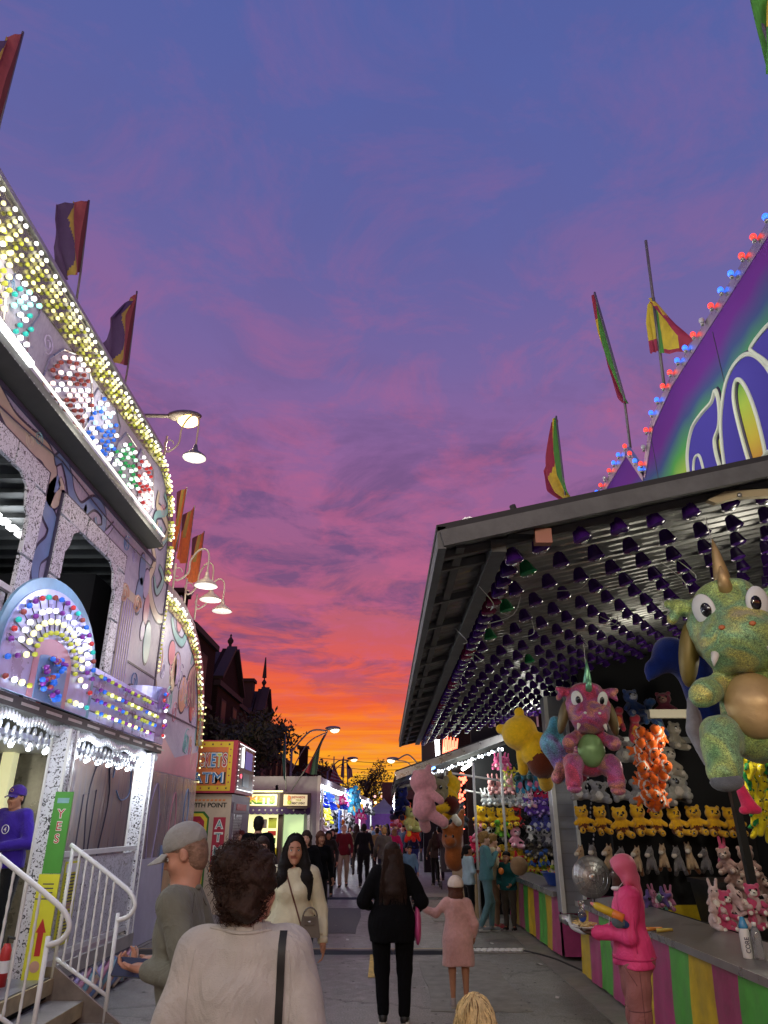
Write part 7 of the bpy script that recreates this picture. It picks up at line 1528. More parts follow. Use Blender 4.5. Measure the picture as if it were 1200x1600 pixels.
def person(label,loc,yaw,H=1.7,res=.016,skin=('skin_light',(196,150,125)),hairc=('hair_brown',(45,30,24)),hair='short',top=(60,60,65),topkind='shirt',bottom=(35,38,48),botkind='trousers',shoe=(30,28,28),
           arms=None,legs=None,headyaw=0,headpitch=0,female=False,build_=1.0,fingers=True,face=True,lean=0,group=None,amp=.006,seed=0,extra=None,hand_curl=(.5,.5),hand_n=None,topmat=None,botmat=None,sole=(170,165,155),skirt_len=None,torso_w=1.0,hem=.86,sleeve=.02,cat='person',head_s=1.0,root=None):
    s=H/1.70; g=build_
    r=thing('person',label,cat,loc,yaw,group)
    if not fingers and res<.02: fingers=True
    hip=.90; sh=1.395; shx=.165 if not female else .158
    A=arms or {}; L_=legs or {}
    def J(d,k,dv): return np.array(d.get(k,dv),float)
    ank={1:J(L_,'ar',(.10,0,.085)),-1:J(L_,'al',(-.10,0,.085))}; kn={1:J(L_,'kr',(.10,.02,.48)),-1:J(L_,'kl',(-.10,.02,.48))}
    el={1:J(A,'er',(.235,-.03,1.13)),-1:J(A,'el',(-.235,-.03,1.13))}; wr={1:J(A,'wr',(.255,.05,.89)),-1:J(A,'wl',(-.255,.05,.89))}
    ld=np.array((0,lean,0)); shp={k:np.array((k*shx,0,sh))+ld for k in (1,-1)}
    Mh=Matrix.Translation((0,.018+lean*1.15,1.565))@Euler((headpitch,0,headyaw),'XYZ').to_matrix().to_4x4()
    # pivot at neck
    piv=Vector((0,-.01+lean,1.46)); Mh=Matrix.Translation(piv)@Euler((headpitch,0,headyaw),'XYZ').to_matrix().to_4x4()@Matrix.Translation(Vector((0,.02+lean*.15,1.575))-piv)@Matrix.Scale(head_s,4)
    HP=head_prims(female=female); ms=[skin_mat(*skin),skin_mat(skin[0]+'_lip',tuple(int(v*f) for v,f in zip(skin[1],(.80,.62,.62))))]
    P=xf(HP,Mh,head_s)
    tw=g*torso_w
    nk=np.array(Mh@Vector((0,-.030,-.055))); P+=[C(nk,(0,-.012+lean*.95,1.40),(.047 if not female else .042),(.060 if not female else .052),0,.03)]
    P+=[E((0,lean*.85,1.27),(.135*tw,.085*g,.16),0,.05),E((0,lean*.4,1.08),(.115*tw,.08*g,.15),0,.05),E((0,0,.93),(.135*tw,.09*g,.11),0,.05),C(shp[1]*.9+shp[-1]*.1,shp[-1]*.9+shp[1]*.1,.05*g,.05*g,0,.04)]
    for k in (1,-1):
        P+=[C(shp[k],el[k],.047*g,.037*g,0,.03),C(el[k],wr[k],.036*g,.025,0,.02),C((k*.085*tw,0,hip),kn[k],.075*g,.050*g,0,.03),C(kn[k],ank[k],.05*g,.034,0,.02),C(ank[k],ank[k]+np.array((k*.01,.10,-.045)),.032,.028,0,.02)]
        d=wr[k]-el[k]; nn=(hand_n or {}).get(k,(-k,0,0)); sd=-k if True else k
        # thumb forward for a hanging arm
        dd=d/np.linalg.norm(d); tt=np.cross(dd,np.array(nn,float)); side=1 if tt[1]>=0 else -1
        side=(hand_n or {}).get(('side',k),side); hd=(hand_n or {}).get(('dir',k),dd)
        if fingers: P+=hand_prims(wr[k]+dd*.01,hd,nn,side,hand_curl[0] if k==1 else hand_curl[1],s=1.0)
    P=[p for p in P]
    sc=lambda Q: xf(Q,Matrix.Identity(4),s)
    body=put('body',blob('body',sc(P),res*.62 if res>.012 else res,ms,relax=1),r,False)
    # clothes
    tm=wrinkle(topmat or fabric(top)); bm_=wrinkle(botmat or fabric(bottom))
    up=[E((0,lean*.85,1.27),((.150)*tw,.105*g,.165),0,.06),E((0,lean*.4,1.08),(.142*tw,.105*g,.17),0,.06),C((0,.0,hem+.09),(0,lean*.2,hem+.2),.125*tw,.13*tw,0,.06),C(shp[1]*.86+shp[-1]*.14+np.array((0,-.005,0)),shp[-1]*.86+shp[1]*.14+np.array((0,-.005,0)),.066*g,.066*g,0,.05)]
    up[2]=E((0,0,hem+.05),(max(.17*tw,.085*tw+.092*g+.014),max(.13*g,.092*g+.032),.24),0,.05)
    if female: up+=[E((.07,.075+lean*.8,1.25),(.062,.05,.062),0,.04),E((-.07,.075+lean*.8,1.25),(.062,.05,.062),0,.04)]
    for k in (1,-1):
        e_=wr[k]+(el[k]-wr[k])*sleeve/.25
        up+=[C(shp[k],el[k],(.060+.004)*g,.052*g,0,.04),C(el[k],e_,.052*g,.040*g,0,.03)]
    up+=[C((0,-.012+lean,1.40),(0,-.010+lean,1.455),.085,.066,0,.03)]
    if topkind in('coat','long'):
        zl=skirt_len or .62; up+=[C((.05,0,.9),(.065,0,zl),.125*tw,(.135 if topkind=='coat' else .118)*tw,0,.05),C((-.05,0,.9),(-.065,0,zl),.125*tw,(.135 if topkind=='coat' else .118)*tw,0,.05)]
    if topkind in('hoodie','coat'): up+=[C((-.05,-.075,1.42),(.05,-.075,1.42),.045,.045,0,.03),E((0,-.10,1.36),(.085,.045,.085),0,.03),E((0,-.06,1.50),(.05,.06,.05),0,.01,op='-')]
    if topkind=='collar': up+=[C((.0,-.055+lean,1.46),(.045,-.02+lean,1.465),.020,.018,0,.02),C((0,-.055+lean,1.46),(-.045,-.02+lean,1.465),.020,.018,0,.02)]
    if topkind=='shirt' and res<.014:
        for k in (1,-1):
            d=(wr[k]-el[k]); d=d/np.linalg.norm(d); e_=wr[k]-d*(sleeve-.004); cbq=MB(); cbq.tube([Vector(tuple(e_-d*.022))*s,Vector(tuple(e_+d*.022))*s],[.043*g*s,.040*g*s],tm,14); put('cuff',cbq.mesh('cuff',True),r,False)
    zl=(skirt_len or hem) if topkind in('coat','long') else hem
    up+=[B((0,0,zl-.25),(.5,.5,.25),0,0,.006,op='-')]
    if topkind!='turtle': up+=[C((0,lean,1.47),(0,.0+lean,1.62),.064,.064,0,.012,op='-')]
    put('coat' if topkind=='coat' else 'top',blob('top',sc(up),res,[tm],cloth_disp(amp,seed),amp*2.2),r,False)
    lo=[E((0,-.01,.93),(.158*tw,.118*g,.12),0,.05)]
    f=1.0 if botkind=='trousers' else .96
    for k in (1,-1):
        a0=np.array((k*.085*tw,0,hip)); lo+=[C(a0,kn[k],.092*g*(f if f<1 else 1),.064*g*f,0,.04),C(kn[k],ank[k]+np.array((0,0,.02)),.062*g*f,(.052 if botkind=='trousers' else .046)*g,0,.03)]
    lo+=[B((0,0,1.24),(.5,.5,.2),0,0,.006,op='-')]
    if botkind!='bare': put('trousers' if botkind=='trousers' else 'leggings',blob('trousers',sc(lo),res,[bm_],cloth_disp(amp*(.9 if botkind=='trousers' else .3),seed+5,(14,26)),amp*1.5),r,False)
    shm=mat("shoe_%d_%d_%d"%shoe,lin(shoe),.5,var=.15); slm=mat("sole_%d_%d_%d"%sole,lin(sole),.7)
    for k in (1,-1):
        a=ank[k]; fy=(L_.get('foot%d'%k,0)); dv=np.array((k*.15*0+math.sin(fy)*-1*.0,.155,-.052)); up_=a[2]-.085
        Q=[C(a+np.array((0,-.025,-.04)),a+np.array((k*.012,.13,-.055)),.043,.036,0,.03),C(a+np.array((0,-.01,-.04)),a+np.array((0,-.005,.02)),.042,.045,0,.02),E(a+np.array((k*.008,.11,-.05)),(.045,.07,.034),0,.02)]
        S_=[B(a+np.array((k*.008,.052,-.078)),(.028,.095,.003),.014,1,.01)]
        Q=Q+S_+[B(a+np.array((0,.05,-.115)),(.2,.3,.022),0,1,.003,op='-')]
        put('shoe',blob('shoe',sc(Q),min(res,.012),[shm,slm]),r,False)
    # hair
    hm=hair_mat(*hairc); MhS=Matrix.Scale(s,4)@Mh
    hd_=None
    def hp(Q): return xf(Q,Mh,head_s)
    dh=lambda X,Y,Z: .0035*np.sin(90*X+40*np.sin(12*Z))*np.sin(70*Y+9*Z)+.003*np.sin(60*Z)
    cut=[E((0,.10,-.03),(.066,.075,.078),0,.015,op='-')]
    if hair=='short': Q=[E((0,-.022,.052),(.082,.098,.086),0,.02),E((0,-.055,-.01),(.072,.06,.07),0,.02)]+cut
    elif hair=='buzz': Q=[E((0,-.018,.044),(.0785,.096,.088),0,.02),E((0,-.05,-.02),(.072,.056,.07),0,.02)]+cut
    elif hair=='bob': Q=[E((0,-.02,.05),(.088,.104,.09),0,.02),E((0,-.05,-.06),(.085,.06,.10),0,.03),C((.075,-.01,.03),(.07,-.0,-.10),.028,.03,0,.03),C((-.075,-.01,.03),(-.07,-.0,-.10),.028,.03,0,.03)]+cut+[B((0,0,-.26),(.3,.3,.08),0,0,.01,op='-')]
    elif hair=='long': Q=[E((0,-.02,.052),(.086,.104,.088),0,.02),E((0,-.05,-.03),(.085,.062,.10),0,.03),C((0,-.07,-.05),(0,-.10,-.34),.085,.10,0,.05),C((.075,-.02,.02),(.10,-.07,-.28),.035,.06,0,.04),C((-.075,-.02,.02),(-.10,-.07,-.28),.035,.06,0,.04),C((.05,-.10,-.2),(.075,-.125,-.44),.07,.035,0,.04),C((-.05,-.10,-.2),(-.07,-.125,-.46),.07,.035,0,.04)]+cut
    elif hair=='frontlong': Q=[E((0,-.02,.052),(.086,.102,.090),0,.02),E((0,-.05,-.03),(.088,.062,.10),0,.03),C((.076,.005,.05),(.088,.02,-.10),.022,.034,0,.03),C((-.076,.005,.05),(-.090,.02,-.10),.022,.034,0,.03),C((.085,.0,-.06),(.105,.02,-.22),.042,.055,0,.04),C((-.085,.0,-.06),(-.112,.02,-.24),.042,.06,0,.04),C((.10,.03,-.2),(.115,.06,-.34),.055,.018,0,.04),C((-.112,.03,-.2),(-.14,.065,-.37),.055,.018,0,.04),C((0,-.06,-.1),(0,-.09,-.28),.09,.08,0,.05)]+[E((0,.10,-.018),(.067,.082,.102),0,.012,op='-')]
    elif hair=='bun': Q=[E((0,-.022,.05),(.081,.1,.088),0,.02),E((0,-.095,.07),(.042,.04,.04),0,.02)]+cut
    elif hair=='pony': Q=[E((0,-.022,.05),(.081,.1,.088),0,.02),E((0,-.05,-.01),(.07,.055,.06),0,.02),C((0,-.11,.04),(0,-.15,-.12),.03,.026,0,.02)]+cut
    elif hair=='tousled': Q=[E((0,-.015,.062),(.094,.112,.092),0,.03),E((.05,.04,.11),(.04,.045,.03),0,.03),E((-.04,.05,.115),(.045,.04,.03),0,.03),E((0,-.06,.02),(.09,.065,.09),0,.03)]+[E((0,.10,-.04),(.07,.075,.080),0,.015,op='-')]
    elif hair=='none': Q=None
    else: Q=None
    if Q: put('hair',blob('hair',sc(hp(Q)),min(res,.012)*.8,[hm],dh,.006),r,False)
    if face:
        for k in (1,-1):
            b=MB(); R3=(MhS.to_3x3()); c=MhS@Vector((k*.031,.0682,.006)); q=.0108*s*head_s; b.ell(c,(q,q,q),M_eyew,n=12,k=8); c2=MhS@Vector((k*.0305,.0738,.0055)); b.ell(c2,(.0068*s,.0062*s,.0070*s),M_iris,n=10,k=6); put('eye',b.mesh('eye',True),r,False)
            b=MB(); pts=[MhS@Vector((k*x,y,z)) for x,y,z in ((.014,.084,.027),(.028,.085,.033),(.046,.072,.029))]; b.tube(pts,[.0028*s,.0032*s,.0014*s],hm,5); put('eyebrow',b.mesh('eyebrow',True),r,False)
            b=MB(); pts=[MhS@Vector((k*x,y,z)) for x,y,z in ((.018,.0735,.008),(.031,.0795,.0145),(.045,.070,.009))]; b.tube(pts,[.0012*s,.0022*s,.0012*s],M_iris,5); put('eyelid',b.mesh('eyelid',True),r,False)
    r['_']=1; del r['_']
    return r,MhS,s
def strands(parent,name,roots,fn,m,r0=.0016,n=10,sides=3):
    b=MB()
    for q in roots: b.tube(fn(q,n),[r0*(1-.7*i/(n-1)) for i in range(n)],m,sides,cap=False)
    return put(name,b.mesh(name,True),parent,False)
def walk(a=.16,b=-.14,sway=.0):
    return dict(ar=(.09,a,.085),kr=(.10,a*.6+.05,.48),al=(-.09,b,.10),kl=(-.10,b*.25+.04,.48))
def arms_swing(f=.10,w=.25): return dict(er=(w,-f*.6-.03,1.13),wr=(w+.01,-f+.05,.89),el=(-w,f*.3-.02,1.13),wl=(-w-.01,f+.10,.90))
def cap_on(parent,M,s,mc,bc=None):
    c=fabric(mc,bump=.3); bm2=fabric(bc) if bc else c
    Q=xf([E((0,-.014,.054),(.0875,.1065,.094),0,.02),B((0,0,-.060),(.3,.3,.09),0,0,.008,op='-')],M); 
    Q=[dict(p,op=p['op']) for p in Q]
    put('cap',blob('cap',Q,.008,[c],lambda X,Y,Z:.0015*np.sin(60*X)*np.sin(50*Y),.003),parent,False)
    b=MB(); G=[]
    for i in range(9):
        u=-1+2*i/8; G.append([M@Vector((u*.068,(.062+.030*math.sqrt(max(0,1-u*u)))+v*(.078*math.sqrt(max(0,1-u*u*.82))),.047-.012*u*u-v*.022-.004)) for v in (0,.35,.7,1)])
    b.grid(G,bm2); G2=[[p-(M.to_3x3()@Vector((0,0,.005))) for p in row] for row in G]; b.grid(G2[::-1],bm2); 
    b.tube([row[-1]-(M.to_3x3()@Vector((0,0,.0025))) for row in G],.003*s,bm2,5); put('cap_brim',b.mesh('cap_brim',True),parent,False)
SK_L=('skin_light',(200,152,128)); SK_T=('skin_tan',(170,120,92)); SK_M=('skin_medium',(150,100,76)); SK_D=('skin_dark',(66,42,34)); SK_P=('skin_pale',(214,172,150))
from mathutils.bvhtree import BVHTree
def ring_on(parent,name,z,r_,m,src='top',tilt=0.0,n=40,w=None,x0=0.0):
    ob=[c for c in parent.children if c.name.startswith(src)][0].data
    bv=BVHTree.FromPolygons([v.co for v in ob.vertices],[p.vertices for p in ob.polygons]); pts=[]
    for i in range(n+1):
        a=2*PI*i/n; d=Vector((math.cos(a),math.sin(a),0)); o=Vector((x0,0,z-tilt*math.sin(a)))
        hit=bv.ray_cast(o+d*.6,-d)[0]
        rad=(hit-o).length if hit is not None and (hit-o).length<(w or .3) else None
        pts.append(o+d*rad if rad else None)
    pts=[p for p in pts if p is not None]
    if len(pts)<n*.6: return
    b=MB(); b.tube(pts,r_,m,6); return put(name,b.mesh(name,True),parent,False)
def seam_on(parent,name,path,r_,m,src='top',dirv=(0,1,0)):
    ob=[c for c in parent.children if c.name.startswith(src)][0].data; d=Vector(dirv)
    bv=BVHTree.FromPolygons([v.co for v in ob.vertices],[p.vertices for p in ob.polygons]); pts=[]
    for p in path:
        hit=bv.ray_cast(Vector(p)-d*.8,d)[0]
        if hit is not None: pts.append(hit)
    if len(pts)>2: b=MB(); b.tube(pts,r_,m,5); put(name,b.mesh(name,True),parent,False)
# 1. woman in front, seen from behind --------------------------------------------------------------
tm1=fabric((180,174,168),bump=.5,bs=300)
p1,M1,s1=person('woman from behind in a pale grey sweater with messy curly hair and black shoulder strap',(-.458,2.72,0),0.02,1.665,res=.0085,skin=SK_L,hair='none',hairc=('hair_curly_brown',(44,28,21)),topmat=tm1,topkind='shirt',female=True,build_=1.14,torso_w=1.08,arms=dict(er=(.245,-.04,1.11),wr=(.25,.12,.90),el=(-.245,-.04,1.11),wl=(-.25,.12,.90)),headyaw=-.48,headpitch=.04,bottom=(40,44,60),amp=.0055,seed=3,hem=.84,head_s=.90)
ring_on(p1,'neckband',1.437,.006,tm1,tilt=-.012,w=.13)
for k in (1,-1): seam_on(p1,'armhole_seam',[(k*(.150+.012*math.sin(i*.35)),0,1.38-.03*i) for i in range(8)],.0022,tm1)
seam_on(p1,'waist_fold',[(-.17+.02*i,0,1.075+.004*math.sin(i*.9)) for i in range(18)],.006,tm1)
seam_on(p1,'waist_fold',[(.06+.012*i,0,1.20-.016*i) for i in range(8)],.005,tm1)
# hair mass, pinned up, then curls
Q=[E((0,-.03,.050),(.084,.102,.086),0,.03),E((.0,-.07,.0),(.078,.066,.085),0,.03),E((-.02,-.085,.095),(.068,.056,.048),0,.03),E((-.07,-.04,.07),(.055,.06,.07),0,.03),E((.06,-.05,.05),(.05,.06,.07),0,.03),E((.04,-.10,-.035),(.05,.04,.05),0,.03),E((0,.10,-.04),(.066,.085,.09),0,.015,op='-')]
hb=hair_mat('hair_curly_brown',(44,28,21)); Qs=xf(Q,M1); put('hair',blob('hair',Qs,.007,[hb],lambda X,Y,Z:.007*np.sin(70*X+4*np.sin(40*Z))*np.sin(64*Y+3*np.sin(50*X))+.006*np.sin(58*Z+30*X),.016),p1,False)
rg=random.Random(77); roots=[]
for i in range(2600):
    u=rg.uniform(-1,1); a=rg.uniform(0,2*PI); d=Vector((math.sqrt(1-u*u)*math.cos(a),math.sqrt(1-u*u)*math.sin(a),u))
    if d.y>.35: continue
    c=Vector((-.015,-.045,.055)) if i%3 else Vector((-.03,-.08,.10)); rad=Vector((.116,.112,.104)) if i%3 else Vector((.090,.070,.062))
    if i%3==1: c=Vector((0,-.065,-.02)); rad=Vector((.094,.086,.088))
    p=c+Vector((d.x*rad.x,d.y*rad.y,d.z*rad.z))
    if p.z<-.11: continue
    roots.append((p,d,rg.random(),rg.random(),rg.random()))
def curl(q,n):
    p,d,a,b_,c=q; out=[]; ln=.014+.038*a*a; ph=b_*6.28; rad=.007+.008*c; up=Vector((0,0,1)); t=(d*.5+Vector((b_-.5,c-.5,a-.75))*1.4).normalized(); u=t.orthogonal().normalized(); v=t.cross(u)
    for i in range(n): f=i/(n-1); out.append(M1@(p*.97+t*ln*f+(u*math.cos(ph+f*10)+v*math.sin(ph+f*10))*rad*min(1,f*3+.3)))
    return out
strands(p1,'hair_curls',roots,curl,hair_mat('hair_curl_light',(54,34,26)),.0019,13)
roots=[(Vector((-.085-.008*rg.random(),-.03-.03*rg.random(),-.02)),Vector((-.3,-.2,-1)),.9+rg.random(),rg.random(),.5+rg.random()*.7) for i in range(26)]
def curl2(q,n):
    p,d,a,b_,c=q; out=[]; ph=b_*6.28
    for i in range(n): f=i/(n-1); out.append(M1@(p+Vector((-.02*f,-.02*f,-.09*a*f))+Vector((math.cos(ph+f*13),math.sin(ph+f*13),0))*.011*c*min(1,f*4+.2)))
    return out
strands(p1,'hair_wisps',roots,curl2,hair_mat('hair_curl_light',(54,34,26)),.0012,18)
from mathutils.bvhtree import BVHTree
M_strap=mat("black_leather",(.006,.006,.006),.6)
def wrap_strap(parent,name,path,w,m,front):
    """band lying on the clothing: path of (x,z); rays go in from behind or in front"""
    src=[c for c in parent.children if c.name.startswith(('top','coat'))][0].data
    bv=BVHTree.FromPolygons([v.co for v in src.vertices],[p.vertices for p in src.polygons]); b=MB(); A_=[];B_=[];A2=[];B2=[]
    for k,(x,z) in enumerate(path):
        x2,z2=path[min(k+1,len(path)-1)]; x1,z1=path[max(k-1,0)]; d=Vector((x2-x1,0,z2-z1)).normalized(); n=Vector((-d.z,0,d.x))
        hit=bv.ray_cast(Vector((x,1.0 if front else -1.0,z)),Vector((0,-1 if front else 1,0)))[0]
        if hit is None: continue
        off=Vector((0,.006 if front else -.006,0)); A_.append(hit+n*w/2+off); B_.append(hit-n*w/2+off); A2.append(hit+n*w/2-off*.2); B2.append(hit-n*w/2-off*.2)
    b.grid([A_,B_],m); b.grid([A2,A_],m); b.grid([B_,B2],m); return put(name,b.mesh(name,True),parent,False)
wrap_strap(p1,'bag_strap',[(.128,1.50-.035*i) for i in range(20)],.024,M_strap,False)
# 2. man in the cap, profile to the left ----------------------------------------------------------
p2,M2,s2_=person('man in a grey cap and sage green jacket in profile, looking down at his phone',(-.885,3.78,0),PI/2+.05,1.735,res=.0085,skin=('skin_ruddy',(184,134,112)),hair='buzz',hairc=('stubble_grey',(132,104,88)),top=(112,113,102),topkind='collar',bottom=(70,68,60),build_=1.05,headpitch=-.36,headyaw=0,
   arms=dict(er=(.24,-.08,1.13),wr=(.10,.165,1.135),el=(-.25,-.05,1.12),wl=(-.07,.18,1.13)),lean=.075,amp=.006,seed=9,hem=.80,hand_n={1:(0,0,1),-1:(.2,0,1),('side',1):1,('side',-1):-1,('dir',1):(-.25,1,0.05),('dir',-1):(.25,1,.05)},hand_curl=(.85,.8),torso_w=1.05)
ring_on(p2,'collar_band',1.475,.014,fabric((112,113,102)),w=.16)
for dv in ((0,1,0),(0,-1,0)):
    for k in (1,-1): seam_on(p2,'shoulder_seam',[(k*(.06+.014*i),0,1.455-.010*i) for i in range(8)],.0025,mat('sage_seam',lin((82,82,66)),.8),dirv=dv)
seam_on(p2,'armhole_seam',[(1,-.05+.014*i,1.36-.0012*(i-4)**2) for i in range(9)],.0028,mat('sage_seam',lin((82,82,66)),.8),dirv=(-1,0,0))
cap_on(p2,M2,s2_,(148,148,144),bc=(160,160,154))
b=MB(); b.box((-.04,-.08,-.006),(.04,.08,.006),mat("phone_navy",(.012,.016,.05),.25,coat=.5)); ph=thing('phone','dark navy phone held flat by the man in the grey cap','phone',(0,0,0))
pp=onY(206,1512,3.70); ph.location=(pp.x,3.70,pp.z); ph.rotation_euler=(Matrix.Rotation(PI+.95,3,'X')@Matrix.Rotation(PI/2+.08,3,'Z')).to_euler(); put('case',b.mesh('case'),ph,False); b=MB(); b.box((-.036,-.074,.0061),(.036,.074,.0075),M_black); put('screen',b.mesh('screen'),ph,False)
b=MB(); b.box((.2655,-.015,1.21),(.268,.05,1.29),mat("patch_dark",(.03,.03,.03),.8)); 
text(b,"N",(.2685,.02,1.25),(0,1,0),(0,0,1),.05,M_sw,bold=.02); put('sleeve_patch',b.mesh('sleeve_patch'),p2,False)
# 3. woman in the cream sweater facing us -----------------------------------------------------------
p3,M3,s3_=person('smiling long-haired woman in a cream sweater and blue jeans walking toward us',(-.77,6.75,0),PI+.06,1.66,res=.012,skin=('skin_warm',(172,122,96)),hair='frontlong',hairc=('hair_black',(20,16,16)),top=(205,200,172),topkind='shirt',bottom=(70,98,118),female=True,headyaw=.05,headpitch=-.02,legs=walk(.14,-.12),arms=dict(er=(.24,-.05,1.13),wr=(.25,.02,.90),el=(-.25,-.02,1.12),wl=(-.27,.06,.88)),amp=.006,seed=2,hem=.92,build_=1.06)
b=MB(); Mg=mat("bag_taupe",(.09,.075,.06),.35,coat=.3,var=.15); b.box((-.29,.11,.83),(-.08,.19,1.0),Mg); o_=MB(); vs=[]
bag=thing('handbag','small taupe handbag with a round handle hanging at the hip of the woman in cream','handbag',(0,0,0)); Mb=Matrix.Translation(p3.location+Vector((0,0,.09)))@Matrix.Rotation(PI+.06,4,'Z')@Matrix.Scale(s3_,4)
def xm(b,M): b.v=[tuple(M@Vector(v)) for v in b.v]; return b
bag.location=Mb@Vector((-.16,.16,.9)); b=MB(); b.hexa([(-.25,.12,.84),(-.07,.12,.84),(-.07,.20,.84),(-.25,.20,.84),(-.225,.13,.99),(-.095,.13,.99),(-.095,.19,.99),(-.225,.19,.99)],Mg); b.box((-.2,.201,.93),(-.12,.207,.985),Mg); xm(b,Mb).build('body',bag)
b=MB(); b.tube([(-.16+.06*math.cos(a),.16,.98+.075*math.sin(a)) for a in [PI*i/10 for i in range(11)]],.007,Mg,6); xm(b,Mb).build('handle',bag,smooth=True); b=MB(); b.ell((-.16,.21,.955),(.012,.004,.008),M_steel); xm(b,Mb).build('clasp',bag)
ring_on(p3,'neckband',1.435,.006,fabric((196,190,160)),w=.13); ring_on(p3,'hem_band',.925,.009,fabric((190,184,154)))
wrap_strap(p3,'crossbody_strap',[(.085-.012*i,1.44-.032*i) for i in range(15)],.013,mat("strap_brown",(.10,.035,.02),.6),True)
def side_hair(P_,M_,m,n=420,ln=.36,seed=1,front=True,r0=.0022):
    rg=random.Random(seed); b=MB()
    for i in range(n):
        k=1 if i%2 else -1; t=rg.random(); y0=-.08+.115*rg.random(); l=ln*(.8+.35*rg.random()); w=rg.random(); pts=[]
        for j in range(12):
            f=j/11
            if f<.35: g_=f/.35; x=k*(.006+.086*math.sin(g_*PI/2)); z=.146-.10*(1-math.cos(g_*PI/2))-.02*g_; y=y0*(.6+.4*g_)+.01*(1-g_)
            else: g_=(f-.35)/.65; x=k*(.092+.022*g_+.012*w+.006*math.sin(5*g_+9*w)); z=.026-l*g_; y=y0+(.05*g_ if front else -.04*g_)+.006*math.sin(7*g_+i)
            if z<-.02 and front and y>.055: y=.055
            pts.append(M_@Vector((x,y,z)))
        b.tube(pts,[r0*(1-.5*j/11) for j in range(12)],m,3,cap=False)
    return put('hair_strands',b.mesh('hair_strands',True),P_,False)
side_hair(p3,M3,hair_mat('hair_black_strand',(34,27,27)))
# smile
# 4. woman in black walking away --------------------------------------------------------------------
BLK=mat("black_knit",(.0035,.0035,.0045),1.0)
p4,M4,s4=person('woman all in black with long brown hair walking away beside the girl in pink',(.085,8.12,0),-.03,1.57,res=.013,skin=SK_L,hair='long',hairc=('hair_dark_brown',(44,30,26)),topmat=BLK,botmat=BLK,topkind='long',skirt_len=.74,botkind='leggings',female=True,build_=1.36,torso_w=1.08,legs=dict(ar=(.12,.0,.085),kr=(.125,.03,.48),al=(-.10,-.03,.10),kl=(-.115,.03,.48)),arms=dict(er=(.32,-.06,1.12),wr=(.27,.13,1.04),el=(-.32,-.06,1.12),wl=(-.26,.14,1.06)),face=False,headyaw=.1,shoe=(20,19,20),sole=(200,196,186),seed=6)
rg=random.Random(5); roots=[(rg.uniform(-.088,.088),rg.random(),rg.random()) for i in range(420)]
strands(p4,'hair_strands',roots,lambda q,n:[M4@Vector((q[0]*(1+.75*f)+.006*math.sin(5*f+9*q[1]),-.112-.02*math.cos(q[0]*16)-.055*f+.014*q[2],.06-.52*f*(.75+.3*q[2]))) for f in [i/(n-1) for i in range(n)]],hair_mat('hair_strand_brown',(62,42,34)),.0022,9)
pb=thing('pink_bag','bright pink soft bag hanging from the arm of the woman in black','bag',(.335,8.1,.8)); Q=[E((0,0,0),(.035,.09,.16),0,.03),E((0,0,.14),(.02,.06,.09),0,.03)]
put('body',blob('body',Q,.012,[mat("pink_vinyl",(.5,.06,.2),.35,bump=.3,bs=30)],cloth_disp(.006,1),.01),pb,False); b=MB(); b.tube(spline([(0,-.05,.2),(-.02,-.03,.33),(-.03,.02,.36),(-.02,.05,.3),(0,.05,.2)],5),.006,mat("pink_vinyl",(.5,.06,.2),.35),6); put('handle',b.mesh('handle',True),pb,False)
# 5. girl in pink coat ------------------------------------------------------------------------------
PK=mat("pink_coat_wool",lin((204,156,152)),.95,var=.1,vs=30,bump=.6,bs=160,sheen=.3)
p5,M5,s5=person('little girl in a dusty pink hooded coat and pale cap reaching up for a hand',(.79,8.75,0),-.05,1.17,res=.012,skin=SK_T,hair='bob',hairc=('hair_auburn',(84,50,38)),topmat=PK,topkind='coat',skirt_len=.55,botkind='bare',build_=1.18,torso_w=1.18,arms=dict(er=(.27,-.03,1.12),wr=(.26,.06,.93),el=(-.33,.03,1.25),wl=(-.50,.03,1.30)),face=False,head_s=1.22,headyaw=.22,shoe=(150,140,140),seed=8,hand_curl=(.5,1.1))
cap_on(p5,M5,s5,(214,196,184),bc=(150,170,196))
# 6. blonde child at the bottom ----------------------------------------------------------------------
p6,M6,s6=person('small child with tousled golden blonde hair, only the top of the head in frame',(.375,3.5,0),.1,1.04,res=.012,skin=SK_P,hair='bob',hairc=('hair_blonde',(172,142,92)),top=(120,110,120),build_=1.1,face=False,head_s=1.45,seed=4)
rg=random.Random(15); roots=[(rg.uniform(0,2*PI),rg.random(),rg.random(),rg.random()) for i in range(900)]
def bl(q,n):
    a,r1,r2,r3=q; o=[]; e=.93+.16*r2; sw=.5*(r3-.5)
    for i in range(n):
        f=i/(n-1); ph=f*1.75; aa=a+sw*f; o.append(M6@Vector((.092*e*math.sin(ph)*math.cos(aa)+.006*math.sin(9*f+a*5),-.02+.110*e*math.sin(ph)*math.sin(aa),.052+.094*e*math.cos(ph)+.010*math.sin(7*f+r1*9)*r1-(.05*f*f))))
    return o
strands(p6,'hair_strands',roots,bl,hair_mat('hair_blonde_strand',(222,196,142),.45),.0028,11)
rg=random.Random(16); strands(p6,'hair_strands_dark',[(rg.uniform(0,2*PI),rg.random(),rg.random()*.8,rg.random()) for i in range(500)],bl,hair_mat('hair_blonde_dark',(128,98,60)),.0026,11)
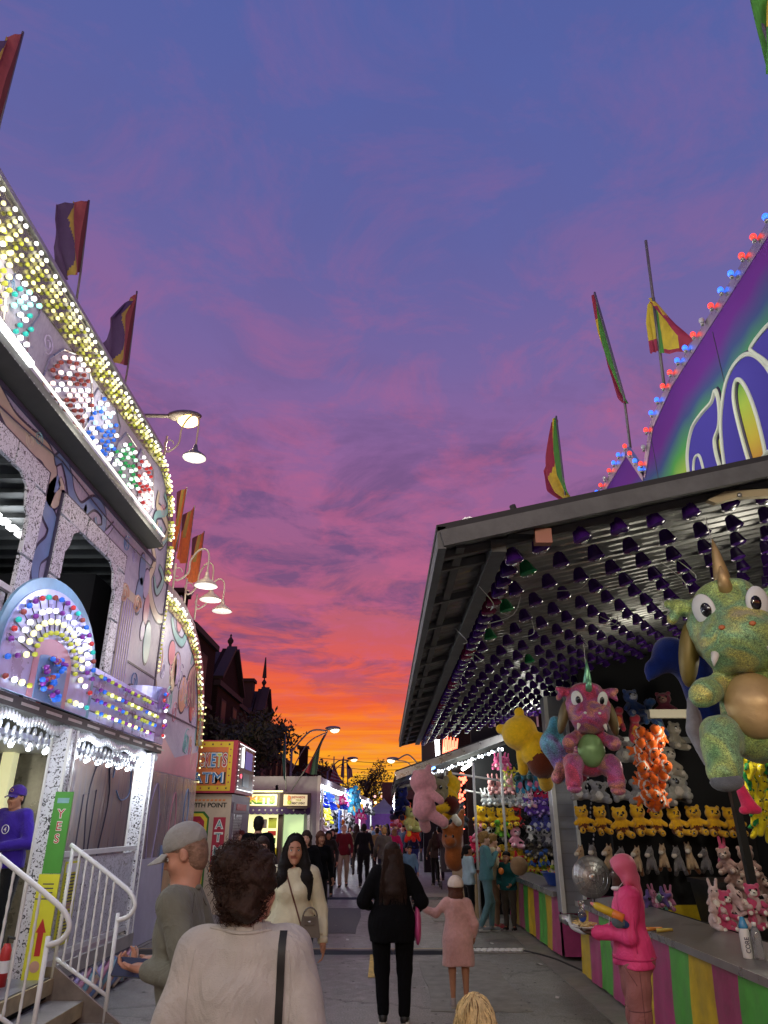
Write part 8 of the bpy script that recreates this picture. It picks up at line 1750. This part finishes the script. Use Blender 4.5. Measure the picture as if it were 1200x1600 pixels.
# 7. woman in pink ------------------------------------------------------------------------------------
PJ=mat("pink_jacket",lin((226,62,128)),.6,var=.06,bump=.35,bs=90); PT=mat("dusty_pink_trousers",lin((160,106,104)),.95,bump=.4,bs=150)
p7,M7,s7=person('woman in bright pink jacket, pink headscarf and dusty pink trousers holding a plate of fries',(1.88,6.2,0),PI/2-.15,1.505,res=.010,skin=SK_D,hair='none',topmat=PJ,botmat=PT,topkind='shirt',female=True,build_=1.30,torso_w=.96,hem=.88,headyaw=-.05,headpitch=.02,arms=dict(er=(.27,.0,1.13),wr=(.14,.22,1.10),el=(-.22,.05,1.12),wl=(-.06,.30,1.12)),hand_n={1:(0,.1,1),-1:(0,.1,1),('dir',1):(-.2,1,0),('dir',-1):(.0,1,.05),('side',1):-1,('side',-1):1},hand_curl=(.35,.5),seed=12,amp=.009)
b=MB(); b.tube([Vector((.0,.15+.012*math.sin(k*.6),.87+.037*k)) for k in range(10)],.003,M_steel,4); put('jacket_zip',b.mesh('jacket_zip'),p7,False)
M_pseam=mat("pink_seam",lin((186,36,98)),.7); ring_on(p7,'hem_band',.835,.007,M_pseam); ring_on(p7,'collar',1.335,.011,PJ,w=.14)
for dv in ((0,1,0),(0,-1,0)):
    seam_on(p7,'raglan_seam',[(.06+.012*i,0,1.33-.028*i) for i in range(9)],.0022,M_pseam,dirv=dv); seam_on(p7,'raglan_seam',[(-.06-.012*i,0,1.33-.028*i) for i in range(9)],.0022,M_pseam,dirv=dv)
seam_on(p7,'side_seam',[(0,0,1.12-.03*i) for i in range(9)],.0022,M_pseam,dirv=(-1,0,0)); seam_on(p7,'side_seam',[(0,0,1.12-.03*i) for i in range(9)],.0022,M_pseam,dirv=(1,0,0))
M_tseam=mat("trouser_seam",lin((112,66,68)),.8); 
for dv in ((1,0,0),(-1,0,0)): seam_on(p7,'trouser_seam',[(0,.0,.81-.05*i) for i in range(14)],.0025,M_tseam,src='trousers',dirv=dv)
for k in (1,-1): seam_on(p7,'pocket',[(k*1,.10-.012*i,.80-.02*i) for i in range(7)],.0028,M_tseam,src='trousers',dirv=(-k,0,0))
ring_on(p7,'knee_fold',.52,.004,M_tseam,src='trousers',tilt=.01)
SC=mat("scarf_rose",lin((214,96,132)),.55,bump=.3,bs=60,sheen=.3)
Q=[E((0,-.018,.045),(.094,.104,.097),0,.02),E((0,-.035,-.02),(.102,.070,.085),0,.03),C((0,-.075,-.04),(.0,-.10,-.22),.06,.035,0,.03),C((0,-.09,-.15),(.01,-.125,-.33),.05,.012,0,.03),E((0,.095,-.02),(.066,.085,.10),0,.012,op='-')]
put('headscarf',blob('headscarf',xf(Q,M7),.008,[SC],cloth_disp(.006,7,(34,52)),.012),p7,False)
Q=[E((0,.046,-.108),(.047,.046,.020),0,.02),C((.045,.04,-.1),(.075,-.005,-.05),.006,.004,0,.01),C((-.045,.04,-.1),(-.075,-.005,-.05),.006,.004,0,.01)]
put('face_mask',blob('face_mask',xf(Q,M7),.007,[mat("mask_white",(.7,.7,.72),.8)]),p7,False)
pl=Matrix.Translation(p7.location)@Matrix.Rotation(PI/2-.15,4,'Z')@Matrix.Scale(s7,4)
t=thing('plate_of_fries','white paper plate heaped with fries held by the woman in pink','food plate',tuple(pl@Vector((.03,.36,1.14)))); R0=Matrix.Identity(3); rg=random.Random(2)
b=MB(); b.lathe([(.0,0),(.075,0),(.12,.018),(.122,.022),(.078,.006),(0,.006)],mat("paper_plate",(.7,.69,.66),.7),n=22); put('plate',b.mesh('plate',True),t,False); b=MB(); Mf=mat("fries",(.68,.5,.22),.6,var=.2)
for i in range(60):
    p=Vector((rg.gauss(0,.032),rg.gauss(0,.032),.012+rg.random()*.03)); d=Vector((rg.uniform(-1,1),rg.uniform(-1,1),rg.uniform(-.2,.4))).normalized()*.022; b.bar(p-d,p+d,.007,.007,Mf)
put('fries',b.mesh('fries'),t,False)
t=thing('inflated_crayon','yellow and orange toy crayon tucked under the arm of the woman in pink','toy',(0,0,0)); a_=onY(925,1412,6.05); c_=onY(972,1434,5.95); b=MB(); d=(c_-a_)
b.tube([a_-d*.02,a_+d*.12,a_+d*.14,a_+d*.7],[.006,.024,.028,.030],M_skin[0],10); b.tube([a_+d*.7,a_+d*1.05],[.031,.030],mat("toy_orange",(.75,.2,.03),.4),10); b.build('barrel',t,smooth=True); b=MB(); b.tube([a_-d*.06,a_+d*.13],[.007,.021],mat("toy_pink",(.75,.25,.25),.4),10); b.build('tip',t,smooth=True)
t=thing('snack_bag','small clear bag holding something blue in the raised hand of the woman in pink','bag',tuple(pl@Vector((-.08,.40,1.26)))); put('wrapper',blob('wrapper',[E((0,0,0),(.032,.035,.045),0,.02),C((0,0,.03),(.0,0,.075),.012,.024,0,.01)],.008,[mat("clear_film",(.75,.78,.82),.1,trans=.92)],cloth_disp(.006,3,(60,80)),.01),t,False); put('blue_treat',blob('blue_treat',[E((0,.0,-.02),(.03,.034,.035),0,.01)],.008,[mat("treat_blue",(.02,.07,.35),.4)]),t,False)
t=thing('grey_plush','small grey plush toy squeezed in the elbow of the woman in pink','plush toy',tuple(onY(966,1440,5.98))); put('body',blob('body',[E((0,0,0),(.05,.04,.045),0,.02),E((.05,0,-.02),(.03,.03,.025),1,.02)],.009,[fabric((90,100,108)),fabric((40,60,110))]),t,False)
# 8. fair worker on the deck ------------------------------------------------------------------------
PU=mat("purple_fleece",lin((58,34,148)),.9,bump=.3,bs=200,sheen=.2)
p8,M8,s8=person('fair worker in a purple shirt and purple cap standing on the fun house deck',(-4.02,8.32,.5),PI-.25,1.62,res=.013,skin=SK_M,hair='short',hairc=('hair_black',(20,16,16)),topmat=PU,topkind='collar',bottom=(22,22,28),build_=1.22,torso_w=1.15,headyaw=.1,arms=dict(er=(.29,.0,1.12),wr=(.08,.22,1.10),el=(-.29,.02,1.12),wl=(-.05,.24,1.08)),hand_n={1:(-1,0,.3),-1:(1,0,.3)},hand_curl=(1.0,1.0),seed=15)
cap_on(p8,M8,s8,(66,40,130)); b=MB(); b.tube([(-.055+.045*math.cos(a),.152,1.255+.045*math.sin(a)) for a in [2*PI*i/18 for i in range(19)]],.004,M_sw,5); text(b,"4",(-.055,.156,1.255),(-1,0,0),(0,0,1),.06,M_sw,bold=.02,h=.05); put('chest_emblem',xm(b,Matrix.Scale(s8,4)).mesh('chest_emblem'),p8,False)
b=MB(); b.tube([M8@Vector((.018*math.cos(a),.098,.085+.016*math.sin(a))) for a in [2*PI*i/12 for i in range(13)]],.003,mat("emblem_gold",(.6,.35,.15),.5),4); put('cap_emblem',b.mesh('cap_emblem'),p8,False)
# 9. children at the second stall -----------------------------------------------------------------
g9='children at the striped stall counter'
a9,_,_=person('girl in a pale blue hoodie with dark hair watching the stall, arms folded',(1.62,15.2,0),-PI/2+.35,1.36,res=.017,skin=SK_M,hair='pony',hairc=('hair_black',(20,16,16)),top=(168,196,210),topkind='hoodie',bottom=(16,16,20),botkind='leggings',build_=1.15,head_s=1.12,arms=dict(er=(.23,.02,1.14),wr=(-.06,.18,1.10),el=(-.23,.02,1.14),wl=(.06,.19,1.14)),hand_curl=(.9,.9),group=g9)
b9,_,_=person('boy in a teal tracksuit with sandy hair, hand raised to his mouth',(1.86,14.4,0),-PI/2+.1,1.60,res=.016,skin=SK_P,hair='tousled',hairc=('hair_sandy',(150,118,72)),top=(84,132,140),topkind='shirt',bottom=(92,128,136),shoe=(110,116,122),sole=(180,180,178),build_=1.05,headpitch=.12,arms=dict(er=(.2,.06,1.14),wr=(.08,.22,1.36),el=(-.22,.06,1.14),wl=(-.05,.22,1.34)),legs=dict(ar=(.09,-.16,.11),kr=(.1,.0,.48),al=(-.09,.08,.085),kl=(-.1,.1,.48)),hand_curl=(1.0,1.0),hand_n={1:(-1,0,0),-1:(1,0,0)},group=g9,seed=5)
c9,_,_=person('blond boy in a cream top half hidden behind the teal tracksuit boy',(2.06,14.85,0),-PI/2,1.56,res=.017,skin=SK_P,hair='tousled',hairc=('hair_sandy',(150,118,72)),top=(206,196,164),bottom=(140,118,96),shoe=(160,60,70),arms=dict(er=(.2,.06,1.14),wr=(.1,.26,1.02),el=(-.22,.06,1.14),wl=(-.1,.26,1.05)),hand_curl=(.9,.9),group=g9,seed=7)
d9,_,_=person('small dark-haired boy in a dark teal jacket looking back at the counter corner',(2.28,14.6,0),PI-.5,1.26,res=.016,skin=SK_T,hair='short',hairc=('hair_black',(20,16,16)),top=(22,78,80),topkind='hoodie',bottom=(70,62,54),build_=1.2,head_s=1.2,arms=dict(er=(.25,.0,1.13),wr=(.2,.14,.98),el=(-.24,.0,1.13),wl=(-.15,.18,1.0)),group=g9,seed=9)
t=thing('orange_toy','small orange toy held by the dark-haired boy in teal','toy',tuple(onY(783,1361,14.3))); put('body',blob('body',[E((0,0,0),(.05,.05,.06),0,.02)],.015,[mat("toy_orange",(.75,.2,.03),.4)]),t,False)
# 10. people by the ticket stand and behind the woman in cream --------------------------------------
person('dark-haired man in a black jacket standing at the lit ticket stand window',(-2.10,12.9,0),.05,1.86,res=.017,skin=SK_L,hair='short',hairc=('hair_black',(20,16,16)),topmat=BLK,topkind='collar',bottom=(18,18,22),build_=1.25,face=False,seed=11)
person('red-haired woman at the left of the ticket stand queue, by the grey shutter',(-3.35,18.2,0),PI-.5,1.60,res=.018,skin=SK_L,hair='bob',hairc=('hair_red',(86,34,22)),top=(60,50,48),female=True,seed=12)
person('woman with brown hair and headband glancing down between the queue and the cream sweater',(-1.58,10.1,0),PI+.3,1.60,res=.016,skin=SK_L,hair='bob',hairc=('hair_dark_brown',(44,30,26)),top=(60,44,44),female=True,headpitch=-.15,seed=13)
person('child with chestnut hair partly hidden by the curly-haired woman',(-1.40,8.3,0),.3,1.57,res=.016,skin=SK_L,hair='bun',hairc=('hair_auburn',(84,50,38)),top=(140,88,62),female=True,face=False,seed=14)
person('smiling brown-haired woman in black just right of the cream sweater',(-1.30,13.0,0),PI,1.64,res=.016,skin=SK_L,hair='bob',hairc=('hair_dark_brown',(44,30,26)),topmat=BLK,bottom=(18,18,22),female=True,legs=walk(),arms=arms_swing(),seed=15)
person('woman in black behind the smiling brown-haired woman, looking aside',(-1.18,14.4,0),PI+.5,1.62,res=.018,skin=SK_T,hair='bob',hairc=('hair_auburn',(84,50,38)),topmat=BLK,bottom=(22,18,18),female=True,seed=16)
# 11. the walkers further down the street -----------------------------------------------------------
W11=[('bald man in a maroon sweater, dark coat and beige trousers walking toward us',(-1.24,24.0),PI,1.72,SK_L,'buzz',('stubble_pale',(160,120,100)),(92,18,28),'shirt',(150,136,116)),
('man all in black with black hair walking away down the middle of the street',(-.62,24.0),0,1.74,SK_D,'short',('hair_black',(20,16,16)),(12,12,16),'shirt',(10,10,16)),
('sandy-haired man in a grey jacket walking away right of the man in black',(-.0,22.3),0.1,1.66,SK_L,'short',('hair_sandy',(150,118,72)),(78,74,70),'collar',(30,34,52)),
('dark-dressed woman standing with folded hands left of the man in maroon',(-1.66,25.0),PI,1.60,SK_L,'bob',('hair_dark_brown',(44,30,26)),(24,22,24),'shirt',(18,18,22)),
('person in a magenta top among the crowd right of the grey jacket',(.36,27),.2,1.60,SK_L,'bob',('hair_blond2',(140,110,80)),(190,40,100),'shirt',(40,44,60)),
('person in a tan coat half hidden between the black and grey walkers',(-.24,27),0,1.62,SK_L,'short',('hair_dark_brown',(44,30,26)),(128,112,78),'shirt',(40,40,44)),
('man in a navy jacket and blue jeans under the pink plush',(1.10,29),.1,1.74,SK_L,'short',('hair_dark_brown',(44,30,26)),(24,28,52),'shirt',(44,62,128)),
('long-haired woman in black leggings standing right of the pink plush shadow',(1.62,24.5),.2,1.52,SK_L,'long',('hair_dark_brown',(64,42,30)),(60,50,46),'shirt',(14,14,16)),
('thin person in a grey sweater beside the stroller',(1.88,26.5),.3,1.66,SK_L,'short',('hair_black',(20,16,16)),(90,84,84),'shirt',(30,30,40)),
('child in blue behind the shoulder of the woman in black',(.62,19),PI,1.25,SK_T,'short',('hair_dark_brown',(44,30,26)),(92,120,150),'shirt',(60,60,70)),
('dark figure with a striped bag beside the two women in black',(-1.46,20.5),PI,1.58,SK_M,'bob',('hair_black',(20,16,16)),(30,22,20),'shirt',(20,18,20))]
for i,(lb,(x,y),yw,H,sk,hr,hc,tp_,tk_,bt_) in enumerate(W11):
    person(lb,(x,y,0),yw,H,res=.021,skin=sk,hair=hr,hairc=hc,top=tp_,topkind=tk_,bottom=bt_,legs=walk(.18,-.16) if i not in(3,7,8) else None,arms=arms_swing(.12) if i not in (3,) else dict(er=(.22,.02,1.13),wr=(.04,.18,.98),el=(-.22,.02,1.13),wl=(-.04,.18,.98)),female=hr in('bob','long'),face=True,seed=20+i,build_=1.08,amp=.008)
# far crowd, each a figure of its own; a few bodies repeated with their own colours of clothing by place
g12='small walkers at the far end of the street'
src=[]
cols=[((30,26,36),(20,20,26)),((120,110,110),(40,40,60)),((70,20,40),(24,24,30)),((60,70,90),(30,30,40)),((150,140,120),(60,56,50)),((100,60,90),(20,20,30))]
spots=[(-1.9,31),(-1.5,34),(-.95,36),(-.3,33),(.15,38),(.55,34),(.95,40),(-.7,44),(.0,46),(1.35,36),(-1.3,48),(.5,50),(-1.75,40),(1.0,47),(-.2,41),(.75,30.5),(-1.05,29.5),(1.5,43)]
hd=['light grey','dark plum','blue','pale','brown','lilac']
for i,(x,y) in enumerate(spots):
    k=i%6
    if i<6:
        q,_,_=person('x',(x,y,0),[0,PI,.2,PI-.3,0,PI+.2][k],1.62+.03*k,res=.028,skin=[SK_L,SK_M,SK_T][k%3],hair=['short','bob','bun','short','long','bob'][k],hairc=[('hair_black',(20,16,16)),('hair_dark_brown',(44,30,26)),('hair_sandy',(150,118,72))][k%3],top=cols[k][0],bottom=cols[k][1],legs=walk(.15,-.15),face=False,seed=60+k,amp=.006); src.append(q)
    else:
        q=copy_tree(src[k]); q.location=(x,y,0); q.rotation_euler[2]+=.25*((i*7)%5-2)
    q['group']=g12; q['label']='small figure in '+['black','grey','maroon','slate blue','beige','mauve'][k]+' clothes in the crowd at the far end of the street'
# stroller
t=thing('stroller','dark folding stroller with small wheels standing under the hanging plush prizes','stroller',(1.9,23.5,0)); b=MB(); Md=mat("stroller_cloth",(.03,.025,.03),.8,var=.3)
for z0,z1,x0,x1 in ((.5,.9,-.2,.2),): b.prism([(1.9-.2,23.3,.45),(1.9-.2,23.7,.45),(1.9-.2,23.8,1.0),(1.9-.2,23.5,1.05),(1.9-.2,23.35,.75)],(.4,0,0),Md)
b.build('seat',t); b=MB(); 
for x in (1.68,2.12): b.tube([(x,23.2,.1),(x,23.6,.55),(x,24.0,1.05)],.015,M_alu,6); b.tube([(x,23.9,.1),(x,23.5,.6)],.015,M_alu,6)
b.tube([(1.68,24.0,1.05),(2.12,24.0,1.05)],.018,M_black,6); b.build('frame',t,smooth=True)
for x in (1.68,2.12):
    for y in (23.2,23.9): b=MB(); b.tube([(x+.1*0,y+.1*math.cos(a),.11+.1*math.sin(a)) for a in [2*PI*k/14 for k in range(15)]],.018,M_black,6); b.build('wheel',t,smooth=True)
t=thing('red_bag','small red bag on the ground beside the stroller','bag',(2.0,22.9,0)); put('body',blob('body',[E((0,0,.16),(.14,.1,.16),0,.03),B((0,0,-.05),(.4,.4,.05),0,0,.01,op='-')],.025,[mat("bag_red",(.4,.02,.02),.6)]),t,False)
